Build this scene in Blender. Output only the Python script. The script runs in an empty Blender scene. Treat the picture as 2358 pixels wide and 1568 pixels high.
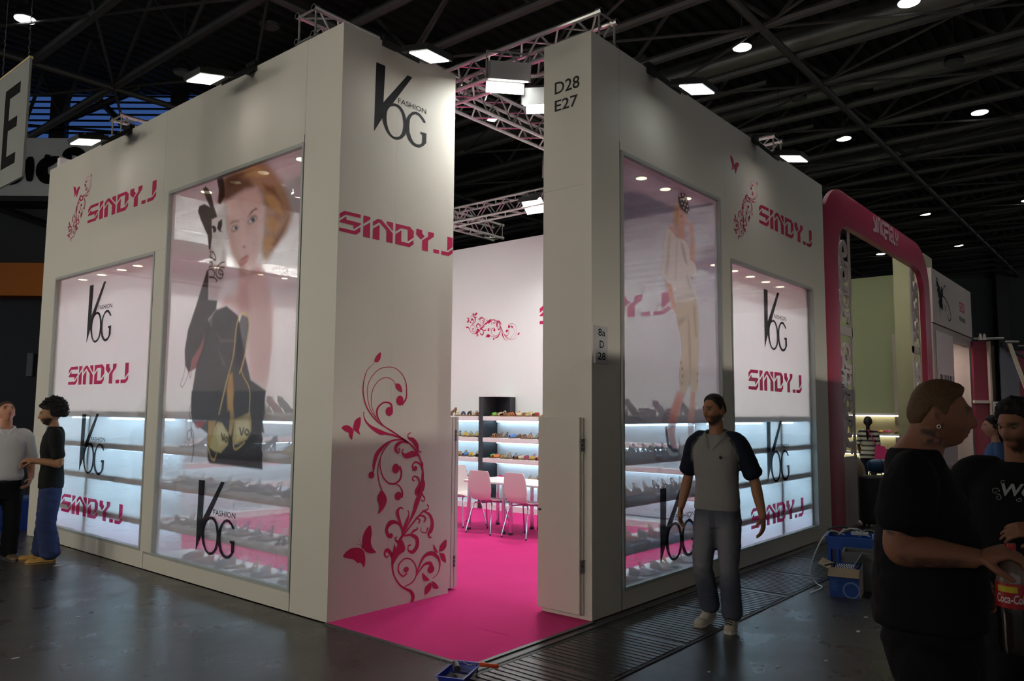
import bpy, bmesh, math, random
import numpy as np
from mathutils import Vector, Matrix, kdtree, noise as mnoise

SC = bpy.context.scene
COL = SC.collection
PI = math.pi
rnd = random.Random(7)

# ---------------------------------------------------------------- camera
CAM_POS = Vector((-3.8905, -3.6199, 1.68))
CAM_R = Vector((0.64314032, -0.76570676, 0.00798081))
CAM_U = Vector((-0.07529517, -0.0528641, 0.99575902))
CAM_F = Vector((0.76203751, 0.64101369, 0.09165305))
cam_data = bpy.data.cameras.new('camera')
cam = bpy.data.objects.new('camera', cam_data)
COL.objects.link(cam)
cam_data.sensor_fit = 'HORIZONTAL'
cam_data.sensor_width = 36.0
cam_data.lens = 1784.13 / 2358 * 36.0
cam_data.clip_end = 300
m4 = Matrix((CAM_R, CAM_U, -CAM_F)).transposed().to_4x4()
m4.translation = CAM_POS
cam.matrix_world = m4
SC.camera = cam

# ---------------------------------------------------------------- world and exposure
world = bpy.data.worlds.new('world')
SC.world = world
world.use_nodes = True
bg = world.node_tree.nodes['Background']
bg.inputs[0].default_value = (0.92, 0.95, 1.0, 1)
bg.inputs[1].default_value = 0.36
SC.view_settings.view_transform = 'Standard'
SC.view_settings.look = 'None'
SC.view_settings.exposure = 0.0
SC.view_settings.gamma = 1.0
SC.view_settings.use_curve_mapping = False
cy = SC.cycles
cy.use_denoising = True
cy.use_adaptive_sampling = True
cy.adaptive_threshold = 0.17
cy.use_light_tree = False
cy.max_bounces = 4
cy.diffuse_bounces = 3
cy.glossy_bounces = 2
cy.transmission_bounces = 4
cy.transparent_max_bounces = 10
cy.sample_clamp_indirect = 4.0
cy.caustics_reflective = False
cy.caustics_refractive = False

WALL_LAMP_W = 1.4      # floodlights on the stand's outer walls
HALL_LAMP_W = 420.0     # round high-bay lamps of the hall
AISLE_FILL_W = 265.0    # unseen floodlights added across the left aisle to light the left wall
BACK_LAMP_W = 5200.0     # high-bay lamps far behind the viewer
INNER_LAMP_W = 110.0    # floodlights of the truss over the stand
TUBE_E = 6.5            # fluorescent tubes under the shelves
SPOT_E = 8.0           # small downlights in the soffits

# ---------------------------------------------------------------- materials
MATS = {}
def mat(name, col, rough=0.6, metal=0.0, var=0.06, scale=12.0, bump=0.0, bscale=None, spec=0.5, coat=0.0, emit=0.0, ecol=None):
    if name in MATS:
        return MATS[name]
    m = bpy.data.materials.new(name)
    m.use_nodes = True
    nt = m.node_tree
    b = nt.nodes['Principled BSDF']
    b.inputs['Roughness'].default_value = rough
    b.inputs['Metallic'].default_value = metal
    b.inputs['Specular IOR Level'].default_value = spec
    b.inputs['Coat Weight'].default_value = coat
    tc = nt.nodes.new('ShaderNodeTexCoord')
    nz = nt.nodes.new('ShaderNodeTexNoise')
    nz.inputs['Scale'].default_value = scale
    nz.inputs['Detail'].default_value = 4
    nt.links.new(tc.outputs['Object'], nz.inputs['Vector'])
    mx = nt.nodes.new('ShaderNodeMix')
    mx.data_type = 'RGBA'
    mx.inputs[6].default_value = (*[c * (1 - var) for c in col], 1)
    mx.inputs[7].default_value = (*[min(1, c * (1 + var)) for c in col], 1)
    nt.links.new(nz.outputs['Fac'], mx.inputs[0])
    nt.links.new(mx.outputs[2], b.inputs['Base Color'])
    if bump:
        bp = nt.nodes.new('ShaderNodeBump')
        bp.inputs['Strength'].default_value = bump
        bp.inputs['Distance'].default_value = 0.01
        nb = nt.nodes.new('ShaderNodeTexNoise')
        nb.inputs['Scale'].default_value = bscale or scale * 8
        nt.links.new(tc.outputs['Object'], nb.inputs['Vector'])
        nt.links.new(nb.outputs['Fac'], bp.inputs['Height'])
        nt.links.new(bp.outputs['Normal'], b.inputs['Normal'])
    if emit:
        b.inputs['Emission Color'].default_value = (*(ecol or col), 1)
        b.inputs['Emission Strength'].default_value = emit
    MATS[name] = m
    return m

def srgb(r, g, b):
    f = lambda c: (c / 255 / 12.92) if c <= 10 else ((c / 255 + 0.055) / 1.055) ** 2.4
    return (f(r), f(g), f(b))

def glass_mat(name, tint=(1, 1, 1), refl=0.08):
    m = bpy.data.materials.new(name); m.use_nodes = True
    nt = m.node_tree; nt.nodes.clear()
    out = nt.nodes.new('ShaderNodeOutputMaterial')
    tr = nt.nodes.new('ShaderNodeBsdfTransparent'); tr.inputs[0].default_value = (*tint, 1)
    gl = nt.nodes.new('ShaderNodeBsdfGlossy'); gl.inputs['Roughness'].default_value = 0.03
    lw = nt.nodes.new('ShaderNodeLayerWeight'); lw.inputs['Blend'].default_value = 0.25
    mp = nt.nodes.new('ShaderNodeMapRange'); mp.inputs[3].default_value = refl * 0.4; mp.inputs[4].default_value = min(1, refl * 5)
    nt.links.new(lw.outputs['Facing'], mp.inputs[0])
    mx = nt.nodes.new('ShaderNodeMixShader')
    nt.links.new(mp.outputs[0], mx.inputs[0]); nt.links.new(tr.outputs[0], mx.inputs[1]); nt.links.new(gl.outputs[0], mx.inputs[2])
    nt.links.new(mx.outputs[0], out.inputs[0])
    MATS[name] = m
    return m

def film_mat(name, col, transp=0.2, trans=0.6):
    """thin translucent sheet: part clear, part glowing through, part matt"""
    m = bpy.data.materials.new(name); m.use_nodes = True
    nt = m.node_tree; nt.nodes.clear()
    out = nt.nodes.new('ShaderNodeOutputMaterial')
    tc = nt.nodes.new('ShaderNodeTexCoord'); nz = nt.nodes.new('ShaderNodeTexNoise'); nz.inputs['Scale'].default_value = 3
    nt.links.new(tc.outputs['Object'], nz.inputs['Vector'])
    cm = nt.nodes.new('ShaderNodeMix'); cm.data_type = 'RGBA'
    cm.inputs[6].default_value = (*[c * .95 for c in col], 1); cm.inputs[7].default_value = (*col, 1)
    nt.links.new(nz.outputs['Fac'], cm.inputs[0])
    tr = nt.nodes.new('ShaderNodeBsdfTransparent')
    tl = nt.nodes.new('ShaderNodeBsdfTranslucent'); di = nt.nodes.new('ShaderNodeBsdfDiffuse')
    nt.links.new(cm.outputs[2], tl.inputs[0]); nt.links.new(cm.outputs[2], di.inputs[0])
    a = nt.nodes.new('ShaderNodeMixShader'); a.inputs[0].default_value = trans
    nt.links.new(di.outputs[0], a.inputs[1]); nt.links.new(tl.outputs[0], a.inputs[2])
    b = nt.nodes.new('ShaderNodeMixShader'); b.inputs[0].default_value = 1 - transp
    nt.links.new(tr.outputs[0], b.inputs[1]); nt.links.new(a.outputs[0], b.inputs[2])
    nt.links.new(b.outputs[0], out.inputs[0])
    MATS[name] = m
    return m

def print_mat(name, trans=0.45):
    """ink on clear film: colour and cover come from the vertex paint"""
    m = bpy.data.materials.new(name); m.use_nodes = True
    nt = m.node_tree; nt.nodes.clear()
    out = nt.nodes.new('ShaderNodeOutputMaterial')
    at = nt.nodes.new('ShaderNodeVertexColor'); at.layer_name = 'ink'
    tr = nt.nodes.new('ShaderNodeBsdfTransparent')
    tl = nt.nodes.new('ShaderNodeBsdfTranslucent'); di = nt.nodes.new('ShaderNodeBsdfDiffuse')
    nt.links.new(at.outputs[0], tl.inputs[0]); nt.links.new(at.outputs[0], di.inputs[0])
    a = nt.nodes.new('ShaderNodeMixShader'); a.inputs[0].default_value = trans
    nt.links.new(di.outputs[0], a.inputs[1]); nt.links.new(tl.outputs[0], a.inputs[2])
    b = nt.nodes.new('ShaderNodeMixShader')
    nt.links.new(at.outputs[1], b.inputs[0]); nt.links.new(tr.outputs[0], b.inputs[1]); nt.links.new(a.outputs[0], b.inputs[2])
    nt.links.new(b.outputs[0], out.inputs[0])
    MATS[name] = m
    return m

def emit_mat(name, col, strength, sample=False):
    m = bpy.data.materials.new(name); m.use_nodes = True
    nt = m.node_tree; nt.nodes.clear()
    out = nt.nodes.new('ShaderNodeOutputMaterial')
    e = nt.nodes.new('ShaderNodeEmission'); e.inputs[0].default_value = (*col, 1); e.inputs[1].default_value = strength
    if not sample:
        m.cycles.emission_sampling = 'NONE'     # its light comes from the lamp beside it
    nt.links.new(e.outputs[0], out.inputs[0])
    MATS[name] = m
    return m

def attr_mat(name, rough=0.55, bump=0.0, bscale=200, spec=0.4, sss=0.0):
    """surface coloured by the mesh's own 'tint' attribute (skin, dyed cloth)"""
    m = bpy.data.materials.new(name); m.use_nodes = True
    nt = m.node_tree; b = nt.nodes['Principled BSDF']
    at = nt.nodes.new('ShaderNodeVertexColor'); at.layer_name = 'tint'
    nt.links.new(at.outputs[0], b.inputs['Base Color'])
    b.inputs['Roughness'].default_value = rough
    b.inputs['Specular IOR Level'].default_value = spec
    if bump:
        tc = nt.nodes.new('ShaderNodeTexCoord'); nb = nt.nodes.new('ShaderNodeTexNoise'); nb.inputs['Scale'].default_value = bscale
        bp = nt.nodes.new('ShaderNodeBump'); bp.inputs['Strength'].default_value = bump; bp.inputs['Distance'].default_value = 0.004
        nt.links.new(tc.outputs['Object'], nb.inputs['Vector']); nt.links.new(nb.outputs['Fac'], bp.inputs['Height']); nt.links.new(bp.outputs['Normal'], b.inputs['Normal'])
    MATS[name] = m
    return m

# ---------------------------------------------------------------- mesh building
class MB:
    def __init__(s):
        s.v = []; s.f = []
    def add(s, vs, fs):
        n = len(s.v)
        s.v += [tuple(p) for p in vs]
        s.f += [tuple(i + n for i in f) for f in fs]
        return s
    def box(s, x0, y0, z0, x1, y1, z1):
        vs = [(x0, y0, z0), (x1, y0, z0), (x1, y1, z0), (x0, y1, z0), (x0, y0, z1), (x1, y0, z1), (x1, y1, z1), (x0, y1, z1)]
        return s.add(vs, [(0, 3, 2, 1), (4, 5, 6, 7), (0, 1, 5, 4), (1, 2, 6, 5), (2, 3, 7, 6), (3, 0, 4, 7)])
    def bbox(s, x0, y0, z0, x1, y1, z1, b=0.005):
        """box with small chamfers on every edge"""
        bm = bmesh.new()
        bmesh.ops.create_cube(bm, size=1)
        bmesh.ops.scale(bm, vec=(x1 - x0, y1 - y0, z1 - z0), verts=bm.verts)
        bmesh.ops.translate(bm, vec=((x0 + x1) / 2, (y0 + y1) / 2, (z0 + z1) / 2), verts=bm.verts)
        bmesh.ops.bevel(bm, geom=bm.edges[:], offset=b, segments=1, affect='EDGES', profile=0.5)
        bm.verts.index_update()
        s.add([v.co[:] for v in bm.verts], [[v.index for v in f.verts] for f in bm.faces])
        bm.free()
        return s
    def obox(s, c, ax, ay, az):
        """box from a centre and three half-axis vectors"""
        c, ax, ay, az = map(Vector, (c, ax, ay, az))
        vs = [c + ax * i + ay * j + az * k for k in (-1, 1) for i, j in ((-1, -1), (1, -1), (1, 1), (-1, 1))]
        return s.add(vs, [(0, 3, 2, 1), (4, 5, 6, 7), (0, 1, 5, 4), (1, 2, 6, 5), (2, 3, 7, 6), (3, 0, 4, 7)])
    def tube(s, pts, r, n=8, cap=True, flat=1.0, up=None):
        pts = [Vector(p) for p in pts]
        if not hasattr(r, '__len__'):
            r = [r] * len(pts)
        ref = Vector(up) if up else None
        rings = []
        t0 = (pts[1] - pts[0]).normalized()
        if ref is None:
            ref = Vector((0, 0, 1)) if abs(t0.z) < 0.9 else Vector((1, 0, 0))
        a = (ref - t0 * ref.dot(t0)).normalized()
        base = len(s.v)
        for i, p in enumerate(pts):
            t = (pts[min(i + 1, len(pts) - 1)] - pts[max(i - 1, 0)]).normalized()
            a = a - t * a.dot(t)
            a = a.normalized() if a.length > 1e-6 else Vector((1, 0, 0))
            b = t.cross(a)
            rr = r[i]
            ra, rb = (rr if hasattr(rr, '__len__') else (rr * flat, rr))
            for k in range(n):
                th = 2 * PI * k / n
                s.v.append(tuple(p + a * (ra * math.cos(th)) + b * (rb * math.sin(th))))
        for i in range(len(pts) - 1):
            for k in range(n):
                k2 = (k + 1) % n
                s.f.append((base + i * n + k, base + i * n + k2, base + (i + 1) * n + k2, base + (i + 1) * n + k))
        if cap:
            s.f.append(tuple(base + k for k in reversed(range(n))))
            e = base + (len(pts) - 1) * n
            s.f.append(tuple(e + k for k in range(n)))
        return s
    def lathe(s, prof, n=20, c=(0, 0, 0)):
        base = len(s.v)
        for r, z in prof:
            for k in range(n):
                th = 2 * PI * k / n
                s.v.append((c[0] + r * math.cos(th), c[1] + r * math.sin(th), c[2] + z))
        for i in range(len(prof) - 1):
            for k in range(n):
                k2 = (k + 1) % n
                s.f.append((base + i * n + k, base + i * n + k2, base + (i + 1) * n + k2, base + (i + 1) * n + k))
        s.f.append(tuple(base + k for k in reversed(range(n))))
        e = base + (len(prof) - 1) * n
        s.f.append(tuple(e + k for k in range(n)))
        return s
    def prism(s, poly, o, u, v, depth=0.0):
        """extrude a flat outline given in (u, v) from origin o; depth along u x v"""
        o, u, v = Vector(o), Vector(u), Vector(v)
        w = u.cross(v).normalized() * depth
        n = len(poly)
        a = [o + u * p[0] + v * p[1] for p in poly]
        tri = tessellate(poly)
        if not depth:
            return s.add(a, tri)
        fs = [tuple(t) for t in tri]
        vs = [p + w for p in a] + a
        fs += [tuple(n + i for i in reversed(t)) for t in tri]
        fs += [(i + n, (i + 1) % n + n, (i + 1) % n, i) for i in range(n)]
        return s.add(vs, fs)
    def build(s, name, m, parent=None, smooth=False, world=False, loc=None):
        me = bpy.data.meshes.new(name)
        vs = s.v
        if world and parent is not None:
            L = root_loc(parent)
            vs = [(p[0] - L[0], p[1] - L[1], p[2] - L[2]) for p in vs]
        elif loc is not None:
            vs = [(p[0] - loc[0], p[1] - loc[1], p[2] - loc[2]) for p in vs]
        me.from_pydata(vs, [], s.f)
        me.update()
        if smooth:
            me.shade_smooth()
            if smooth != 'all':
                try:
                    me.set_sharp_from_angle(angle=math.radians(38))
                except Exception:
                    pass
        o = bpy.data.objects.new(name, me)
        COL.objects.link(o)
        if m is not None:
            me.materials.append(m)
        if parent is not None:
            o.parent = parent
        elif loc is not None:
            o.location = loc
        return o

def root_loc(o):
    L = Vector((0, 0, 0))
    while o is not None:
        L = L + o.location
        o = o.parent
    return L

def tessellate(poly):
    from mathutils.geometry import tessellate_polygon
    t = tessellate_polygon([[Vector((p[0], p[1], 0)) for p in poly]])
    out = []
    for a, b, c in t:
        A, B, C = poly[a], poly[b], poly[c]
        ar = (B[0] - A[0]) * (C[1] - A[1]) - (C[0] - A[0]) * (B[1] - A[1])
        out.append((a, b, c) if ar > 0 else (a, c, b))
    return out

def tag(o, label=None, cat=None, group=None, kind=None):
    if label: o['label'] = label
    if cat: o['category'] = cat
    if group: o['group'] = group
    if kind: o['kind'] = kind
    return o

def thing(name, label, cat, loc=(0, 0, 0), rz=0.0, group=None, kind=None):
    o = bpy.data.objects.new(name, None)
    o.empty_display_size = 0.1
    COL.objects.link(o)
    o.location = loc
    o.rotation_euler = (0, 0, rz)
    return tag(o, label, cat, group, kind)

def struct(name, loc=(0, 0, 0)):
    return thing(name, None, None, loc, kind='structure')

def copy_tree(o, parent=None):
    c = o.copy()
    COL.objects.link(c)
    c.parent = parent
    for ch in list(o.children):
        copy_tree(ch, c)
    return c

def recolor(o, m):
    o.material_slots[0].link = 'OBJECT'
    o.material_slots[0].material = m

def smooth_path(pts, per=6):
    """Catmull-Rom through the points (any dimension)"""
    P = [np.array(p, float) for p in pts]
    P = [2 * P[0] - P[1]] + P + [2 * P[-1] - P[-2]]
    out = []
    for i in range(1, len(P) - 2):
        for k in range(per):
            t = k / per
            a, b, c, d = P[i - 1], P[i], P[i + 1], P[i + 2]
            out.append(0.5 * ((2 * b) + (c - a) * t + (2 * a - 5 * b + 4 * c - d) * t * t + (3 * b - a - 3 * c + d) * t ** 3))
    out.append(P[-2])
    return out

def text_polys(body, bold=0.0):
    """outline of a word in the built-in font -> (verts2d, faces), unit cap height"""
    cu = bpy.data.curves.new('lettering_tmp', 'FONT')
    cu.body = body
    cu.resolution_u = 3
    cu.offset = bold
    o = bpy.data.objects.new('lettering_tmp', cu)
    COL.objects.link(o)
    dg = bpy.context.evaluated_depsgraph_get()
    me = bpy.data.meshes.new_from_object(o.evaluated_get(dg))
    vs = [(v.co.x, v.co.y) for v in me.vertices]
    fs = [tuple(p.vertices) for p in me.polygons]
    bpy.data.objects.remove(o); bpy.data.curves.remove(cu); bpy.data.meshes.remove(me)
    return vs, fs

_TXT = {}
def put_text(mb, body, o, u, v, w, h, bold=0.0):
    """fit a word to a w x h rectangle whose lower-left corner is o"""
    key = (body, bold)
    if key not in _TXT:
        _TXT[key] = text_polys(body, bold)
    vs, fs = _TXT[key]
    xs = [p[0] for p in vs]; ys = [p[1] for p in vs]
    x0, x1, y0, y1 = min(xs), max(xs), min(ys), max(ys)
    o, u, v = Vector(o), Vector(u), Vector(v)
    mb.add([o + u * ((p[0] - x0) / (x1 - x0) * w) + v * ((p[1] - y0) / (y1 - y0) * h) for p in vs], fs)
    return mb

def ribbon2d(st, per=6):
    """variable-width stroke [(x, y, width)] -> verts2d, quads"""
    P = smooth_path(st, per)
    vs = []
    n = len(P)
    for i, p in enumerate(P):
        a, b = P[max(i - 1, 0)], P[min(i + 1, n - 1)]
        t = np.array([b[0] - a[0], b[1] - a[1]])
        t /= (np.hypot(*t) + 1e-9)
        w = max(p[2], 0.0008)
        vs += [(p[0] - t[1] * w, p[1] + t[0] * w), (p[0] + t[1] * w, p[1] - t[0] * w)]
    fs = [(2 * i, 2 * i + 1, 2 * i + 3, 2 * i + 2) for i in range(n - 1)]
    return vs, fs
# ================================================================ the hall
def floor_material():
    m = bpy.data.materials.new('hall_floor'); m.use_nodes = True
    nt = m.node_tree; b = nt.nodes['Principled BSDF']
    tc = nt.nodes.new('ShaderNodeTexCoord')
    def noise(scale, detail=6, rough=0.6, stretch=None):
        n = nt.nodes.new('ShaderNodeTexNoise'); n.inputs['Scale'].default_value = scale
        n.inputs['Detail'].default_value = detail; n.inputs['Roughness'].default_value = rough
        if stretch:
            mp = nt.nodes.new('ShaderNodeMapping'); mp.inputs['Scale'].default_value = stretch
            nt.links.new(tc.outputs['Object'], mp.inputs[0]); nt.links.new(mp.outputs[0], n.inputs['Vector'])
        else:
            nt.links.new(tc.outputs['Object'], n.inputs['Vector'])
        return n
    a = noise(0.9); r = nt.nodes.new('ShaderNodeValToRGB')
    r.color_ramp.elements[0].position = 0.3; r.color_ramp.elements[0].color = (0.026, 0.022, 0.021, 1)
    r.color_ramp.elements[1].position = 0.75; r.color_ramp.elements[1].color = (0.040, 0.034, 0.032, 1)
    nt.links.new(a.outputs['Fac'], r.inputs[0])
    # pale scuffs and dust
    s = noise(5.0, 9, 0.72, (1, 2.2, 1)); sr = nt.nodes.new('ShaderNodeValToRGB')
    sr.color_ramp.elements[0].position = 0.48; sr.color_ramp.elements[0].color = (0, 0, 0, 1)
    sr.color_ramp.elements[1].position = 0.95; sr.color_ramp.elements[1].color = (0.30, 0.30, 0.30, 1)
    nt.links.new(s.outputs['Fac'], sr.inputs[0])
    mx = nt.nodes.new('ShaderNodeMix'); mx.data_type = 'RGBA'
    nt.links.new(sr.outputs[0], mx.inputs[0]); nt.links.new(r.outputs[0], mx.inputs[6]); mx.inputs[7].default_value = (0.14, 0.125, 0.115, 1)
    nt.links.new(mx.outputs[2], b.inputs['Base Color'])
    g = noise(2.2, 5); gr = nt.nodes.new('ShaderNodeMapRange')
    gr.inputs[1].default_value = 0.3; gr.inputs[2].default_value = 0.7; gr.inputs[3].default_value = 0.24; gr.inputs[4].default_value = 0.36
    nt.links.new(g.outputs['Fac'], gr.inputs[0]); nt.links.new(gr.outputs[0], b.inputs['Roughness'])
    bp = nt.nodes.new('ShaderNodeBump'); bp.inputs['Strength'].default_value = 0.12; bp.inputs['Distance'].default_value = 0.004
    f = noise(60, 3); nt.links.new(f.outputs['Fac'], bp.inputs['Height']); nt.links.new(bp.outputs['Normal'], b.inputs['Normal'])
    b.inputs['Specular IOR Level'].default_value = 0.55
    MATS['floor'] = m
    return m

M_floor = floor_material()
M_plate = mat('trench_steel', (0.045, 0.042, 0.042), 0.28, 0.35, 0.25, 6, 0.1, 90)
M_slot = mat('trench_rubber', (0.012, 0.011, 0.011), 0.6)
M_deck = mat('roof_deck', (0.015, 0.015, 0.014), 0.7, 0.0, 0.2, 3)
M_steel = mat('roof_steel', (0.058, 0.056, 0.052), 0.55, 0.2, 0.15, 5)
M_duct = mat('duct_metal', (0.20, 0.20, 0.185), 0.38, 0.6, 0.12, 4)
M_dark = mat('dark_paint', (0.012, 0.012, 0.013), 0.5)
M_hallwall = mat('hall_wall_grey', (0.055, 0.058, 0.055), 0.8, 0, 0.08, 2)
M_black = mat('black_metal', (0.015, 0.015, 0.016), 0.4, 0.3)
M_white = mat('white_board', (0.62, 0.60, 0.57), 0.6, 0, 0.03, 3)

floor = struct('floor')
MB().box(-30, -30, -0.2, 60, 45, 0).build('slab', M_floor, floor)
# trench covers along the stand's right wall
plate = None
for i in range(12):
    x0 = -2.6 + i * 1.0
    if plate is None:
        mb = MB().box(0.004, -0.86, 0.0, 0.996, -0.165, 0.004)
        n = 15
        for k in range(n):
            xa = 0.03 + k * (0.94 / n)
            mb.box(xa, -0.85, 0.004, xa + 0.94 / n - 0.022, -0.175, 0.009)
        plate = mb.build('cover_plate', M_plate, floor); plate.location = (x0, 0, 0)
    else:
        c = plate.copy(); COL.objects.link(c); c.location = (x0, 0, 0)
MB().box(-2.6, -0.165, 0.0005, 9.4, -0.135, 0.006).build('edge_rail', M_slot, floor)
MB().box(-2.6, -0.885, 0.0005, 9.4, -0.862, 0.006).build('edge_rail', M_slot, floor)
MB().box(-2.6, -0.12, 0.0005, 9.4, -0.105, 0.005).build('edge_rail', M_slot, floor)
for yy in (-3.3,):
    MB().box(-6, yy, 0.0005, 12, yy + 0.02, 0.003).build('floor_joint', M_slot, floor)

# litter: chips and scraps lying about
M_chip = mat('paper_scrap', (0.55, 0.52, 0.48), 0.8)
scraps = [(-2.63, 1.75, 0.05), (-2.20, 0.72, 0.055), (-1.9, 2.4, 0.03), (1.35, -1.55, 0.03), (1.7, -1.75, 0.022), (0.95, -1.25, 0.02), (2.6, -1.7, 0.03), (3.1, -1.62, 0.028), (0.5, -0.5, 0.015), (2.2, -1.05, 0.025), (-1.2, 3.2, 0.03), (2.95, -2.1, 0.02), (0.1, -1.5, 0.018), (3.6, -2.0, 0.03), (-0.5, 5.55, 0.06), (1.05, -1.95, 0.02)]
SCN = ['rubbed white paper scrap lying by the left edge of the dark floor', 'pale paper scrap nearest the bottom left of the floor']
for i, (x, y, s) in enumerate(scraps):
    mb = MB()
    k = 5
    pts = [(s * (0.6 + 0.5 * rnd.random()) * math.cos(2 * PI * j / k + i), 0.55 * s * (0.6 + 0.6 * rnd.random()) * math.sin(2 * PI * j / k + i)) for j in range(k)]
    mb.prism(pts, (x, y, 0.0012), (1, 0, 0), (0, 1, 0), 0.002)
    o = mb.build('paper_scrap', M_chip, loc=(x, y, 0))
    tag(o, SCN[i] if i < 2 else 'small pale scrap of litter on the dark hall floor', 'litter', 'scraps of litter on the hall floor')

# ---------------------------------------------------------------- roof
ceiling = struct('ceiling', (0, 0, 9.0))
mb = MB()
ys = -36
prof = []
while ys < 48:
    prof += [(ys, 1.75), (ys + 0.12, 1.75), (ys + 0.16, 1.62), (ys + 0.28, 1.62), (ys + 0.32, 1.75)]
    ys += 0.36
for i, (y, z) in enumerate(prof):
    mb.v += [(-24, y, z), (62, y, z)]
    if i:
        mb.f.append((2 * i - 2, 2 * i - 1, 2 * i + 1, 2 * i))
mb.build('roof_deck', M_deck, ceiling)
bm_ = MB().tube([(0, -34, 0), (0, 46, 0)], 0.095, 8)
beam = None
web = None
for i in range(32):
    x = -9.9 + i * 1.65
    if beam is None:
        beam = bm_.build('beam', M_steel, ceiling, True); beam.location = (x, 0, 0)
    else:
        c = beam.copy(); COL.objects.link(c); c.location = (x, 0, 0)
    if i % 2 == 0:
        # lattice above every second beam
        for j in range(12):
            y0 = -11.0 + j * 3.15
            if x < 1 and y0 < 2: continue
            if web is None:
                web = MB().tube([(0, 0, 0), (0, 1.57, 1.55)], 0.045, 6).tube([(0, 1.57, 1.55), (0, 3.15, 0)], 0.045, 6).build('brace', M_steel, ceiling, True)
                web.location = (x, y0, 0)
            else:
                c = web.copy(); COL.objects.link(c); c.location = (x, y0, 0)
tb = None
for j in range(9):
    y = -10.65 + j * 6.25
    if tb is None:
        tb = MB().tube([(-20, 0, -0.05), (58, 0, -0.05)], 0.075, 8).build('tie_beam', M_steel, ceiling, True); tb.location = (0, y, 0)
    else:
        c = tb.copy(); COL.objects.link(c); c.location = (0, y, 0)
dg_ = None
for i in range(13):
    for j in range(4):
        x = -3.3 + i * 3.3; y = -4.4 + j * 6.25
        if dg_ is None:
            dg_ = MB().tube([(0, 0, -0.02), (3.3, 6.25, -0.02)], 0.03, 6).tube([(3.3, 0, -0.04), (0, 6.25, -0.04)], 0.03, 6).build('wind_brace', M_steel, ceiling, True)
            dg_.location = (x, y, 0)
        else:
            c = dg_.copy(); COL.objects.link(c); c.location = (x, y, 0)
for x, r in ((12.4, 0.28), (15.6, 0.16), (21.6, 0.34), (25.5, 0.2), (31.0, 0.3)):
    d = MB().tube([(x, -20, 0.75), (x, 30, 0.75)], r, 14)
    d.build('air_duct', M_duct, ceiling, True)
for x, y0, y1 in ((13.0, 3.0, 6.4), (16.4, 3.1, 7.6), (20.2, -1.5, 1.8), (10.1, 4.5, 6.2), (14.9, -2.5, 1.2), (23.8, -0.4, 2.2)):
    MB().box(x - 0.05, y0, 0.22, x + 0.05, y1, 0.30).build('cable_tray', M_duct, ceiling)

# round high-bay lamps
M_lamp_on = emit_mat('lamp_white', (0.93, 1.0, 0.98), 9.0)
M_lamp_off = mat('lamp_glass_off', (0.10, 0.10, 0.095), 0.2)
M_lampbody = mat('lamp_housing', (0.05, 0.05, 0.05), 0.4, 0.5)
def hall_lamp(x, y, on, label):
    t = thing('hall_lamp', label, 'lamp', (x, y, 9.0), 0, 'round high-bay lamps under the hall roof')
    MB().lathe([(0.19, 0.0), (0.20, 0.02), (0.17, 0.14), (0.10, 0.24), (0.07, 0.26), (0.07, 0.42), (0.02, 0.44)], 20).build('housing', M_lampbody, t, True)
    MB().tube([(0, 0, 0.44), (0, 0, 1.62)], 0.012, 6).build('hanger', M_steel, t)
    MB().lathe([(0.18, -0.012), (0.18, -0.004)], 24).build('lens', M_lamp_on if on else M_lamp_off, t)
    if on:
        L = bpy.data.lights.new('hall_lamp_light', 'SPOT'); L.energy = HALL_LAMP_W; L.spot_size = math.radians(125); L.spot_blend = 0.6; L.shadow_soft_size = 0.18
        L.color = (0.93, 1.0, 0.97)
        lo = bpy.data.objects.new('hall_lamp_light', L); COL.objects.link(lo); lo.parent = t; lo.location = (0, 0, -0.03)
hall_lamp(0.896, 12.498, True, 'lit round hall lamp at the far top left of the roof')
hall_lamp(10.199, 8.902, True, 'lit round hall lamp seen in the gap over the entrance')
hall_lamp(10.487, 2.5, True, 'lit round hall lamp above the right wall, nearest to the entrance side')
hall_lamp(10.716, -0.506, True, 'lit round hall lamp cut by the top edge of the picture')
hall_lamp(17.311, -0.552, True, 'lit round hall lamp at the right edge, higher of two there')
hall_lamp(17.121, 2.56, True, 'lit round hall lamp in the second row above the pink arch')
hall_lamp(27.07, 2.734, True, 'lit round hall lamp just above the top bar of the pink arch')
hall_lamp(33.747, 2.858, True, 'lit round hall lamp right of the pink arch lettering, farthest out')
hall_lamp(33.67, 5.977, True, 'lit round hall lamp framed inside the pink arch opening')
hall_lamp(27.205, -0.4, True, 'lit round hall lamp clipped by the right picture edge')
hall_lamp(3.98, 9.129, False, 'unlit round hall lamp above the left stand wall')
hall_lamp(13.946, -0.622, False, 'unlit round hall lamp among the beams at upper right')
hall_lamp(13.731, 2.548, False, 'unlit round hall lamp left of the central roof tie')
hall_lamp(3.944, 12.45, False, 'unlit round hall lamp far back over the left wall')

# ---------------------------------------------------------------- hall end walls
RH = Vector((0.64372312, -0.76525848, 0)); FH = Vector((0.76525848, 0.64372312, 0))
C0 = Vector((-3.8905, -3.6199, 0))
def far(lat, z, t):
    return C0 + FH * t + RH * lat + Vector((0, 0, z))
def farbox(mb, l0, z0, l1, z1, t, d=0.1):
    c = (far(l0, z0, t) + far(l1, z1, t)) / 2 + FH * (d / 2)
    return mb.obox(c, RH * (abs(l1 - l0) / 2), FH * (d / 2), (0, 0, abs(z1 - z0) / 2))
def farthing(name, label, cat, lat, t, group=None, kind=None):
    p = far(lat, 0, t)
    return thing(name, label, cat, p, 0, group, kind)

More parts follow.
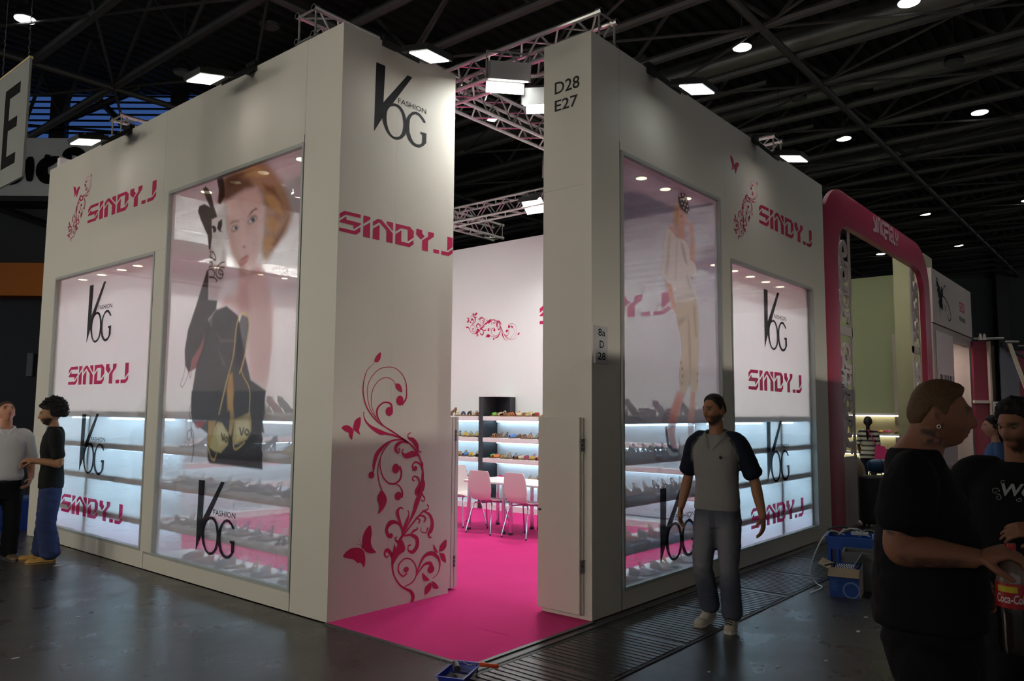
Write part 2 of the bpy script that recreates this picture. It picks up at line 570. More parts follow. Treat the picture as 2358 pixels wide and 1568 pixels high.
w = struct('wall_back', far(0, 0, 40)); 
farbox(MB(), -40, 0, 34, 8.8, 40, 0.3).build('cladding', M_hallwall, w, world=True)
farbox(MB(), -40, 8.8, 34, 10.8, 40, 0.3).build('upper_band', M_dark, w, world=True)
for l in (17.0, 25.3, 31):
    farbox(MB(), l - 0.3, 0, l + 0.3, 10, 39.6, 0.35).build('wall_post', M_dark, w, world=True)

# blue dusk window band high in the end wall, with slats
w1 = struct('window_1', far(-14, 8.9, 21))
M_dusk = emit_mat('dusk_sky', srgb(52, 82, 140), 0.8)
farbox(MB(), -19, 8.95, -9.0, 10.6, 21.4, 0.05).build('pane', M_dusk, w1, world=True)
for k in range(9):
    z = 9.02 + k * 0.18
    farbox(MB(), -19, z, -9.0, z + 0.05, 21.2, 0.04).build('slat', M_dark, w1, world=True)
for l in (-12.75, -9.4, -16.2):
    farbox(MB(), l - 0.22, 8.9, l + 0.22, 10.6, 21.0, 0.2).build('window_post', M_dark, w1, world=True)
def fartube(mb, a, b, t, r):
    return mb.tube([far(a[0], a[1], t), far(b[0], b[1], t)], r, 8)
for a, b, r in (((-14.0, 8.95), (-10.4, 10.6), .10), ((-11.7, 10.4), (-10.3, 8.95), .09), ((-14.8, 9.6), (-9.4, 9.2), .04), ((-15.5, 8.92), (-9.0, 8.92), .12)):
    fartube(MB(), a, b, 20.9, r).build('window_truss', M_dark, w1, True, world=True)

# neighbouring stand at far left: white sign, beams, grey wall, orange fascia
M_signw = mat('sign_white', (0.72, 0.71, 0.68), 0.7, 0, 0.05, 2)
M_ink = mat('black_ink', (0.006, 0.006, 0.006), 0.9, spec=0.1)
M_orange = mat('orange_fascia', srgb(226, 126, 30), 0.6)
nb = farthing('neighbour_stand', 'dark stand with an orange band and white sign behind the left wall', 'exhibition stand', -13, 20)
farbox(MB(), -17, 7.25, -8.0, 8.82, 20, 0.15).build('sign_board', M_signw, nb, world=True)
farbox(MB(), -17, 7.08, -8.0, 7.22, 19.9, 0.3).build('beam', M_dark, nb, world=True)
farbox(MB(), -17, 5.3, -8.0, 7.05, 20.6, 0.15).build('grey_panel', M_hallwall, nb, world=True)
MB().tube([far(-14.5, 7.25, 19.9), far(-11.0, 6.05, 19.9)], 0.1, 4).build('brace', M_dark, nb, world=True)
farbox(MB(), -17, 4.55, -8.0, 5.4, 19.7, 0.5).build('fascia', M_orange, nb, world=True)
farbox(MB(), -17, 0.0, -8.0, 4.55, 20.2, 0.3).build('dark_panel', mat('dark_blue_panel', (0.012, 0.013, 0.018), 0.5), nb, world=True)
farbox(MB(), -12.6, 2.5, -12.45, 3.1, 20.1, 0.05).build('notice', mat('grey_notice', (0.2, 0.2, 0.22), .6), nb, world=True)
def brush(l):
    mb = MB()
    for st in l:
        vs, fs = ribbon2d(st, 6)
        o = far(0, 0, 19.97)
        mb.add([o + RH * p[0] + Vector((0, 0, p[1])) for p in vs], fs)
    return mb
ltr = [('D', [[(-13.55, 8.4, .1), (-13.55, 7.7, .12)], [(-13.6, 8.42, .1), (-13.2, 8.4, .12), (-12.98, 8.1, .13), (-13.1, 7.72, .13), (-13.45, 7.62, .1), (-13.6, 7.66, .08)]]),
       ('I', [[(-12.78, 8.3, .06), (-12.775, 8.2, .1), (-12.765, 7.95, .11), (-12.765, 7.7, .09), (-12.765, 7.63, .05)]]),
       ('E', [[(-12.0, 8.27, .05), (-12.2, 8.2, .12), (-12.4, 8.1, .15), (-12.45, 7.9, .16), (-12.35, 7.72, .14), (-12.15, 7.7, .12), (-11.95, 7.8, .08)], [(-12.32, 8.36, .06), (-12.34, 8.2, .1)], [(-12.6, 7.83, .06), (-12.4, 7.88, .1)]]),
       ('R', [[(-11.9, 8.3, .06), (-11.8, 8.42, .1), (-11.6, 8.46, .12), (-11.42, 8.36, .11), (-11.5, 8.2, .1), (-11.75, 8.15, .1)], [(-11.75, 8.35, .07), (-11.78, 7.7, .1)], [(-11.7, 8.12, .07), (-11.3, 7.65, .1)]])]
for nm, l in ltr:
    brush(l).build('sign_letter', M_ink, nb, world=True)

# hanging aisle banner with the letter E
bn = thing('aisle_banner', 'hanging white banner with a big black letter E', 'banner', (-1.6, 4.4, 3.68))
MB().box(-1.605, 3.886, 3.685, -1.585, 5.05, 4.765).build('sheet', mat('banner_white', (0.20, 0.20, 0.19), 0.7), bn, world=True)
MB().box(-1.61, 3.88, 4.755, -1.58, 5.05, 4.775).build('top_batten', mat('pale_wood', (0.45, 0.36, 0.2), .6), bn, world=True)
e = [(4.075, 4.595), (4.455, 4.595), (4.455, 3.85), (4.097, 3.85), (4.097, 3.948), (4.335, 3.948), (4.335, 4.19), (4.11, 4.19), (4.11, 4.285), (4.335, 4.285), (4.335, 4.495), (4.075, 4.495)]
MB().prism([(-p[0], p[1]) for p in e], (-1.6075, 0, 0), (0, -1, 0), (0, 0, 1), -0.001).build('letter', M_ink, bn, world=True)
for y in (3.95, 4.62):
    mb = MB()
    for k in range(10):
        z = 4.78 + k * 0.045
        mb.tube([(-1.595 + (0.008 if k % 2 else 0), y - (0 if k % 2 else .008), z), (-1.595 - (0.008 if k % 2 else 0), y + (0 if k % 2 else .008), z + 0.055)], 0.004, 5)
    mb.tube([(-1.595, y, 5.2), (-1.595, y, 10.6)], 0.003, 5)
    mb.build('chain', M_steel, bn, world=True)
# blue box on the floor behind the two men
bl = thing('blue_carton', 'flat blue carton on the floor behind the two talking men', 'box', (0.05, 8.75, 0))
mb = MB().box(-0.35, 8.55, 0.0, 0.5, 9.0, 0.40); mb.build('carton', mat('carton_blue', srgb(20, 60, 150), .5), bl, world=True)
mb = MB().box(-0.36, 8.54, 0.40, 0.51, 9.01, 0.43); mb.build('lid', mat('carton_blue_lid', srgb(60, 90, 150), .5), bl, world=True)

# ---------------------------------------------------------------- across the aisles, behind the viewer
wa = struct('wall_aisle_right', (4.0, -4.7, 0))
for k in range(8):
    MB().box(-1.4 + k * 2.0, -4.9, 0, 0.59 + k * 2.0, -4.7, 4.4).build('panel', M_white, wa, world=True)
wc = struct('wall_aisle_left', (-8.4, 4.0, 0))
for k in range(8):
    MB().box(-8.6, -3.0 + k * 2.0, 0, -8.4, -1.01 + k * 2.0, 4.6).build('panel', M_white, wc, world=True)
for y in (-1.5, 1.2, 6.8, 9.4, 11.6):  # unseen fill floodlights, added and spread to light the left wall
    MB().box(-8.4, y - .04, 3.26, -8.0, y + .04, 3.30).build('fill_lamp_arm', M_black, wc, world=True)
    MB().box(-8.02, y - .2, 3.04, -7.80, y + .2, 3.36).build('fill_lamp_head', M_black, wc, world=True)
    MB().box(-7.80, y - .17, 3.07, -7.79, y + .17, 3.33).build('fill_lamp_lens', M_lamp_on, wc, world=True)
    L = bpy.data.lights.new('aisle_fill_light', 'SPOT'); L.energy = AISLE_FILL_W; L.spot_size = math.radians(105); L.spot_blend = 0.7; L.shadow_soft_size = 0.45; L.color = (1.0, 0.97, 0.84)
    lo = bpy.data.objects.new('aisle_fill_light', L); COL.objects.link(lo); lo.parent = wc; lo.location = Vector((-7.77, y, 3.20)) - wc.location
    lo.rotation_euler = (Vector((0.0, 4.8, 1.1)) - Vector((-7.77, y, 3.20))).to_track_quat('-Z', 'Y').to_euler()
for x in (-2.9, 3.8, 10.5):
    t = bpy.data.objects.new('hall_lamp', None); COL.objects.link(t); t.parent = ceiling; t.location = (x, -14.2, 0.0)
    MB().lathe([(0.19, 0.0), (0.20, 0.02), (0.17, 0.14), (0.10, 0.24), (0.07, 0.26), (0.07, 0.42), (0.02, 0.44)], 20).build('housing', M_lampbody, t, True)
    MB().lathe([(0.18, -0.012), (0.18, -0.004)], 24).build('lens', M_lamp_on, t)
    L = bpy.data.lights.new('hall_lamp_light', 'SPOT'); L.energy = BACK_LAMP_W; L.spot_size = math.radians(150); L.spot_blend = 0.5; L.shadow_soft_size = 0.18; L.color = (1.0, 0.95, 0.86)
    lo = bpy.data.objects.new('hall_lamp_light', L); COL.objects.link(lo); lo.parent = t; lo.location = (0, 0, -0.03)
# ================================================================ the stand: shell
A_, E_, B_, R_, D1, D2, H = 1.543, 8.045, 1.441, 7.322, 1.356, 0.512, 4.963
TH = 0.08
M_wall = mat('stand_panel', (0.66, 0.61, 0.53), 0.55, 0, 0.03, 1.5)
M_inner = mat('stand_inner_white', (0.80, 0.775, 0.76), 0.6, 0, 0.02, 1.5)
M_frame = mat('frame_grey', (0.42, 0.43, 0.40), 0.45, 0.2)
M_seam = mat('seam_dark', (0.05, 0.05, 0.045), 0.7)
M_glass = glass_mat('window_glass', (0.98, 0.985, 0.985), 0.06)
M_chrome = mat('chrome', (0.75, 0.75, 0.76), 0.12, 1.0)
M_alu = mat('truss_aluminium', (0.62, 0.60, 0.58), 0.32, 0.8, 0.05)
M_shelf = mat('shelf_white', (0.78, 0.72, 0.70), 0.5, 0, 0.02)
M_tube = emit_mat('tube_light', (0.50, 0.80, 1.0), TUBE_E, True)
M_spot = emit_mat('downlight_glow', (1.0, 0.80, 0.55), SPOT_E, True)
M_tube2 = emit_mat('tube_light_front', (0.50, 0.80, 1.0), TUBE_E * 2.2, True)
M_soffit = mat('soffit_white', (0.84, 0.79, 0.76), 0.6)

def carpet_material():
    m = bpy.data.materials.new('pink_carpet'); m.use_nodes = True
    nt = m.node_tree; b = nt.nodes['Principled BSDF']
    tc = nt.nodes.new('ShaderNodeTexCoord')
    n1 = nt.nodes.new('ShaderNodeTexNoise'); n1.inputs['Scale'].default_value = 2.0; n1.inputs['Detail'].default_value = 6
    n2 = nt.nodes.new('ShaderNodeTexNoise'); n2.inputs['Scale'].default_value = 260; n2.inputs['Detail'].default_value = 2
    nt.links.new(tc.outputs['Object'], n1.inputs['Vector']); nt.links.new(tc.outputs['Object'], n2.inputs['Vector'])
    mx = nt.nodes.new('ShaderNodeMix'); mx.data_type = 'RGBA'
    mx.inputs[6].default_value = (0.60, 0.016, 0.16, 1); mx.inputs[7].default_value = (0.70, 0.026, 0.21, 1)
    nt.links.new(n1.outputs['Fac'], mx.inputs[0]); nt.links.new(mx.outputs[2], b.inputs['Base Color'])
    bp = nt.nodes.new('ShaderNodeBump'); bp.inputs['Strength'].default_value = 0.5; bp.inputs['Distance'].default_value = 0.004
    nt.links.new(n2.outputs['Fac'], bp.inputs['Height']); nt.links.new(bp.outputs['Normal'], b.inputs['Normal'])
    b.inputs['Roughness'].default_value = 0.95; b.inputs['Specular IOR Level'].default_value = 0.1
    b.inputs['Sheen Weight'].default_value = 0.08; b.inputs['Sheen Tint'].default_value = (1, 0.6, 0.8, 1)
    return m
M_carpet = carpet_material()
carpet = tag(MB().box(0.0, 0.0, 0.0, 6.7, 7.9, 0.008).build('carpet', None, None), 'magenta pink carpet covering the stand floor and open corner', 'carpet')
carpet.data.materials.append(M_carpet)
rd = MB()
rp = [(0.69, 0.64), (0.69, 0.46), (0.688, 0.30), (0.684, 0.10)]
rd.tube([(x, y, 0.004) for x, y in rp], [0.003, 0.007, 0.008, 0.003], 8, True, 1.0)
rd.build('ruck', M_carpet, carpet, True)
M_tape = mat('edge_tape', (0.05, 0.045, 0.045), 0.4)
MB().box(-0.035, -0.035, 0.0, 0.0, A_, 0.010).build('edge_strip', M_tape, carpet)
MB().box(0.0, -0.035, 0.0, B_, 0.0, 0.010).build('edge_strip', M_tape, carpet)

GL = dict(w1=(2.087, 4.505, 0.19, 3.996), w2=(4.815, 7.568, 0.21, 3.373))
GR = dict(w1=(1.946, 3.917, 0.19, 3.996), w2=(4.207, 6.799, 0.21, 3.373))

wl = struct('wall_left')
def lbox(y0, y1, z0, z1, name='panel', m=None, x0=0.0, x1=TH, parent=None):
    return MB().box(x0, y0, z0, x1, y1, z1).build(name, m or M_wall, parent or wl)
g = 0.003
lbox(A_, 2.055 - g, 0, H)
lbox(2.055, 4.66 - g, 4.03, H)
lbox(4.66, E_, 3.405, H)
lbox(2.055, 4.71 - g, 0, 0.165)
lbox(4.71, E_, 0, 0.185)
lbox(4.535, 4.785, 0.186, 3.404)
lbox(4.535, 4.659, 3.405, 4.029)
lbox(7.60, E_, 0.185, 3.405)
lbox(2.0545, 2.058, 0.0, 4.10, 'seam', M_seam, -0.002, 0.0)
lbox(4.7115, 4.7145, 0.0, 0.19, 'seam', M_seam, -0.002, 0.0)
# return wall carrying the black and pink emblem
MB().box(TH, A_, 0, D1 / 2 - .06, A_ + TH, H).build('panel', M_wall, wl)
MB().box(D1 / 2 - .0594, A_, 0, D1, A_ + TH, H).build('panel', M_wall, wl)
MB().box(D1 - TH, A_ + TH, 0, D1, 2.1, H).build('panel', M_wall, wl)
MB().box(TH, 2.02, 0, D1 - TH, 2.1, H).build('panel', M_inner, wl)

wr = struct('wall_right')
def rbox(x0, x1, z0, z1, name='panel', m=None, y0=0.0, y1=TH, parent=None):
    return MB().box(x0, y0, z0, x1, y1, z1).build(name, m or M_wall, parent or wr)
rbox(B_, 1.886 - g, 0, H)
rbox(1.886, 4.06 - g, 4.03, H)
rbox(4.06, R_, 3.405, H)
rbox(1.886, 4.06 - g, 0, 0.165)
rbox(4.06, R_, 0, 0.185)
rbox(3.95, 4.175, 0.186, 3.404)
rbox(3.95, 4.059, 3.405, 4.029)
rbox(6.83, R_, 0.185, 3.405)
rbox(1.8855, 1.889, 0, 4.10, 'seam', M_seam, -0.002, 0.0)
MB().box(B_, TH, 0, B_ + TH, D2, 3.62).build('panel', M_wall, wr)
MB().box(B_, TH, 3.622, B_ + TH, D2, H).build('panel', M_wall, wr)
MB().box(B_ + TH, D2 - TH, 0, 1.9, D2, H).build('panel', M_inner, wr)

# inner walls
wb = struct('wall_inner_back', (6.75, 0, 0))
MB().box(6.75, TH, 0, 6.83, 7.95, 4.80).build('panel', M_inner, wb, world=True)
we = struct('wall_inner_rear', (0, 7.95, 0))
MB().box(TH, 7.95, 0, 6.2, 8.03, 5.15).build('panel', M_inner, we, world=True)
MB().box(6.2, 7.95, 0, 6.83, 8.03, 4.80).build('panel', M_inner, we, world=True)
MB().box(7.24, 0.08, 0, R_, 8.03, 4.80).build('panel', M_wall, we, world=True)

# ---------------------------------------------------------------- windows (frame, pane)
def window_left(n, key):
    y0, y1, z0, z1 = GL[key]
    w = struct('window_%d' % n, (0, (y0 + y1) / 2, z0))
    f = 0.028
    for a in ((y0 - f, y0, z0 - f, z1 + f), (y1, y1 + f, z0 - f, z1 + f), (y0, y1, z1, z1 + f + .006), (y0, y1, z0 - f, z0)):
        MB().box(-0.006, a[0], a[2], 0.05, a[1], a[3]).build('frame_bar', M_frame, w, world=True)
    MB().box(0.028, y0, z0, 0.034, y1, z1).build('pane', M_glass, w, world=True)
    return w
def window_right(n, key):
    x0, x1, z0, z1 = GR[key]
    w = struct('window_%d' % n, ((x0 + x1) / 2, 0, z0))
    f = 0.028
    for a in ((x0 - f, x0, z0 - f, z1 + f), (x1, x1 + f, z0 - f, z1 + f), (x0, x1, z1, z1 + f + .006), (x0, x1, z0 - f, z0)):
        MB().box(a[0], -0.006, a[2], a[1], 0.05, a[3]).build('frame_bar', M_frame, w, world=True)
    MB().box(x0, 0.028, z0, x1, 0.034, z1).build('pane', M_glass, w, world=True)
    return w
window_left(2, 'w1'); window_left(3, 'w2'); window_right(4, 'w1'); window_right(5, 'w2')

# soffits above the windows with small downlights
cs = struct('ceiling_soffit')
MB().box(TH, 2.06, 4.06, 0.62, 4.70, 4.20).build('soffit', M_soffit, cs)
MB().box(TH, 4.70, 3.42, 0.62, 7.95, 3.56).build('soffit', M_soffit, cs)
MB().box(1.9, TH, 4.06, 4.15, 0.62, 4.20).build('soffit', M_soffit, cs)
MB().box(4.15, TH, 3.42, 6.75, 0.62, 3.56).build('soffit', M_soffit, cs)
MB().box(0.62, 7.25, 3.86, 6.75, 7.95, 4.0).build('soffit', M_soffit, cs)
def downlight(x, y, z, label, group, r=0.055):
    t = thing('downlight', label, 'lamp', (x, y, z), 0, group)
    MB().lathe([(r * 1.3, -0.006), (r * 1.3, 0.0), (r, 0.0), (r, -0.006)], 20).build('ring', M_frame, t, True)
    MB().lathe([(r, -0.010), (r * .98, -0.004)], 20).build('lens', M_spot, t)
    return t
ORD = ['first', 'second', 'third', 'fourth', 'fifth', 'sixth', 'seventh', 'eighth', 'ninth', 'tenth', 'eleventh', 'twelfth', 'thirteenth', 'fourteenth', 'fifteenth', 'sixteenth', 'seventeenth', 'eighteenth']
for i, y in enumerate((4.31, 3.72, 3.20, 2.54)):
    downlight(0.31, y, 4.06, '%s downlight from the left over the woman poster window' % ORD[i], 'downlights over the left poster window')
for i, y in enumerate((7.5, 6.9, 6.31, 5.87, 5.2)):
    downlight(0.30, y, 3.42, '%s downlight from the left behind the far left film window' % ORD[i], 'downlights over the left film window')
for i, x in enumerate((2.30, 2.836, 3.33, 3.80)):
    downlight(x, 0.335, 4.06, '%s downlight from the entrance over the model poster window' % ORD[i], 'downlights over the right poster window')
for i, x in enumerate((4.5, 5.0, 5.5, 6.0, 6.5)):
    downlight(x, 0.33, 3.42, '%s downlight from the left behind the right film window' % ORD[i], 'downlights over the right film window')
for i, x in enumerate((2.2, 2.95, 3.4, 3.85)):
    downlight(x, 7.45, 3.86, '%s downlight from the left over the rear inner shelves' % ORD[i], 'downlights over the rear inner shelves', 0.045)

# ---------------------------------------------------------------- shelf units
M_tubecap = mat('tube_cap', (0.5, 0.5, 0.5), .4)
def shelf_unit(name, label, loc, length, axis, tops, depth, th=0.075, posts=(), back=None, plinth=0.0, tube_back=0.06, tm=None):
    """local frame: u along the wall, w away from the wall's outer face"""
    t = thing(name, label, 'shelf', loc)
    def bx(u0, u1, w0, w1, z0, z1):
        return (u0, w0, z0, u1, w1, z1) if axis == 'x' else (w0, u0, z0, w1, u1, z1)
    for z in tops:
        s = MB().bbox(*bx(0, length, 0, depth, z - th, z), .004).build('shelf_board', M_shelf, t)
        lo = z - th - 0.03
        if depth > 0:
            w0, w1 = depth - tube_back - 0.03, depth - tube_back
        else:
            w0, w1 = depth + tube_back, depth + tube_back + 0.03
        MB().box(*bx(0.05, length - 0.05, w0, w1, lo, z - th)).build('tube_lamp', tm or M_tube, s)
    if plinth:
        MB().box(*bx(0, length, 0, depth, 0.0, plinth)).build('plinth', M_shelf, t)
    for u in posts:
        MB().box(*bx(u - 0.04, u + 0.04, min(0, depth) + 0.005, max(0, depth) - 0.005, 0.0, tops[0] + 0.02)).build('upright', M_shelf, t)
    if back:
        MB().box(*bx(0, length, depth - .01, depth, plinth + .02, tops[0] - th)).build('back_panel', back, t)
    return t
M_backlit = mat('shelf_back_white', (0.80, 0.83, 0.85), 0.6)
TOPS = (1.655, 1.285, 0.915, 0.50)
shelf_unit('display_shelf', 'white display shelves behind the woman poster window', (0.075, 2.06, 0), 2.5, 'y', TOPS, 0.38)
shelf_unit('display_shelf', 'white display shelves glowing through the far left film', (0.075, 4.78, 0), 2.85, 'y', TOPS, 0.38, posts=(1.65,), tube_back=0.12, tm=M_tube2, back=M_backlit)  # back panel added as a reflector, evens the glow behind the film
shelf_unit('display_shelf', 'white display shelves behind the model poster window', (1.92, 0.075, 0), 2.06, 'x', TOPS, 0.38)
shelf_unit('display_shelf', 'white display shelves glowing through the right film', (4.17, 0.075, 0), 2.65, 'x', TOPS, 0.38, posts=(1.57,), tube_back=0.12, tm=M_tube2, back=M_backlit)  # same added reflector panel behind this film
BT = (1.60, 1.23, 0.88, 0.52)
shelf_unit('wall_shelf', 'white lit wall shelves left of the black column inside', (6.20, 5.64, 0), 2.25, 'y', BT, 0.53, back=M_backlit, plinth=0.10, tube_back=0.12)
shelf_unit('wall_shelf', 'white lit wall shelves right of the black column inside', (6.20, 0.75, 0), 4.77, 'y', BT, 0.40, plinth=0.10, tube_back=0.06, posts=(), back=M_backlit)
M_column = mat('column_black', (0.018, 0.018, 0.022), 0.35)
cl = thing('black_column', 'tall black column between the lit shelf units', 'column', (6.6, 5.44, 0))
MB().box(6.60, 5.24, 0, 6.75, 5.635, 1.94).build('back_slab', M_column, cl, world=True)
MB().box(6.22, 5.525, 0, 6.60, 5.635, 1.94).build('fin', M_column, cl, world=True)
MB().box(6.21, 5.235, 1.94, 6.75, 5.64, 1.955).build('top_edge', M_inner, cl, world=True)
rs = thing('wall_shelf', 'white lit wall shelves along the rear inner wall', 'shelf', (0.9, 7.42, 0))
for z in BT:
    s = MB().box(0.9, 7.42, z - .075, 6.1, 7.95, z).build('shelf_board', M_shelf, rs, world=True)
    MB().box(1.0, 7.80, z - .105, 6.0, 7.83, z - .075).build('tube_lamp', M_tube, s, world=True)
MB().box(0.9, 7.42, 0, 6.1, 7.95, .1).build('plinth', M_shelf, rs, world=True)

# folded entrance doors (half height)
M_hinge = mat('hinge_grey', (0.12, 0.12, 0.14), 0.35, 0.6)
d1 = struct('door_1', (B_ - 0.05, 0.3, 0.05))
MB().bbox(B_ - 0.055, 0.085, 0.05, B_ - 0.028, 0.515, 1.64, .003).build('leaf', M_wall, d1, world=True)
MB().bbox(B_ - 0.026, 0.075, 0.05, B_ - 0.002, 0.505, 1.635, .003).build('leaf', M_wall, d1, world=True)
for z in (0.38, 1.36):
    mb = MB()
    for k in range(3):
        mb.box(B_ - 0.057, 0.07, z + k * 0.036, B_ - 0.003, 0.078, z + 0.03 + k * 0.036)
    mb.build('hinge', M_hinge, d1, world=True)
lk = MB().tube([(B_ - 0.056, 0.49, 0.86), (B_ - 0.075, 0.49, 0.86)], 0.01, 10); lk.build('lock', M_hinge, d1, True, world=True)
d2 = struct('door_2', (1.46, 1.8, 0.03))
for x0 in (1.402, 1.446, 1.490):
    MB().bbox(x0, 1.60, 0.03, x0 + .040, 2.03, 1.63, .003).build('leaf', M_wall, d2, world=True)
MB().box(D1, 1.66, 0.03, 1.402, 1.70, 1.62).build('pivot_post', M_wall, d2, world=True)
for z in (0.22, 1.40):
    mb = MB()
    for k in range(3):
        mb.box(1.478, 1.593, z + k * 0.036, 1.500, 1.600, z + 0.03 + k * 0.036)
    mb.build('hinge', M_hinge, d2, world=True)

# ---------------------------------------------------------------- trusses over the stand
def truss(name, label, p0, p1, s=0.25, step=0.42):
    p0, p1 = Vector(p0), Vector(p1)
    t = thing(name, label, 'truss', p0, 0, 'aluminium lattice trusses over the stand')
    d = (p1 - p0); L = d.length; d.normalize()
    sd = Vector((0, 0, 1)).cross(d)
    cor = [(0, 0), (s, 0), (s, s), (0, s)]
    P = lambda c, a: d * a + sd * c[0] + Vector((0, 0, c[1]))
    for c in cor:
        MB().tube([P(c, 0), P(c, L)], 0.024, 8).build('chord', M_alu, t, True)
    n = int(L / step)
    for q in range(4):
        c0, c1 = cor[q], cor[(q + 1) % 4]
        mb = MB()
        for k in range(n):
            a0 = 0.06 + k * (L - .12) / n; a1 = 0.06 + (k + 1) * (L - .12) / n
            mb.tube([P(c0, a0), P(c1, (a0 + a1) / 2)], 0.011, 6, False).tube([P(c1, (a0 + a1) / 2), P(c0, a1)], 0.011, 6, False)
        mb.build('lacing', M_alu, t, True)
    for a in (0.03, L - 0.03):
        mb = MB()
        for q in range(4):
            mb.tube([P(cor[q], a), P(cor[(q + 1) % 4], a)], 0.011, 6)
        for c in cor:
            mb.tube([P(c, a - .03), P(c, a + .03)], 0.031, 8)
        mb.build('end_frame', M_alu, t, True)
    return t
ZT = 5.0
truss('roof_truss', 'silver truss running back above the left return wall', (0.02, 2.02, ZT + .02), (7.2, 2.02, ZT + .02))
truss('roof_truss', 'silver truss sticking out above the far left wall', (0.02, 5.95, ZT), (7.2, 5.95, ZT))
truss('roof_truss', 'silver truss crossing the open corner above the entrance', (1.92, 0.04, ZT), (1.92, 7.9, ZT), 0.25)
truss('roof_truss', 'silver truss crossing high over the inner back wall', (5.95, 0.04, ZT), (5.95, 7.9, ZT), 0.25)

# ---------------------------------------------------------------- floodlights
M_flood = emit_mat('flood_glow', (1.0, 0.97, 0.92), 4.5)
M_floodcool = emit_mat('flood_glow_cool', (0.92, 1.0, 0.97), 4.5)
def floodlight(label, base, out, lamp, watts, cool=False, drop=0.30):
    """arm from the wall top reaching out; lamp head at its end tilted back to the wall"""
    base, out = Vector(base), Vector(out).normalized()
    t = thing('floodlight', label, 'lamp', base, 0, 'floodlights along the top of the stand walls')
    side = out.cross(Vector((0, 0, 1)))
    tip = Vector(lamp) - base
    arm0 = Vector((0, 0, 0.02)); arm1 = tip - out * 0.20 + Vector((0, 0, 0.055))
    MB().obox((arm0 + arm1) / 2, (arm1 - arm0) / 2, side * 0.075, (0, 0, 0.030)).obox(arm0, out * .03, side * .08, (0, 0, .05)).build('arm', M_black, t)
    nrm = (Vector((0, 0, -1)) - out * 0.22).normalized()
    ax = (out - nrm * out.dot(nrm)).normalized()
    c = tip
    hb = MB()
    hb.obox(c - nrm * 0.030 - ax * .035, ax * 0.165, side * 0.15, nrm * 0.026)
    hb.obox(c - nrm * 0.068 - ax * .08, ax * 0.10, side * 0.09, nrm * 0.018)
    hb.build('head', M_black, t)
    MB().obox(c, ax * 0.115, side * 0.125, nrm * 0.006).build('lens', M_floodcool if cool else M_flood, t)
    L = bpy.data.lights.new('flood_light', 'SPOT'); L.energy = watts; L.spot_size = math.radians(118); L.spot_blend = 0.75; L.shadow_soft_size = 0.09
    L.color = (0.9, 1.0, 0.97) if cool else (1.0, 0.95, 0.9)
    lo = bpy.data.objects.new('flood_light', L); COL.objects.link(lo); lo.parent = t
    lo.location = c + nrm * 0.02
    dirv = (Vector((0, 0, -1)) - out * 0.50).normalized()
    lo.rotation_euler = dirv.to_track_quat('-Z', 'Y').to_euler()
    return t
floodlight('lit floodlight on the far end of the left wall', (0, 5.60, H - .02), (-1, 0, 0), (-0.47, 5.61, 4.69), WALL_LAMP_W)
floodlight('lit floodlight on the middle of the left wall top', (0, 2.95, H - .02), (-1, 0, 0), (-0.47, 2.95, 4.69), WALL_LAMP_W)
floodlight('glaring floodlight above the black and pink emblem face', (0.50, A_, H - .02), (0, -1, 0), (0.51, 1.03, 4.69), WALL_LAMP_W)
floodlight('lit floodlight over the model poster on the right wall', (2.45, 0, H - .02), (0, -1, 0), (2.47, -0.47, 4.65), WALL_LAMP_W, True)
floodlight('lit floodlight over the butterfly decal on the right wall', (4.90, 0, H - .02), (0, -1, 0), (4.91, -0.47, 4.63), WALL_LAMP_W)

def truss_flood(label, p, aim, watts):
    t = thing('truss_floodlight', label, 'lamp', p, 0, 'big floodlights hung from the trusses')
    aim = Vector(aim).normalized()
    side = aim.cross(Vector((0, 0, 1))).normalized(); up = side.cross(aim)
    M_g = mat('flood_grey', (0.35, 0.35, 0.34), .4, .5)
    MB().obox(-aim * 0.09, side * 0.19, up * 0.15, aim * 0.08).build('head', M_g, t)
    for s in (1,):
        MB().obox(up * 0.19 * s + aim * 0.05, side * 0.19, up * 0.004 + aim * .0, aim * 0.07).build('barn_door', M_g, t)
    MB().obox(aim * 0.0, side * 0.175, up * 0.135, aim * 0.005).build('lens', M_flood, t)
    MB().tube([side * 0.21, side * 0.21 + Vector((0, 0, .28)), -side * 0.21 + Vector((0, 0, .28)), -side * 0.21], 0.012, 6).build('yoke', M_g, t)
    L = bpy.data.lights.new('truss_flood_light', 'AREA'); L.shape = 'RECTANGLE'; L.size = 0.34; L.size_y = 0.26; L.energy = watts
    L.color = (0.95, 1.0, 0.97)
    lo = bpy.data.objects.new('truss_flood_light', L); COL.objects.link(lo); lo.parent = t
    lo.location = aim * 0.012; lo.rotation_euler = aim.to_track_quat('-Z', 'Y').to_euler()
truss_flood('large lit floodlight hanging in the entrance gap under the truss', (1.56, 1.04, 4.84), (0.26, 0.30, -0.92), INNER_LAMP_W * .13)
truss_flood('large lit floodlight half hidden by the numbered right pillar', (2.12, 1.06, 4.80), (0.40, 0.25, -0.88), INNER_LAMP_W * .3)
truss_flood('lit floodlight on the back truss beside the right pillar edge', (5.75, 4.05, 5.0), (-0.6, -0.1, -0.7), INNER_LAMP_W)
truss_flood('floodlight on the rear truss aimed at the inner wall', (2.6, 5.75, 4.8), (0.3, 0.6, -0.75), INNER_LAMP_W)
truss_flood('floodlight on the middle truss aimed at the back shelves', (4.2, 2.4, 4.8), (0.35, 0.2, -0.91), INNER_LAMP_W)
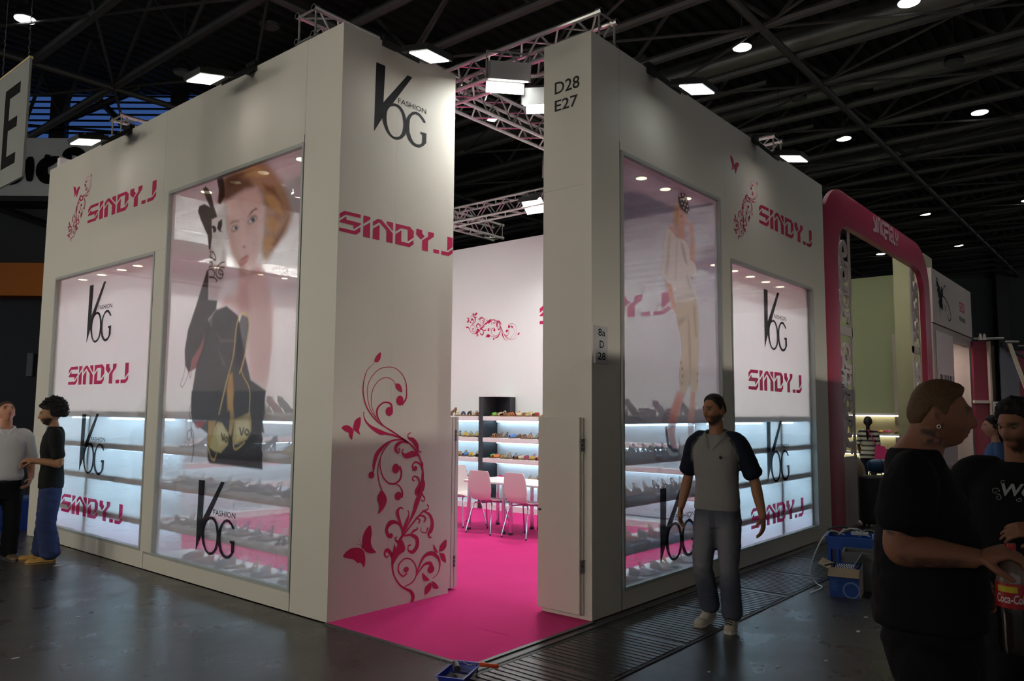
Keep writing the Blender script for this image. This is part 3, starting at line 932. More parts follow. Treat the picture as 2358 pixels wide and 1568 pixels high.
SINDY=[[(0.001,0.112),(0.037,0.135),(0.165,0.136),(0.165,0.114),(0.047,0.113),(0.001,0.081)],
[(0.001,0.065),(0.052,0.103),(0.054,0.082),(0.166,0.081),(0.166,0.071),(0.11,0.032),(0.109,0.056),(0.001,0.057)],
[(0,0.023),(0.119,0.023),(0.165,0.055),(0.165,0.024),(0.131,0),(0,0.001)],
[(0.188,0.136),(0.243,0.137),(0.243,0.12),(0.188,0.081)],
[(0.188,0.065),(0.243,0.102),(0.244,-0.001),(0.188,-0.002)],
[(0.266,0.112),(0.304,0.136),(0.336,0.137),(0.436,0.064),(0.435,-0.002),(0.381,-0.002),(0.38,0.074),(0.318,0.116),(0.267,0.082)],
[(0.267,0.066),(0.322,0.102),(0.322,-0.002),(0.266,-0.001)],
[(0.381,0.136),(0.436,0.137),(0.436,0.082),(0.381,0.119)],
[(0.459,0.136),(0.587,0.137),(0.622,0.112),(0.623,0.071),(0.569,0.034),(0.569,0.114),(0.505,0.113),(0.459,0.082)],
[(0.459,0.064),(0.511,0.1),(0.511,0.023),(0.577,0.023),(0.621,0.052),(0.622,0.024),(0.585,-0.003),(0.459,-0.002)],
[(0.645,0.136),(0.7,0.137),(0.7,0.115),(0.725,0.096),(0.689,0.068),(0.644,0.098)],
[(0.757,0.136),(0.813,0.136),(0.811,0.109),(0.757,0.071),(0.757,-0.003),(0.702,-0.002),(0.702,0.065),(0.757,0.101)],
[(0.809,0.022),(0.866,0.023),(0.865,-0.003),(0.81,-0.003)],
[(0.946,0.135),(0.999,0.135),(1,0.069),(0.946,0.031)],
[(0.887,0.022),(0.954,0.023),(1,0.053),(1,0.022),(0.962,-0.002),(0.887,-0.003)]]
VOG_V=[(0.009,0.986),(0.172,0.988),(0.152,0.464),(0.583,1),(0.673,0.995),(0.324,0.507),(0.228,0.377),(0.14,0.236),(0,0.008)]
VOG_O=[(0.324,0.507),(0.414,0.513),(0.495,0.478),(0.553,0.406),(0.581,0.309),(0.58,0.202),(0.561,0.116),(0.507,0.053),(0.423,0.008),(0.333,0.003),(0.25,0.045),(0.188,0.113),(0.149,0.188),(0.14,0.245),(0.153,0.336),(0.226,0.445)]
VOG_I=[(0.347,0.474),(0.416,0.47),(0.473,0.426),(0.51,0.349),(0.524,0.256),(0.509,0.155),(0.471,0.082),(0.4,0.04),(0.327,0.04),(0.27,0.085),(0.231,0.161),(0.214,0.259),(0.223,0.358),(0.271,0.434)]
VOG_G=[(0.943,0.431),(0.893,0.474),(0.833,0.51),(0.761,0.518),(0.691,0.495),(0.622,0.433),(0.58,0.366),(0.567,0.305),(0.564,0.223),(0.578,0.149),(0.62,0.071),(0.691,0.02),(0.763,0),(0.845,0.011),(0.91,0.05),(0.969,0.11),(0.969,0.253),(0.85,0.247),(0.853,0.214),(0.89,0.211),(0.888,0.093),(0.845,0.057),(0.784,0.042),(0.726,0.056),(0.678,0.105),(0.64,0.184),(0.633,0.279),(0.645,0.372),(0.681,0.433),(0.738,0.473),(0.797,0.478),(0.857,0.45),(0.907,0.406),(0.932,0.403),(0.949,0.411)]
FLO_S=[[(0.42,2.075,0.001),(0.366,2.033,0.002),(0.333,1.993,0.003),(0.307,1.899,0.005),(0.308,1.807,0.006),(0.338,1.715,0.006),(0.394,1.639,0.006),(0.476,1.569,0.005),(0.601,1.505,0.005),(0.729,1.439,0.005),(0.828,1.381,0.006)],
[(0.742,1.723,0.009),(0.784,1.769,0.008),(0.796,1.818,0.006),(0.785,1.915,0.005),(0.735,1.994,0.004),(0.648,2.042,0.003),(0.564,2.047,0.003),(0.472,2.023,0.003),(0.394,1.957,0.003),(0.353,1.878,0.003),(0.354,1.777,0.003),(0.393,1.67,0.003),(0.476,1.577,0.003)],
[(0.656,1.907,0.003),(0.63,1.934,0.003),(0.567,1.955,0.003),(0.495,1.94,0.003),(0.426,1.88,0.003),(0.395,1.794,0.003),(0.402,1.701,0.003),(0.455,1.6,0.003)],
[(0.627,1.679,0.012),(0.611,1.728,0.009),(0.542,1.741,0.007),(0.482,1.709,0.008),(0.459,1.662,0.009),(0.471,1.608,0.008),(0.528,1.545,0.005),(0.643,1.489,0.005),(0.751,1.431,0.005)],
[(0.319,1.657,0.007),(0.318,1.631,0.004),(0.337,1.585,0.007),(0.387,1.539,0.011),(0.458,1.502,0.019),(0.509,1.483,0.021),(0.561,1.474,0.012),(0.665,1.452,0.009),(0.751,1.423,0.005)],
[(0.729,1.439,0.007),(0.839,1.381,0.009),(0.929,1.305,0.01),(0.987,1.213,0.009),(1.012,1.114,0.01),(1.003,1.017,0.021),(0.983,0.937,0.026),(0.941,0.852,0.028),(0.905,0.767,0.019),(0.836,0.662,0.007),(0.774,0.583,0.01),(0.734,0.517,0.023)],
[(0.853,1.477,0.004),(0.823,1.462,0.005),(0.828,1.429,0.009),(0.882,1.409,0.021),(0.927,1.362,0.023),(0.951,1.312,0.009),(0.987,1.298,0.003),(0.973,1.315,0.003)],
[(0.732,1.32,0.004),(0.712,1.302,0.007),(0.679,1.334,0.017),(0.693,1.372,0.017),(0.752,1.396,0.01),(0.817,1.384,0.005)],
[(0.77,1.338,0.004),(0.754,1.306,0.007),(0.798,1.273,0.021),(0.874,1.286,0.028),(0.94,1.28,0.014),(0.968,1.255,0.007)],
[(0.922,1.155,0.014),(0.895,1.149,0.009),(0.881,1.186,0.007),(0.92,1.213,0.009),(0.976,1.189,0.009),(1.005,1.139,0.007)],
[(0.909,1.047,0.008),(0.884,1.065,0.007),(0.908,1.088,0.007),(0.957,1.068,0.009),(0.97,1.019,0.012),(0.942,0.956,0.026),(0.928,0.922,0.012)],
[(1.003,1.209,0.004),(1.006,1.18,0.008),(1.001,1.123,0.005)],
[(1.024,1.105,0.004),(1.005,1.123,0.004),(1.002,1.082,0.007),(1.026,1.015,0.014),(1.016,0.951,0.009)],
[(0.993,0.969,0.01),(1.01,0.919,0.008),(1.041,0.881,0.006),(1.019,0.858,0.006),(0.996,0.875,0.006)],
[(0.816,1.394,0.005),(0.751,1.415,0.007),(0.666,1.414,0.008),(0.584,1.392,0.01),(0.523,1.35,0.016),(0.47,1.298,0.021),(0.443,1.222,0.017),(0.437,1.161,0.008),(0.426,1.131,0.005)],
[(0.615,1.395,0.003),(0.544,1.326,0.004),(0.497,1.235,0.005),(0.485,1.143,0.005),(0.508,1.049,0.006),(0.534,0.998,0.006)],
[(0.584,1.38,0.003),(0.521,1.296,0.004),(0.508,1.204,0.005),(0.541,1.109,0.006),(0.604,1.051,0.007),(0.677,1.038,0.008),(0.739,1.074,0.01),(0.752,1.136,0.01),(0.726,1.185,0.014)],
[(0.667,1.039,0.004),(0.73,1.016,0.005),(0.768,0.961,0.008),(0.761,0.91,0.012)],
[(0.785,0.813,0.005),(0.746,0.826,0.008),(0.716,0.792,0.017),(0.739,0.72,0.014),(0.772,0.654,0.009),(0.795,0.62,0.005)],
[(0.837,0.797,0.004),(0.851,0.759,0.007),(0.825,0.695,0.017),(0.794,0.635,0.014),(0.774,0.591,0.007)],
[(0.659,0.588,0.012),(0.617,0.601,0.014),(0.597,0.657,0.017),(0.635,0.707,0.021),(0.708,0.704,0.012),(0.762,0.655,0.007),(0.774,0.603,0.005)],
[(0.764,0.568,0.014),(0.858,0.644,0.008),(0.944,0.715,0.008),(1.021,0.769,0.008),(1.077,0.783,0.006),(1.088,0.812,0.005),(1.065,0.825,0.005)],
[(1.009,0.781,0.005),(1.101,0.735,0.012),(1.137,0.663,0.019),(1.127,0.599,0.023),(1.094,0.562,0.014),(1.111,0.528,0.007),(1.138,0.532,0.004)],
[(0.897,0.669,0.005),(0.944,0.723,0.006),(1.01,0.733,0.008),(1.052,0.704,0.01),(1.034,0.674,0.009)],
[(0.939,0.723,0.004),(0.985,0.695,0.008),(0.967,0.668,0.008)],
[(1.002,0.632,0.003),(1.003,0.596,0.004),(1.059,0.577,0.005),(1.086,0.62,0.009)],
[(0.882,0.591,0.007),(0.914,0.61,0.012),(0.958,0.621,0.006),(0.946,0.638,0.004)],
[(0.796,0.58,0.007),(0.882,0.578,0.012),(0.949,0.539,0.019),(0.955,0.474,0.021),(0.908,0.429,0.017),(0.853,0.447,0.008),(0.852,0.487,0.006),(0.884,0.491,0.006)],
[(0.751,0.523,0.01),(0.708,0.549,0.009),(0.695,0.572,0.006),(0.72,0.578,0.005)],
[(0.679,0.408,0.016),(0.631,0.469,0.017),(0.594,0.481,0.014),(0.581,0.448,0.01),(0.602,0.422,0.006),(0.624,0.431,0.007)],
[(0.674,0.409,0.016),(0.673,0.325,0.009),(0.7,0.244,0.007),(0.765,0.164,0.008),(0.83,0.122,0.01),(0.891,0.088,0.015),(0.918,0.037,0.021),(0.898,-0.018,0.016)],
[(0.818,0.144,0.004),(0.904,0.165,0.006),(0.953,0.22,0.006),(0.944,0.301,0.006),(0.888,0.364,0.006),(0.812,0.382,0.006),(0.749,0.344,0.007),(0.745,0.283,0.007),(0.795,0.235,0.007),(0.843,0.253,0.008)],
[(0.947,0.202,0.004),(0.978,0.28,0.008),(1.042,0.367,0.014),(1.132,0.387,0.019),(1.214,0.34,0.015),(1.246,0.273,0.008),(1.218,0.196,0.004),(1.156,0.16,0.003)],
[(1.143,0.231,0.014),(1.13,0.293,0.016),(1.062,0.303,0.012),(1,0.261,0.007),(0.957,0.216,0.004)]]
FLO_B=[(0.716,1.76,0.042,0.044),(0.596,1.663,0.042,0.04),(0.414,1.127,0.032,0.03),(0.684,1.168,0.04,0.043),(0.718,0.929,0.04,0.038),(0.832,0.286,0.029,0.024),(1.131,0.245,0.042,0.035),(0.644,0.598,0.025,0.022),(0.915,1.158,0.025,0.022),(0.721,1.333,0.013,0.013)]
FLO_L=[[(0.534,0.998),(0.581,0.939),(0.586,0.882),(0.547,0.828),(0.496,0.796),(0.512,0.857),(0.484,0.925),(0.507,0.976)],
[(0.681,0.532),(0.714,0.486),(0.749,0.565),(0.798,0.513),(0.81,0.453),(0.747,0.427),(0.706,0.389),(0.676,0.355),(0.66,0.419),(0.677,0.47)],
[(1.232,0.387),(1.247,0.444),(1.317,0.488),(1.323,0.428),(1.286,0.391)],
[(1.237,0.376),(1.301,0.356),(1.322,0.276),(1.262,0.317)],
[(1.221,0.378),(1.158,0.465),(1.169,0.406),(1.192,0.385)],
[(1.12,0.151),(1.028,0.228),(1.029,0.185),(1.059,0.15)],
[(1.145,0.139),(1.185,0.12),(1.235,0.063),(1.163,0.072)],
[(1.125,0.129),(1.063,0.095),(1.064,0.03),(1.131,0.067),(1.141,0.115)],
[(0.416,2.084),(0.431,2.129),(0.482,2.171),(0.482,2.118),(0.452,2.083)],
[(0.656,1.907),(0.705,1.906),(0.732,1.873),(0.737,1.831),(0.675,1.86)]]
FLY_A=[[(0.208,1.533),(0.214,1.563),(0.23,1.601),(0.283,1.626),(0.287,1.57),(0.273,1.517),(0.286,1.479),(0.243,1.502),(0.216,1.518)],
[(0.204,1.53),(0.165,1.556),(0.119,1.558),(0.092,1.537),(0.13,1.509),(0.164,1.496),(0.172,1.466),(0.199,1.44),(0.209,1.48),(0.216,1.51)]]
FLY_B=[[(0.341,0.548),(0.335,0.611),(0.356,0.676),(0.415,0.724),(0.435,0.66),(0.427,0.585),(0.449,0.53),(0.487,0.49),(0.42,0.493),(0.371,0.514)],
[(0.336,0.537),(0.293,0.554),(0.227,0.558),(0.172,0.536),(0.142,0.501),(0.183,0.483),(0.249,0.464),(0.288,0.432),(0.326,0.427),(0.36,0.385),(0.374,0.44),(0.362,0.504)]]
FLY_S=[[(0.347,0.543,0.005),(0.335,0.567,0.002),(0.3,0.623,0.001)],
[(0.343,0.543,0.005),(0.317,0.572,0.002),(0.273,0.586,0.001)]]
PW=[((224,216,218),0.6,0.02,[(1.9,0),(4.7,0),(4.7,4.3),(1.9,4.3)],0),
((168,118,70),0.8,0.05,[(3.471,3.99),(3.315,4.027),(3.009,4.035),(2.749,4.017),(2.584,3.882),(2.44,3.753),(2.352,3.618),(2.275,3.459),(2.269,3.364),(2.33,3.271),(2.444,3.192),(2.563,3.092),(2.646,3.039),(2.716,3.061),(2.741,3.206),(2.716,3.345),(2.709,3.521),(2.752,3.69),(2.86,3.773),(3.058,3.796),(3.26,3.777),(3.361,3.732),(3.548,3.755),(3.523,3.885)],0),
((214,170,112),0.6,0.03,[(2.725,3.667),(2.601,3.663),(2.473,3.57),(2.405,3.437),(2.529,3.492),(2.642,3.581)],0),
((214,170,112),0.6,0.03,[(2.679,3.445),(2.556,3.444),(2.43,3.354),(2.515,3.28),(2.641,3.333)],0),
((214,170,112),0.6,0.03,[(2.699,3.271),(2.575,3.271),(2.511,3.21),(2.627,3.121),(2.705,3.131)],0),
((214,170,112),0.6,0.03,[(3.142,4.021),(2.875,3.994),(2.675,3.855),(2.867,3.874),(3.068,3.931)],0),
((104,66,38),0.6,0.03,[(2.766,3.8),(2.574,3.729),(2.412,3.542),(2.538,3.634),(2.697,3.716)],0),
((104,66,38),0.6,0.03,[(2.569,3.183),(2.427,3.302),(2.302,3.42),(2.395,3.263),(2.507,3.157)],0),
((104,66,38),0.6,0.03,[(3.45,3.958),(3.174,3.989),(2.938,3.961),(3.169,3.932),(3.336,3.851)],0),
((92,64,50),0.82,0.05,[(3.57,3.755),(3.509,3.892),(3.416,3.97),(3.24,3.965),(2.998,3.881),(2.91,3.791),(3.123,3.765),(3.292,3.745),(3.415,3.747)],0),
((222,180,168),0.74,0.045,[(3.389,3.727),(3.259,3.756),(3.058,3.792),(2.859,3.763),(2.764,3.674),(2.722,3.523),(2.73,3.364),(2.744,3.242),(2.76,3.12),(2.837,2.996),(2.956,2.943),(3.057,2.972),(3.13,3.053),(3.24,3.158),(3.312,3.283),(3.353,3.457)],0),
((188,140,128),0.4,0.06,[(3.378,3.593),(3.275,3.52),(3.227,3.346),(3.147,3.187),(2.999,2.988),(3.099,2.999),(3.24,3.158),(3.312,3.283)],0),
((228,198,186),0.5,0.05,[(3.053,3.725),(2.823,3.702),(2.766,3.566),(2.975,3.565),(3.08,3.637)],0),
((226,196,186),0.5,0.03,[(3.108,3.476),(3.035,3.483),(2.987,3.275),(3.018,3.243),(3.085,3.262)],0),
((120,110,112),0.75,0.018,[(3,3.459),(2.939,3.513),(2.855,3.513),(2.826,3.478),(2.869,3.445),(2.952,3.43)],0),
((228,224,222),0.7,0.008,[(2.978,3.461),(2.924,3.491),(2.866,3.491),(2.845,3.472),(2.883,3.452),(2.947,3.444)],0),
((52,62,70),0.9,0.008,[(2.934,3.489),(2.885,3.492),(2.864,3.467),(2.885,3.447),(2.925,3.455)],0),
((120,105,105),0.7,0.018,[(3.285,3.428),(3.25,3.47),(3.175,3.468),(3.139,3.434),(3.17,3.404),(3.238,3.399)],0),
((226,220,218),0.7,0.008,[(3.268,3.43),(3.235,3.455),(3.174,3.453),(3.155,3.431),(3.191,3.413)],0),
((52,60,66),0.9,0.008,[(3.225,3.453),(3.181,3.454),(3.165,3.429),(3.191,3.415),(3.219,3.426)],0),
((84,56,44),0.75,0.012,[(2.998,3.51),(2.942,3.559),(2.859,3.582),(2.826,3.558),(2.883,3.557),(2.953,3.525)],0),
((96,68,54),0.55,0.016,[(3.328,3.491),(3.275,3.52),(3.165,3.514),(3.136,3.491),(3.238,3.492)],0),
((160,104,96),0.6,0.012,[(3.076,3.229),(3.038,3.246),(3.003,3.231),(3.022,3.211)],0),
((178,98,98),0.8,0.01,[(3.133,3.094),(3.068,3.126),(2.997,3.146),(2.93,3.127),(2.981,3.108),(3.039,3.092)],0),
((196,118,114),0.8,0.01,[(3.125,3.084),(3.039,3.09),(2.936,3.113),(2.972,3.075),(3.056,3.045),(3.103,3.05)],0),
((150,100,90),0.5,0.04,[(3.1,3.017),(2.93,2.944),(2.747,3.065),(2.74,2.959),(2.925,2.872),(3.093,2.925)],0),
((214,166,158),0.72,0.06,[(3.095,2.944),(2.93,2.935),(2.731,3.063),(2.69,2.953),(2.59,2.803),(2.507,2.589),(2.499,2.333),(2.527,2.081),(2.567,1.862),(2.843,1.961),(2.899,2.163),(2.906,2.515),(3.002,2.593),(3.093,2.573),(3.312,2.681),(3.434,2.673),(3.388,2.752),(3.185,2.798),(3.116,2.873)],0),
((186,112,116),0.45,0.07,[(3.097,2.89),(2.958,2.875),(2.907,2.621),(3.069,2.598),(3.129,2.729)],0),
((222,184,176),0.4,0.07,[(2.922,2.836),(2.733,2.852),(2.653,2.601),(2.836,2.528)],0),
((176,158,152),0.55,0.03,[(3.667,3.601),(3.396,3.729),(3.331,3.435),(3.345,3.175),(3.39,2.994),(3.487,2.761),(3.67,2.777),(3.673,3.063),(3.663,3.253)],0),
((58,42,34),0.94,0.012,[(3.874,3.945),(3.818,3.967),(3.754,3.923),(3.687,3.837),(3.642,3.742),(3.558,3.603),(3.666,3.591),(3.643,3.404),(3.668,3.269),(3.7,3.297),(3.735,3.436),(3.878,3.61),(3.953,3.721),(3.932,3.777),(3.825,3.783),(3.716,3.733),(3.799,3.833)],0),
((58,42,34),0.94,0.012,[(3.602,4.006),(3.497,4.009),(3.456,3.945),(3.43,3.791),(3.509,3.719),(3.555,3.746),(3.551,3.871)],0),
((58,42,34),0.94,0.014,[(3.718,3.078),(3.682,3.083),(3.666,2.777),(3.487,2.75),(3.504,2.66),(3.638,2.576),(3.691,2.306),(3.769,2.216),(3.84,2.095),(3.989,2.052),(4.074,2.131),(4.097,2.287),(4.046,2.498),(3.906,2.73),(3.802,2.923)],0),
((190,120,116),0.7,0.02,[(3.785,2.311),(3.702,2.429),(3.739,2.214),(3.84,2.095),(3.97,2.061),(3.943,2.184)],0),
((54,41,36),0.94,0.014,[(3.504,2.66),(3.312,2.681),(3.093,2.573),(3.058,2.454),(2.939,2.182),(2.833,1.955),(2.579,1.854),(2.596,1.753),(2.572,1.66),(2.608,1.576),(2.577,1.476),(3.561,1.444),(3.885,1.558),(3.918,1.784),(3.843,2.124),(3.695,2.344),(3.657,2.549)],0),
((36,32,36),0.95,0.012,[(3.915,1.864),(3.909,1.739),(3.912,1.649),(3.866,1.573),(3.58,1.57),(3.539,1.19),(3.492,1.159),(3.151,1.157),(2.579,1.146),(2.596,1.233),(2.586,1.283),(2.612,1.331),(2.596,1.417),(2.625,1.49),(2.604,1.602),(2.625,1.651),(2.588,1.701),(2.584,1.775),(2.576,1.849)],0),
((190,70,78),0.75,0.012,[(3.832,1.567),(3.607,1.566),(3.669,1.511),(3.761,1.486),(3.809,1.503)],0),
((150,138,130),0.35,0.02,[(3.015,2.327),(3.391,2.365),(3.467,2.425),(3.406,2.329)],0),
((150,138,130),0.35,0.02,[(3.436,2.276),(3.283,2.105),(3.335,2.107)],0),
((150,138,130),0.35,0.02,[(3.659,2.568),(3.554,2.617),(3.579,2.488)],0),
((58,46,54),0.85,0.012,[(3.027,2.577),(2.927,2.543),(2.896,2.47),(2.925,2.34),(2.948,2.217),(3.027,2.053),(3.105,2.117),(3.107,2.314),(3.086,2.483)],0),
((206,178,112),0.9,0.022,[(3.366,1.637),(3.253,1.942),(3.151,2.19),(3.118,2.458),(3.066,2.562),(2.989,2.589),(2.918,2.551),(2.895,2.461),(2.911,2.321),(2.968,2.13),(3.025,2.026)],0.022),
((206,178,112),0.85,0.014,[(2.837,1.659),(2.846,1.866),(2.994,2.043),(2.926,2.216)],0.014),
((212,160,90),0.85,0.02,[(3.208,2.013),(3.152,2.03),(3.116,1.834),(3.131,1.675),(3.215,1.674),(3.241,1.871)],0),
((206,186,130),0.93,0.014,[(3.444,1.505),(3.385,1.563),(3.302,1.552),(3.174,1.45),(3.186,1.346),(3.304,1.269),(3.412,1.275),(3.524,1.313),(3.476,1.418)],0),
((224,210,160),0.7,0.02,[(3.381,1.526),(3.293,1.535),(3.211,1.445),(3.241,1.353),(3.34,1.33),(3.398,1.42)],0),
((206,184,124),0.93,0.014,[(3.082,1.59),(2.992,1.61),(2.826,1.656),(2.798,1.587),(2.791,1.493),(2.859,1.41),(3.064,1.355),(3.099,1.428)],0),
((226,214,168),0.7,0.02,[(3.056,1.564),(2.851,1.624),(2.825,1.511),(2.884,1.434),(3.028,1.392)],0),
((196,158,88),0.9,0.012,[(3.226,1.856),(3.144,1.856),(3.116,1.712),(3.087,1.583),(3.135,1.427),(3.175,1.465),(3.163,1.621)],0),
((196,158,88),0.9,0.012,[(3.562,1.57),(3.411,1.572),(3.466,1.459),(3.494,1.325),(3.551,1.323)],0),
((206,178,112),0.9,0.02,[(3.098,1.416),(3.066,1.314),(2.971,1.337),(2.899,1.381)],0.02),
((206,178,112),0.9,0.02,[(3.539,1.303),(3.484,1.219),(3.418,1.196),(3.384,1.256)],0.02),
((86,60,40),0.95,0.022,[(2.984,1.508),(2.951,1.448),(2.918,1.507)],0.022),
((86,60,40),0.95,0.02,[(2.899,1.472),(2.866,1.498),(2.829,1.473),(2.862,1.45),(2.896,1.469)],0.02),
((86,60,40),0.95,0.022,[(3.304,1.449),(3.274,1.387),(3.253,1.44)],0.022),
((86,60,40),0.95,0.02,[(3.244,1.396),(3.216,1.419),(3.19,1.397),(3.218,1.376),(3.244,1.393)],0.02),
((40,36,36),0.85,0.012,[(3.909,1.739),(3.943,1.655),(3.907,1.573),(3.891,1.49),(3.855,1.395),(3.825,1.286),(3.849,1.156)],0.012),
((40,36,36),0.85,0.012,[(3.907,1.476),(3.96,1.447),(3.955,1.392),(3.914,1.372),(3.879,1.422),(3.903,1.472)],0.012),
((40,36,36),0.85,0.012,[(3.893,1.504),(3.828,1.409),(3.827,1.218)],0.012),
((60,50,46),0.8,0.01,[(4.066,2.131),(4.095,2.016),(4.15,1.94),(4.1,1.908),(4.022,1.995),(3.989,2.052),(3.953,1.994),(3.935,2.05)],0.01),
((30,26,26),0.92,0.006,[(3.555,3.487),(3.532,3.551),(3.461,3.568),(3.456,3.501),(3.48,3.453),(3.443,3.433),(3.509,3.446)],0),
((30,26,26),0.92,0.006,[(3.563,3.488),(3.613,3.525),(3.668,3.523),(3.636,3.49),(3.625,3.45),(3.57,3.451)],0),
((30,26,26),0.92,0.014,[(3.674,3.255),(3.627,3.258),(3.576,3.219),(3.557,3.164),(3.621,3.191),(3.671,3.212),(3.65,3.233)],0.014),
((30,26,26),0.92,0.014,[(3.673,3.159),(3.617,3.142),(3.625,3.111),(3.677,3.111)],0.014),
((30,26,26),0.92,0.014,[(3.685,3.084),(3.611,3.075),(3.56,3.032),(3.586,2.996),(3.653,3.007)],0.014),
((30,26,26),0.92,0.014,[(3.667,3.001),(3.567,2.985),(3.51,2.951),(3.528,2.943)],0.014),
((30,26,26),0.92,0.014,[(3.383,3.124),(3.446,3.122),(3.505,3.097),(3.537,3.057),(3.522,2.999),(3.458,2.968),(3.406,2.981),(3.418,3.034),(3.476,3.056),(3.488,3.027)],0.014),
((30,26,26),0.92,0.014,[(3.385,3.068),(3.443,3.078),(3.485,3.07)],0.014),
((30,26,26),0.92,0.014,[(3.391,3.003),(3.436,3.003),(3.473,3.018)],0.014)]
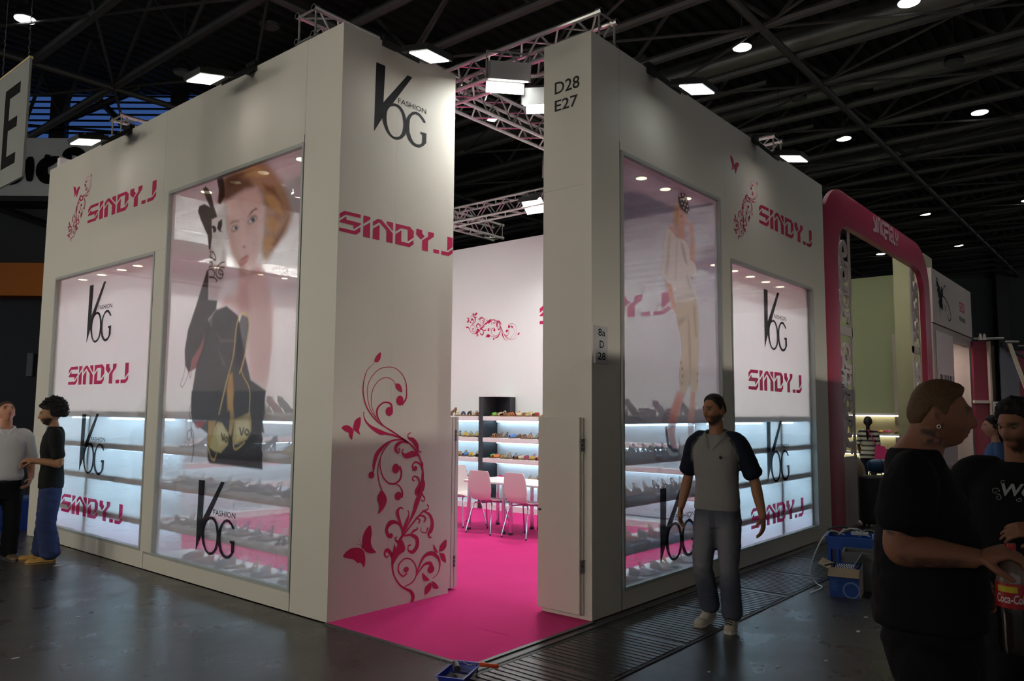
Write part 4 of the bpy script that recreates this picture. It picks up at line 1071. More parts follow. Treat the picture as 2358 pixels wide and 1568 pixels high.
PM=[((205,200,208),0.52,0.02,[(1.8,0),(4.1,0),(4.1,4.3),(1.8,4.3)],0),
((104,98,124),0.5,0.05,[(1.8,1.58),(4.1,1.58),(4.1,4.3),(1.8,4.3)],0),
((176,132,92),0.8,0.03,[(2.963,3.742),(3.038,3.79),(3.098,3.727),(3.079,3.659),(3.032,3.544),(2.979,3.529),(2.938,3.585),(2.948,3.665)],0),
((205,160,145),0.85,0.02,[(3.063,3.742),(3.197,3.731),(3.231,3.657),(3.184,3.577),(3.19,3.488),(3.206,3.426),(2.998,3.421),(3.014,3.519),(3.042,3.609)],0),
((60,50,48),0.92,0.012,[(3.04,3.865),(3.112,3.913),(3.202,3.927),(3.255,3.869),(3.289,3.767),(3.251,3.716),(3.17,3.725),(3.081,3.754),(3.047,3.802)],0),
((225,220,215),0.9,0.006,[(3.069,3.878),(3.094,3.885),(3.102,3.874),(3.08,3.865)],0),
((225,220,215),0.9,0.006,[(3.132,3.9),(3.157,3.908),(3.165,3.897),(3.143,3.888)],0),
((225,220,215),0.9,0.006,[(3.186,3.895),(3.211,3.903),(3.219,3.892),(3.196,3.882)],0),
((225,220,215),0.9,0.006,[(3.086,3.847),(3.11,3.855),(3.119,3.844),(3.097,3.834)],0),
((225,220,215),0.9,0.006,[(3.148,3.852),(3.173,3.86),(3.182,3.849),(3.159,3.839)],0),
((225,220,215),0.9,0.006,[(3.207,3.852),(3.232,3.86),(3.241,3.848),(3.218,3.839)],0),
((225,220,215),0.9,0.006,[(3.111,3.805),(3.136,3.813),(3.145,3.802),(3.122,3.793)],0),
((225,220,215),0.9,0.006,[(3.174,3.81),(3.199,3.818),(3.208,3.807),(3.185,3.797)],0),
((225,220,215),0.9,0.006,[(3.228,3.804),(3.254,3.812),(3.262,3.801),(3.239,3.792)],0),
((225,220,215),0.9,0.006,[(3.146,3.77),(3.171,3.777),(3.18,3.766),(3.157,3.757)],0),
((225,220,215),0.9,0.006,[(3.209,3.761),(3.234,3.769),(3.243,3.757),(3.22,3.748)],0),
((225,220,215),0.9,0.006,[(3.249,3.744),(3.275,3.751),(3.284,3.74),(3.26,3.731)],0),
((150,70,70),0.8,0.008,[(3.104,3.609),(3.149,3.622),(3.158,3.613),(3.113,3.598)],0),
((110,84,72),0.6,0.012,[(3.079,3.67),(3.124,3.685),(3.123,3.668),(3.083,3.656)],0),
((205,160,145),0.85,0.015,[(2.821,3.483),(2.894,3.551),(2.958,3.534),(3.007,3.423),(2.976,3.386),(2.849,3.426)],0),
((205,160,145),0.85,0.012,[(3.266,3.599),(3.314,3.658),(3.359,3.639),(3.375,3.543),(3.399,3.394),(3.385,3.25),(3.292,3.221),(3.287,3.375),(3.299,3.486),(3.264,3.534)],0),
((205,160,145),0.85,0.012,[(2.756,2.975),(2.901,2.92),(2.993,2.7),(2.958,2.651),(2.916,2.681),(2.835,2.805)],0),
((218,210,204),0.93,0.012,[(2.809,3.495),(2.884,3.484),(2.999,3.432),(3.175,3.434),(3.277,3.363),(3.292,3.247),(3.384,3.235),(3.43,3.181),(3.409,3.108),(3.324,3.074),(3.287,3.074),(3.367,2.977),(3.42,2.864),(3.316,2.816),(2.961,2.762),(2.985,2.875),(2.93,2.916),(2.797,2.954),(2.688,3.026),(2.736,3.19),(2.756,3.347)],0),
((168,158,154),0.5,0.025,[(2.849,3.426),(2.883,3.453),(2.852,3.177),(2.798,3.005),(2.766,3.041)],0),
((168,158,154),0.5,0.025,[(2.998,3.389),(3.028,3.395),(2.989,3.032),(2.958,2.986)],0),
((168,158,154),0.5,0.025,[(2.984,2.823),(3.365,2.912),(3.392,2.883),(3.004,2.794)],0),
((168,158,154),0.5,0.025,[(3.187,3.06),(3.233,3.087),(3.32,2.949),(3.265,2.942)],0),
((150,140,128),0.6,0.02,[(3.085,3.394),(3.143,3.394),(3.215,3.234),(3.236,3.184),(3.169,3.206),(3.114,3.303)],0),
((196,180,162),0.93,0.012,[(2.974,2.764),(3.41,2.848),(3.461,2.685),(3.473,2.47),(3.436,2.188),(3.427,1.916),(3.344,1.888),(3.262,1.89),(3.257,2.032),(3.223,1.958),(3.146,1.873),(3.025,1.897),(3.021,2.084),(3.088,2.315),(3.048,2.457),(2.991,2.596)],0),
((140,124,108),0.55,0.03,[(3.221,2.661),(3.255,2.6),(3.279,2.306),(3.257,2.032),(3.229,2.303)],0),
((140,124,108),0.55,0.03,[(2.999,2.597),(3.176,2.646),(3.108,2.576),(3.019,2.537)],0),
((140,124,108),0.55,0.03,[(3.338,2.779),(3.385,2.785),(3.421,2.466),(3.379,2.462)],0),
((120,104,88),0.8,0.006,[(3.045,2.194),(3.08,2.192),(3.075,2.163),(3.045,2.166)],0),
((120,104,88),0.8,0.006,[(3.074,2.134),(3.109,2.132),(3.104,2.103),(3.073,2.105)],0),
((120,104,88),0.8,0.006,[(3.081,2.062),(3.116,2.06),(3.111,2.031),(3.08,2.034)],0),
((120,104,88),0.8,0.006,[(3.062,1.99),(3.096,1.987),(3.091,1.958),(3.061,1.961)],0),
((120,104,88),0.8,0.006,[(3.405,2.097),(3.442,2.095),(3.437,2.065),(3.404,2.067)],0),
((120,104,88),0.8,0.006,[(3.403,2.023),(3.44,2.02),(3.434,1.99),(3.402,1.993)],0),
((206,150,140),0.8,0.015,[(2.99,1.896),(3.137,1.871),(3.055,1.738),(2.953,1.577),(2.921,1.477),(2.948,1.367),(2.851,1.349),(2.765,1.499),(2.817,1.657),(2.917,1.817)],0),
((196,110,110),0.45,0.03,[(2.843,1.697),(3.024,1.88),(3.029,1.738),(2.932,1.577),(2.838,1.478)],0),
((206,150,140),0.7,0.015,[(3.253,1.886),(3.362,1.897),(3.347,1.699),(3.313,1.491),(3.195,1.431),(3.191,1.596),(3.23,1.719)],0),
((70,70,76),0.9,0.01,[(2.725,1.543),(2.766,1.554),(2.811,1.38),(2.905,1.342),(2.968,1.336),(2.992,1.295),(2.925,1.294),(2.822,1.321),(2.762,1.382)],0),
((214,212,210),0.9,0.01,[(2.81,1.341),(2.883,1.299),(2.984,1.299),(2.992,1.271),(2.903,1.259),(2.809,1.278),(2.761,1.352)],0)]
SINCER=[[(9.898,5.039,0.03),(9.919,4.976,0.03),(9.991,4.931,0.03),(9.994,4.814,0.03),(9.926,4.797,0.03),(9.87,4.803,0.03)],
[(10.081,5.046,0.03),(10.084,4.789,0.03)],
[(10.157,4.79,0.03),(10.188,5.038,0.03),(10.269,5.047,0.03),(10.305,5.018,0.03),(10.335,4.788,0.03)],
[(10.52,5.043,0.03),(10.448,5.029,0.03),(10.4,4.985,0.03),(10.42,4.86,0.03),(10.487,4.794,0.03)],
[(10.533,5.028,0.03),(10.656,5.021,0.03),(10.815,5.043,0.03),(10.859,5.012,0.03),(10.874,4.767,0.03)],
[(10.583,4.942,0.03),(10.578,4.785,0.03),(10.688,4.796,0.03)],
[(10.609,4.903,0.03),(10.814,4.915,0.03)],
[(10.94,5.018,0.03),(11.096,5.028,0.03)],
[(11.119,5.025,0.03),(11.153,4.799,0.03),(11.268,4.792,0.03)],
[(10.978,4.945,0.03),(10.959,4.809,0.03),(11.071,4.793,0.03)],
[(10.971,4.891,0.03),(11.084,4.892,0.03)],
[(11.319,5.035,0.03),(11.319,4.918,0.03),(11.38,4.874,0.03)],
[(11.47,5.036,0.03),(11.457,4.943,0.03),(11.38,4.874,0.03)],
[(11.337,4.808,0.03),(11.414,4.785,0.03)]]
# ================================================================ lettering and emblems (flat vinyl)
M_vpink = mat('vinyl_pink', srgb(186, 36, 84), 0.6, 0, 0.02, spec=0.2)
M_vblack = mat('vinyl_black', srgb(24, 23, 27), 0.6, 0, 0.02, spec=0.2)
M_vgrey = mat('vinyl_dark_grey', srgb(50, 48, 48), 0.6, 0, 0.02, spec=0.2)
def film_ink(name, col, a):
    m = film_mat(name, col, 1 - a, 0.35)
    return m
M_wpink = film_ink('window_ink_pink', srgb(200, 40, 96), 0.93)
M_wblack = film_ink('window_ink_black', srgb(30, 28, 32), 0.94)

def xf(o, u, v, sx, sy=None):
    o, u, v = Vector(o), Vector(u), Vector(v)
    sy = sy or sx
    return lambda p: o + u * (p[0] * sx) + v * (p[1] * sy)

def decal_sindy(label, o, u, v, w, m=None, h=None, group=None, n=15):
    """stencil name lettering, each cut shape a part"""
    t = thing('lettering', label, 'lettering', o, 0, group)
    f = xf((0, 0, 0), u, v, w, (h / 0.139) if h else w)
    for q in SINDY[:n] if n > 0 else SINDY[n:]:
        mb = MB(); mb.add([f(p) for p in q], tessellate(q)); mb.build('letter_piece', m or M_vpink, t)
    return t

def spl(q):
    return [tuple(p) for p in smooth_path(q + q[:1], 3)][:-1]
def decal_vog(label, o, u, v, h, m=None, w=None):
    t = thing('emblem', label, 'emblem', o)
    m = m or M_vblack
    sx = (w / 0.969) if w else h
    f = xf((0, 0, 0), u, v, sx, h)
    MB().add([f(p) for p in VOG_V], tessellate(VOG_V)).build('letter_v', m, t)
    oo, oi = spl(VOG_O), spl(VOG_I)
    n = 48
    def res(q, n):
        # resample by angle about the ring's middle
        c = np.mean(np.array(oi), 0)
        an = sorted((math.atan2(p[1] - c[1], p[0] - c[0]), p) for p in q)
        A = [a for a, _ in an]; X = [p[0] for _, p in an]; Y = [p[1] for _, p in an]
        A = [A[-1] - 2 * PI] + A + [A[0] + 2 * PI]; X = [X[-1]] + X + [X[0]]; Y = [Y[-1]] + Y + [Y[0]]
        th = [-PI + 2 * PI * k / n for k in range(n)]
        return list(zip(np.interp(th, A, X), np.interp(th, A, Y)))
    a, b = res(oo, n), res(oi, n)
    eps = Vector(u).cross(Vector(v)) * 0.0006
    MB().add([f(p) + eps for p in a + b], [(k, (k + 1) % n, n + (k + 1) % n, n + k) for k in range(n)]).build('letter_o', m, t)
    MB().add([f(p) + eps * 2 for p in VOG_G], tessellate(VOG_G)).build('letter_g', m, t)
    mb = MB()
    put_text(mb, 'FASHION', f((0.418, 0.540)), u, v, 0.54 * sx, 0.074 * h, 0.004)
    mb.build('small_word', m, t)
    return t

def decal_flourish(label, o, u, v, s, mirror=False, rot=0.0, m=None, butterflies=False):
    t = thing('flourish', label, 'decal', o)
    m = m or M_vpink
    piv = np.array([0.898, 0.0])
    c, sn = math.cos(rot), math.sin(rot)
    u_, v_ = Vector(u), Vector(v)
    def f(p):
        x, y = p[0] - piv[0], p[1] - piv[1]
        if mirror: x = -x
        return u_ * (s * (c * x - sn * y)) + v_ * (s * (sn * x + c * y))
    eps = u_.cross(v_) * 0.0004
    k = 0
    for q in FLO_S:
        vs, fs = ribbon2d(q, 7)
        k += 1
        MB().add([f(p) + eps * (k % 5) for p in vs], fs).build('tendril', m, t)
    for (x, y, rx, ry) in FLO_B:
        ps = [(x + rx * math.cos(2 * PI * i / 16), y + ry * math.sin(2 * PI * i / 16)) for i in range(16)]
        MB().add([f(p) + eps * 6 for p in ps], [tuple(range(16))]).build('bud', m, t)
    for q in FLO_L:
        q = spl(q)
        MB().add([f(p) + eps * 7 for p in q], tessellate(q)).build('leaf', m, t)
    return t

def decal_butterfly(label, polys, strokes, o, u, v, s, piv, mirror=False, rot=0.0, m=None):
    t = thing('butterfly', label, 'decal', o)
    c, sn = math.cos(rot), math.sin(rot)
    u_, v_ = Vector(u), Vector(v)
    def f(p):
        x, y = p[0] - piv[0], p[1] - piv[1]
        if mirror: x = -x
        return u_ * (s * (c * x - sn * y)) + v_ * (s * (sn * x + c * y))
    for q in polys:
        q = spl(q)
        MB().add([f(p) for p in q], tessellate(q)).build('wing', m or M_vpink, t)
    for q in strokes:
        vs, fs = ribbon2d(q, 5)
        MB().add([f(p) for p in vs], fs).build('feeler', m or M_vpink, t)
    return t

X_, Y_, Z_ = (1, 0, 0), (0, 1, 0), (0, 0, 1)
NY = (0, -1, 0)
ya = A_ - 0.0015
# emblem face
decal_vog('black fashion emblem high on the entrance return wall', (0.352, ya, 4.104), X_, Z_, 0.644)
decal_sindy('large pink stencil name across the entrance return wall', (0.010, ya, 3.160), X_, Z_, 1.338)
decal_flourish('tall crimson floral flourish on the entrance return wall', (0.898, ya, 0.012), X_, Z_, 1.0)
decal_butterfly('smaller crimson butterfly left of the tall flourish', FLY_A, [], (0.23, ya, 1.50), X_, Z_, 1.0, (0.23, 1.50))
decal_butterfly('larger crimson butterfly low beside the tall flourish', FLY_B, FLY_S, (0.33, ya, 0.46), X_, Z_, 1.0, (0.33, 0.46))
# left wall
xl = -0.0015
decal_sindy('pink stencil name high on the left wall', (xl, 6.66, 4.0), NY, Z_, 1.83, h=0.225)
decal_flourish('small pink floral flourish high on the left wall', (xl, 7.16, 3.85), NY, Z_, 0.43, True, -0.40)
decal_butterfly('pink butterfly high on the left wall', FLY_B, [], (xl, 7.05, 4.45), NY, Z_, 0.62, (0.33, 0.46), True, 0.5)
# right wall
yr = -0.0015
decal_sindy('pink stencil name high on the right wall', (5.01, yr, 3.965), X_, Z_, 1.82, h=0.245)
decal_flourish('small pink floral flourish high on the right wall', (4.40, yr, 3.662), X_, Z_, 0.44, True, -0.42)
decal_butterfly('pink butterfly high on the right wall', FLY_B, [], (4.36, yr, 4.46), X_, Z_, 0.68, (0.33, 0.46), True, 0.5)
# inner back wall
decal_flourish('pink floral flourish lying sideways on the inner back wall', (6.748, 6.46, 3.26), NY, Z_, 0.60, True, -PI / 2 + 0.06)
decal_sindy('large pink stencil name on the inner back wall', (6.748, 4.70, 3.21), NY, Z_, 2.54, h=0.345)
# printed on the windows
decal_vog('black fashion emblem low on the woman poster window', (0.0255, 3.676, 0.302), NY, Z_, 0.70, M_wblack, 0.70)
decal_vog('black fashion emblem high on the far left film', (0.0255, 6.55, 2.475), NY, Z_, 0.735, M_wblack, 0.69)
decal_sindy('pink stencil name in the middle of the far left film', (0.0255, 7.04, 1.975), NY, Z_, 1.70, M_wpink, 0.232)
decal_vog('black fashion emblem low on the far left film', (0.0255, 6.55, 0.90), NY, Z_, 0.72, M_wblack, 0.70)
decal_sindy('pink stencil name low on the far left film', (0.0255, 7.02, 0.40), NY, Z_, 1.72, M_wpink, 0.225)
decal_vog('black fashion emblem low on the model poster window', (2.60, 0.0255, 0.285), X_, Z_, 0.70, M_wblack, 0.70)
decal_vog('black fashion emblem high on the right film', (5.16, 0.0255, 2.46), X_, Z_, 0.735, M_wblack, 0.72)
decal_sindy('pink stencil name in the middle of the right film', (4.665, 0.0255, 1.957), X_, Z_, 1.70, M_wpink, 0.24)
decal_vog('black fashion emblem low on the right film', (5.16, 0.0255, 0.86), X_, Z_, 0.735, M_wblack, 0.70)
decal_sindy('pink stencil name low on the right film', (4.66, 0.0255, 0.38), X_, Z_, 1.66, M_wpink, 0.235)
# stand numbers
xd = B_ - 0.0015
t = thing('stand_number', 'black stand number on the right entrance pillar, two lines', 'lettering', (xd, 0.39, 4.33))
mb = MB(); put_text(mb, 'D28', (0, 0, 0.158), NY, Z_, 0.268, 0.112, 0.012); mb.build('number_line', M_vgrey, t)
mb = MB(); put_text(mb, 'E27', (0, 0, 0.0), NY, Z_, 0.250, 0.103, 0.012); mb.build('number_line', M_vgrey, t)
M_sgn = mat('sign_plate_white', (0.50, 0.47, 0.47), 0.45)
def number_sign(label, o, lines, w=0.185, h=0.315, th=0.02):
    t = thing('number_sign', label, 'sign', o)
    MB().box(0, -th, 0, w, 0, h).build('plate', M_sgn, t)
    for i, s in enumerate(lines):
        mb = MB()
        lw = 0.115 if len(s) == 2 and s[0].isdigit() and s[1].isdigit() else (0.105 if len(s) == 2 else 0.062)
        put_text(mb, s, ((w - lw) / 2, -th - 0.0012, h - 0.085 - i * 0.1), X_, Z_, lw, 0.062, 0.010)
        mb.build('sign_line', M_ink, t)
number_sign('white sign 8a D 28 at the right wall corner', (1.468, 0, 2.09), ['8a', 'D', '28'])

# ================================================================ printed films in the windows
def paint_grid(name, label, rect, layers, place, step, seed=0, group=None):
    """poster: a sheet whose print is painted vertex by vertex from flat shapes"""
    a0, a1, z0, z1 = rect
    na, nz = int((a1 - a0) / step) + 1, int((z1 - z0) / step) + 1
    ga = np.linspace(a0, a1, na); gz = np.linspace(z0, z1, nz)
    GA, GZ = np.meshgrid(ga, gz)
    col = np.zeros((nz, na, 3)); alp = np.zeros((nz, na))
    for (c, al, soft, pts, wd) in layers:
        q = np.array(pts if not wd else [p for p in smooth_path(pts, 5)])
        pad = soft + (wd or 0) + step
        i0, i1 = np.searchsorted(ga, q[:, 0].min() - pad), np.searchsorted(ga, q[:, 0].max() + pad)
        j0, j1 = np.searchsorted(gz, q[:, 1].min() - pad), np.searchsorted(gz, q[:, 1].max() + pad)
        if i1 <= i0 or j1 <= j0: continue
        x, y = GA[j0:j1, i0:i1], GZ[j0:j1, i0:i1]
        d = np.full(x.shape, 9.0); ins = np.zeros(x.shape, bool)
        n = len(q)
        for k in range(n if not wd else n - 1):
            (x1, y1), (x2, y2) = q[k], q[(k + 1) % n]
            dx, dy = x2 - x1, y2 - y1
            L = dx * dx + dy * dy + 1e-12
            tt = np.clip(((x - x1) * dx + (y - y1) * dy) / L, 0, 1)
            d = np.minimum(d, np.hypot(x - x1 - tt * dx, y - y1 - tt * dy))
            if not wd:
                cr = ((y1 > y) != (y2 > y)) & (x < (x2 - x1) * (y - y1) / ((y2 - y1) if abs(y2 - y1) > 1e-9 else 1e-9) + x1)
                ins ^= cr
        if wd:
            mk = np.clip(0.5 + (wd / 2 - d) / (step * 1.2), 0, 1)
        else:
            sd = np.where(ins, d, -d)
            s_ = max(soft, step * 0.6)
            mk = np.clip(0.5 + sd / (2 * s_), 0, 1); mk = mk * mk * (3 - 2 * mk)
        mk = mk * al
        lc = np.array(srgb(*c))
        A0 = alp[j0:j1, i0:i1]
        An = mk + A0 * (1 - mk)
        sub = col[j0:j1, i0:i1]
        col[j0:j1, i0:i1] = np.where(An[..., None] > 1e-5, (lc * mk[..., None] + sub * (A0 * (1 - mk))[..., None]) / np.maximum(An, 1e-5)[..., None], sub)
        alp[j0:j1, i0:i1] = An
    me = bpy.data.meshes.new(name)
    vs = place(GA.ravel(), GZ.ravel())
    idx = np.arange(na * nz).reshape(nz, na)
    fs = np.stack([idx[:-1, :-1], idx[:-1, 1:], idx[1:, 1:], idx[1:, :-1]], -1).reshape(-1, 4)
    me.from_pydata(vs.tolist(), [], fs.tolist())
    ca = me.color_attributes.new('ink', 'FLOAT_COLOR', 'POINT')
    rgba = np.concatenate([col.reshape(-1, 3), alp.reshape(-1, 1)], 1).astype(np.float32)
    ca.data.foreach_set('color', rgba.ravel())
    me.shade_smooth()
    o = bpy.data.objects.new(name, me); COL.objects.link(o)
    me.materials.append(M_print)
    return tag(o, label, 'poster', group)
M_print = print_mat('poster_print', 0.5)
yw = GL['w1']; xw = GR['w1']
paint_grid('window_poster', 'large see-through poster of a blonde woman in dark gloves with gold bags', (yw[0], yw[1], yw[2], yw[3]), PW,
           lambda a, z: np.stack([np.full(a.shape, 0.0365), a, z], 1), 0.0095)
paint_grid('window_poster', 'large lavender see-through poster of a model in white top and beige trousers', (xw[0], xw[1], xw[2], xw[3]), PM,
           lambda a, z: np.stack([a, np.full(a.shape, 0.0365), z], 1), 0.0095)
M_film = film_mat('window_film_white', (0.88, 0.85, 0.87), 0.24, 0.66)
def film_sheet(label, rect, axis):
    a0, a1, z0, z1 = rect
    mb = MB(); n, m = 60, 40
    for j in range(m + 1):
        z = z0 + (z1 - z0) * j / m
        for i in range(n + 1):
            a = a0 + (a1 - a0) * i / n
            # shallow creases where the sheet hangs loose
            e = 0.0025 * math.sin(a * 23 + 1.5 * math.sin(z * 2.1)) * max(0, 1 - (z - z0) / 1.6)
            d = 0.066 + e
            mb.v.append((d, a, z) if axis == 'y' else (a, d, z))
    for j in range(m):
        for i in range(n):
            k = j * (n + 1) + i
            mb.f.append((k, k + 1, k + n + 2, k + n + 1))
    o = mb.build('window_film', M_film, None, 'all')
    return tag(o, label, 'film')
film_sheet('white translucent film covering the far left window', GL['w2'], 'y')
film_sheet('white translucent film covering the right wall end window', GR['w2'], 'x')
# ================================================================ table and chairs inside
M_tabletop = mat('table_white', (0.82, 0.76, 0.75), 0.35)
M_chair = mat('chair_shell', (0.78, 0.66, 0.63), 0.45, 0, 0.02)
M_foot = mat('black_foot', (0.02, 0.02, 0.02), 0.5)
def table(label, x0, x1, y0, y1, z=0.70):
    t = thing('table', label, 'table', ((x0 + x1) / 2, (y0 + y1) / 2, 0.008), 0, 'white tables pushed together')
    a, b = (x1 - x0) / 2, (y1 - y0) / 2
    MB().bbox(-a, -b, z - 0.028, a, b, z, 0.006).build('tabletop', M_tabletop, t)
    for sx in (-1, 1):
        for sy in (-1, 1):
            px, py = sx * (a - 0.06), sy * (b - 0.06)
            l = MB().tube([(px, py, 0.03), (px, py, z - 0.028)], 0.029, 16).build('leg', M_chrome, t, True)
            MB().lathe([(0.031, 0), (0.031, 0.03)], 16, (px, py, 0)).build('foot', M_foot, l)
table('white square table nearer the shelves with chrome legs', 4.28, 5.03, 3.37, 4.14)
table('white square table nearer the right pillar with chrome legs', 4.28, 5.03, 2.59, 3.36)

def make_chair():
    t = thing('dining_chair', 'x', 'chair', (0, 0, 0), 0, 'white shell chairs around the tables')
    prof = smooth_path([(-0.250, 0.86), (-0.240, 0.74), (-0.222, 0.60), (-0.205, 0.52), (-0.170, 0.462), (-0.10, 0.440), (0.0, 0.436), (0.11, 0.445), (0.19, 0.440), (0.225, 0.420)], 4)
    wid = smooth_path([(0.165,), (0.192,), (0.197,), (0.178,), (0.168,), (0.185,), (0.20,), (0.20,), (0.185,), (0.165,)], 4)
    mb = MB(); n = 10
    for side in (0, 1):
        for k, (p, w) in enumerate(zip(prof, wid)):
            a = prof[max(k - 1, 0)]; b = prof[min(k + 1, len(prof) - 1)]
            tx, tz = b[0] - a[0], b[1] - a[1]; L = math.hypot(tx, tz); nx, nz = -tz / L, tx / L
            for i in range(n + 1):
                s = -1 + 2 * i / n
                # rounded corners at both ends of the shell
                e = 1.0
                if k == 0: e = 0.90
                if k == len(prof) - 1: e = 0.88
                bow = 0.012 * (s * s)
                o = 0.011 * side
                mb.v.append((p[0] + nx * (o) - bow * nx * -1, w[0] * s * e, p[1] + nz * o + bow * nz))
    m = len(prof); st = n + 1
    def q(side, k, i): return side * m * st + k * st + i
    for k in range(m - 1):
        for i in range(n):
            mb.f.append((q(0, k, i), q(0, k, i + 1), q(0, k + 1, i + 1), q(0, k + 1, i)))
            mb.f.append((q(1, k, i), q(1, k + 1, i), q(1, k + 1, i + 1), q(1, k, i + 1)))
        mb.f.append((q(0, k, 0), q(0, k + 1, 0), q(1, k + 1, 0), q(1, k, 0)))
        mb.f.append((q(0, k, n), q(1, k, n), q(1, k + 1, n), q(0, k + 1, n)))
    for i in range(n):
        mb.f.append((q(0, 0, i), q(1, 0, i), q(1, 0, i + 1), q(0, 0, i + 1)))
        mb.f.append((q(0, m - 1, i), q(0, m - 1, i + 1), q(1, m - 1, i + 1), q(1, m - 1, i)))
    mb.build('shell', M_chair, t, True)
    for sx in (-1, 1):
        for sy in (-1, 1):
            pts = smooth_path([(sx * 0.03, sy * 0.06, 0.418), (sx * 0.10, sy * 0.125, 0.412), (sx * 0.145, sy * 0.165, 0.37), (sx * 0.235, sy * 0.215, 0.02)], 4)
            l = MB().tube(pts, 0.0095, 8).build('leg', M_chrome, t, True)
            MB().tube([(sx * 0.235, sy * 0.215, 0.02), (sx * 0.239, sy * 0.217, 0.0)], 0.012, 8).build('glide', M_foot, l)
    MB().tube([(-0.03, -0.06, 0.42), (-0.03, 0.06, 0.42)], 0.009, 8).tube([(0.03, -0.06, 0.42), (0.03, 0.06, 0.42)], 0.009, 8).build('mount', M_chrome, t)
    return t
ch0 = make_chair()
CH = [((4.34, 3.70), 0.05, 'white shell chair with its back to the entrance, left of the pair'),
      ((4.36, 3.06), -0.03, 'white shell chair with its back to the entrance, right of the pair'),
      ((4.62, 4.42), -PI / 2 - .15, 'white shell chair at the far left end of the tables'),
      ((5.28, 3.02), PI, 'white shell chair on the far side of the tables')]
for i, ((x, y), rz, lb) in enumerate(CH):
    c = ch0 if i == 0 else copy_tree(ch0)
    c.location = (x, y, 0.008); c.rotation_euler = (0, 0, rz); c['label'] = lb

# ================================================================ shoes
SHC = {'tan': (186, 138, 84), 'brown': (112, 70, 44), 'beige': (206, 184, 150), 'navy': (40, 48, 92), 'red': (196, 48, 44), 'orange': (226, 110, 44),
       'pink': (206, 70, 120), 'green': (110, 170, 70), 'blue': (70, 120, 190), 'yellow': (224, 190, 70), 'black': (36, 34, 36), 'white': (220, 216, 208), 'gold': (190, 160, 96), 'silver': (150, 150, 150)}
SHM = {k: mat('shoe_' + k, srgb(*v), 0.45, 0, 0.06, 30) for k, v in SHC.items()}
M_sole = mat('shoe_sole', srgb(120, 84, 54), 0.6)
def foot_w(t):
    return 0.028 + 0.014 * math.sin(min(1, t / .9) * PI * .5) if t < .7 else max(0.006, 0.043 * math.sqrt(max(0, 1 - ((t - .66) / .36) ** 2)))
def outline(n=12, L=0.25):
    a = [(L * t, foot_w(t)) for t in [i / n for i in range(n + 1)]]
    return [(x, -w) for x, w in a] + [(x, w) for x, w in reversed(a)]
def strap(mb, t, h, lean=0.0, wd=0.008, L=0.25, z0=0.02):
    w = foot_w(t)
    pts = [(L * t + lean * math.sin(k * PI / 8), -w * math.cos(k * PI / 8) * 0.98, z0 + h * math.sin(k * PI / 8)) for k in range(9)]
    mb.tube(pts, [(0.0035, wd)] * 9, 6, True)
def shoe_sandal(kind=0):
    t = thing('shoe', 'x', 'shoe')
    MB().prism(outline(), (0, 0, 0), (1, 0, 0), (0, 1, 0), 0.020).build('sole', M_sole, t)
    up = MB()
    if kind == 0:
        strap(up, 0.72, 0.040, 0, 0.014); strap(up, 0.55, 0.048, 0.0, 0.010)
    else:
        strap(up, 0.70, 0.044, 0, 0.026)
    o = up.build('vamp_strap', SHM['tan'], t, True)
    bk = MB(); strap(bk, 0.14, 0.075, -0.05, 0.008); strap(bk, 0.10, 0.040, -0.03, 0.010)
    bk.build('heel_strap', SHM['tan'], t, True)
    return t
def shoe_pump():
    t = thing('shoe', 'x', 'shoe')
    L, hz = 0.215, 0.095
    zf = lambda s: hz * (1 - (min(1, s / .68)) ** 1.6) if s < .68 else 0.0
    mb = MB(); n = 18; k = 10
    for i in range(n + 1):
        s = i / n
        w = foot_w(s) * 0.92; z = zf(s) + 0.006
        h = 0.055 if s < .15 else (0.040 if s < .6 else 0.045 * math.sqrt(max(0.02, 1 - ((s - .6) / .42) ** 2)))
        for j in range(k + 1):
            th = PI * j / k
            yy, zz = -math.cos(th) * w, math.sin(th) * h
            if s < .60 and 0.18 < j / k < .82:      # open top line
                side = -1 if j / k < .5 else 1
                yy = side * w * 0.84 if s > .06 else yy; zz = h * 0.72 if s > .06 else h * .95
            mb.v.append((L * s, yy, z + zz))
    st = k + 1
    for i in range(n):
        for j in range(k):
            if i / n < .58 and i > 0 and j == k // 2: continue
            mb.f.append((i * st + j, i * st + j + 1, (i + 1) * st + j + 1, (i + 1) * st + j))
    mb.build('upper', SHM['red'], t, True)
    so = MB()
    for i in range(n + 1):
        s = i / n; w = foot_w(s) * 0.92; z = zf(s)
        so.v += [(L * s, -w, z), (L * s, w, z), (L * s, -w, z + .006), (L * s, w, z + .006)]
        if i:
            a = (i - 1) * 4; b = i * 4
            so.f += [(a, a + 1, b + 1, b), (a + 2, b + 2, b + 3, a + 3), (a, b, b + 2, a + 2), (a + 1, a + 3, b + 3, b + 1)]
    so.build('sole', SHM['black'], t)
    MB().tube([(0.022, 0, hz), (0.012, 0, hz * .6), (0.014, 0, 0.0)], [0.020, 0.010, 0.006], 8).build('heel', SHM['red'], t, True)
    return t
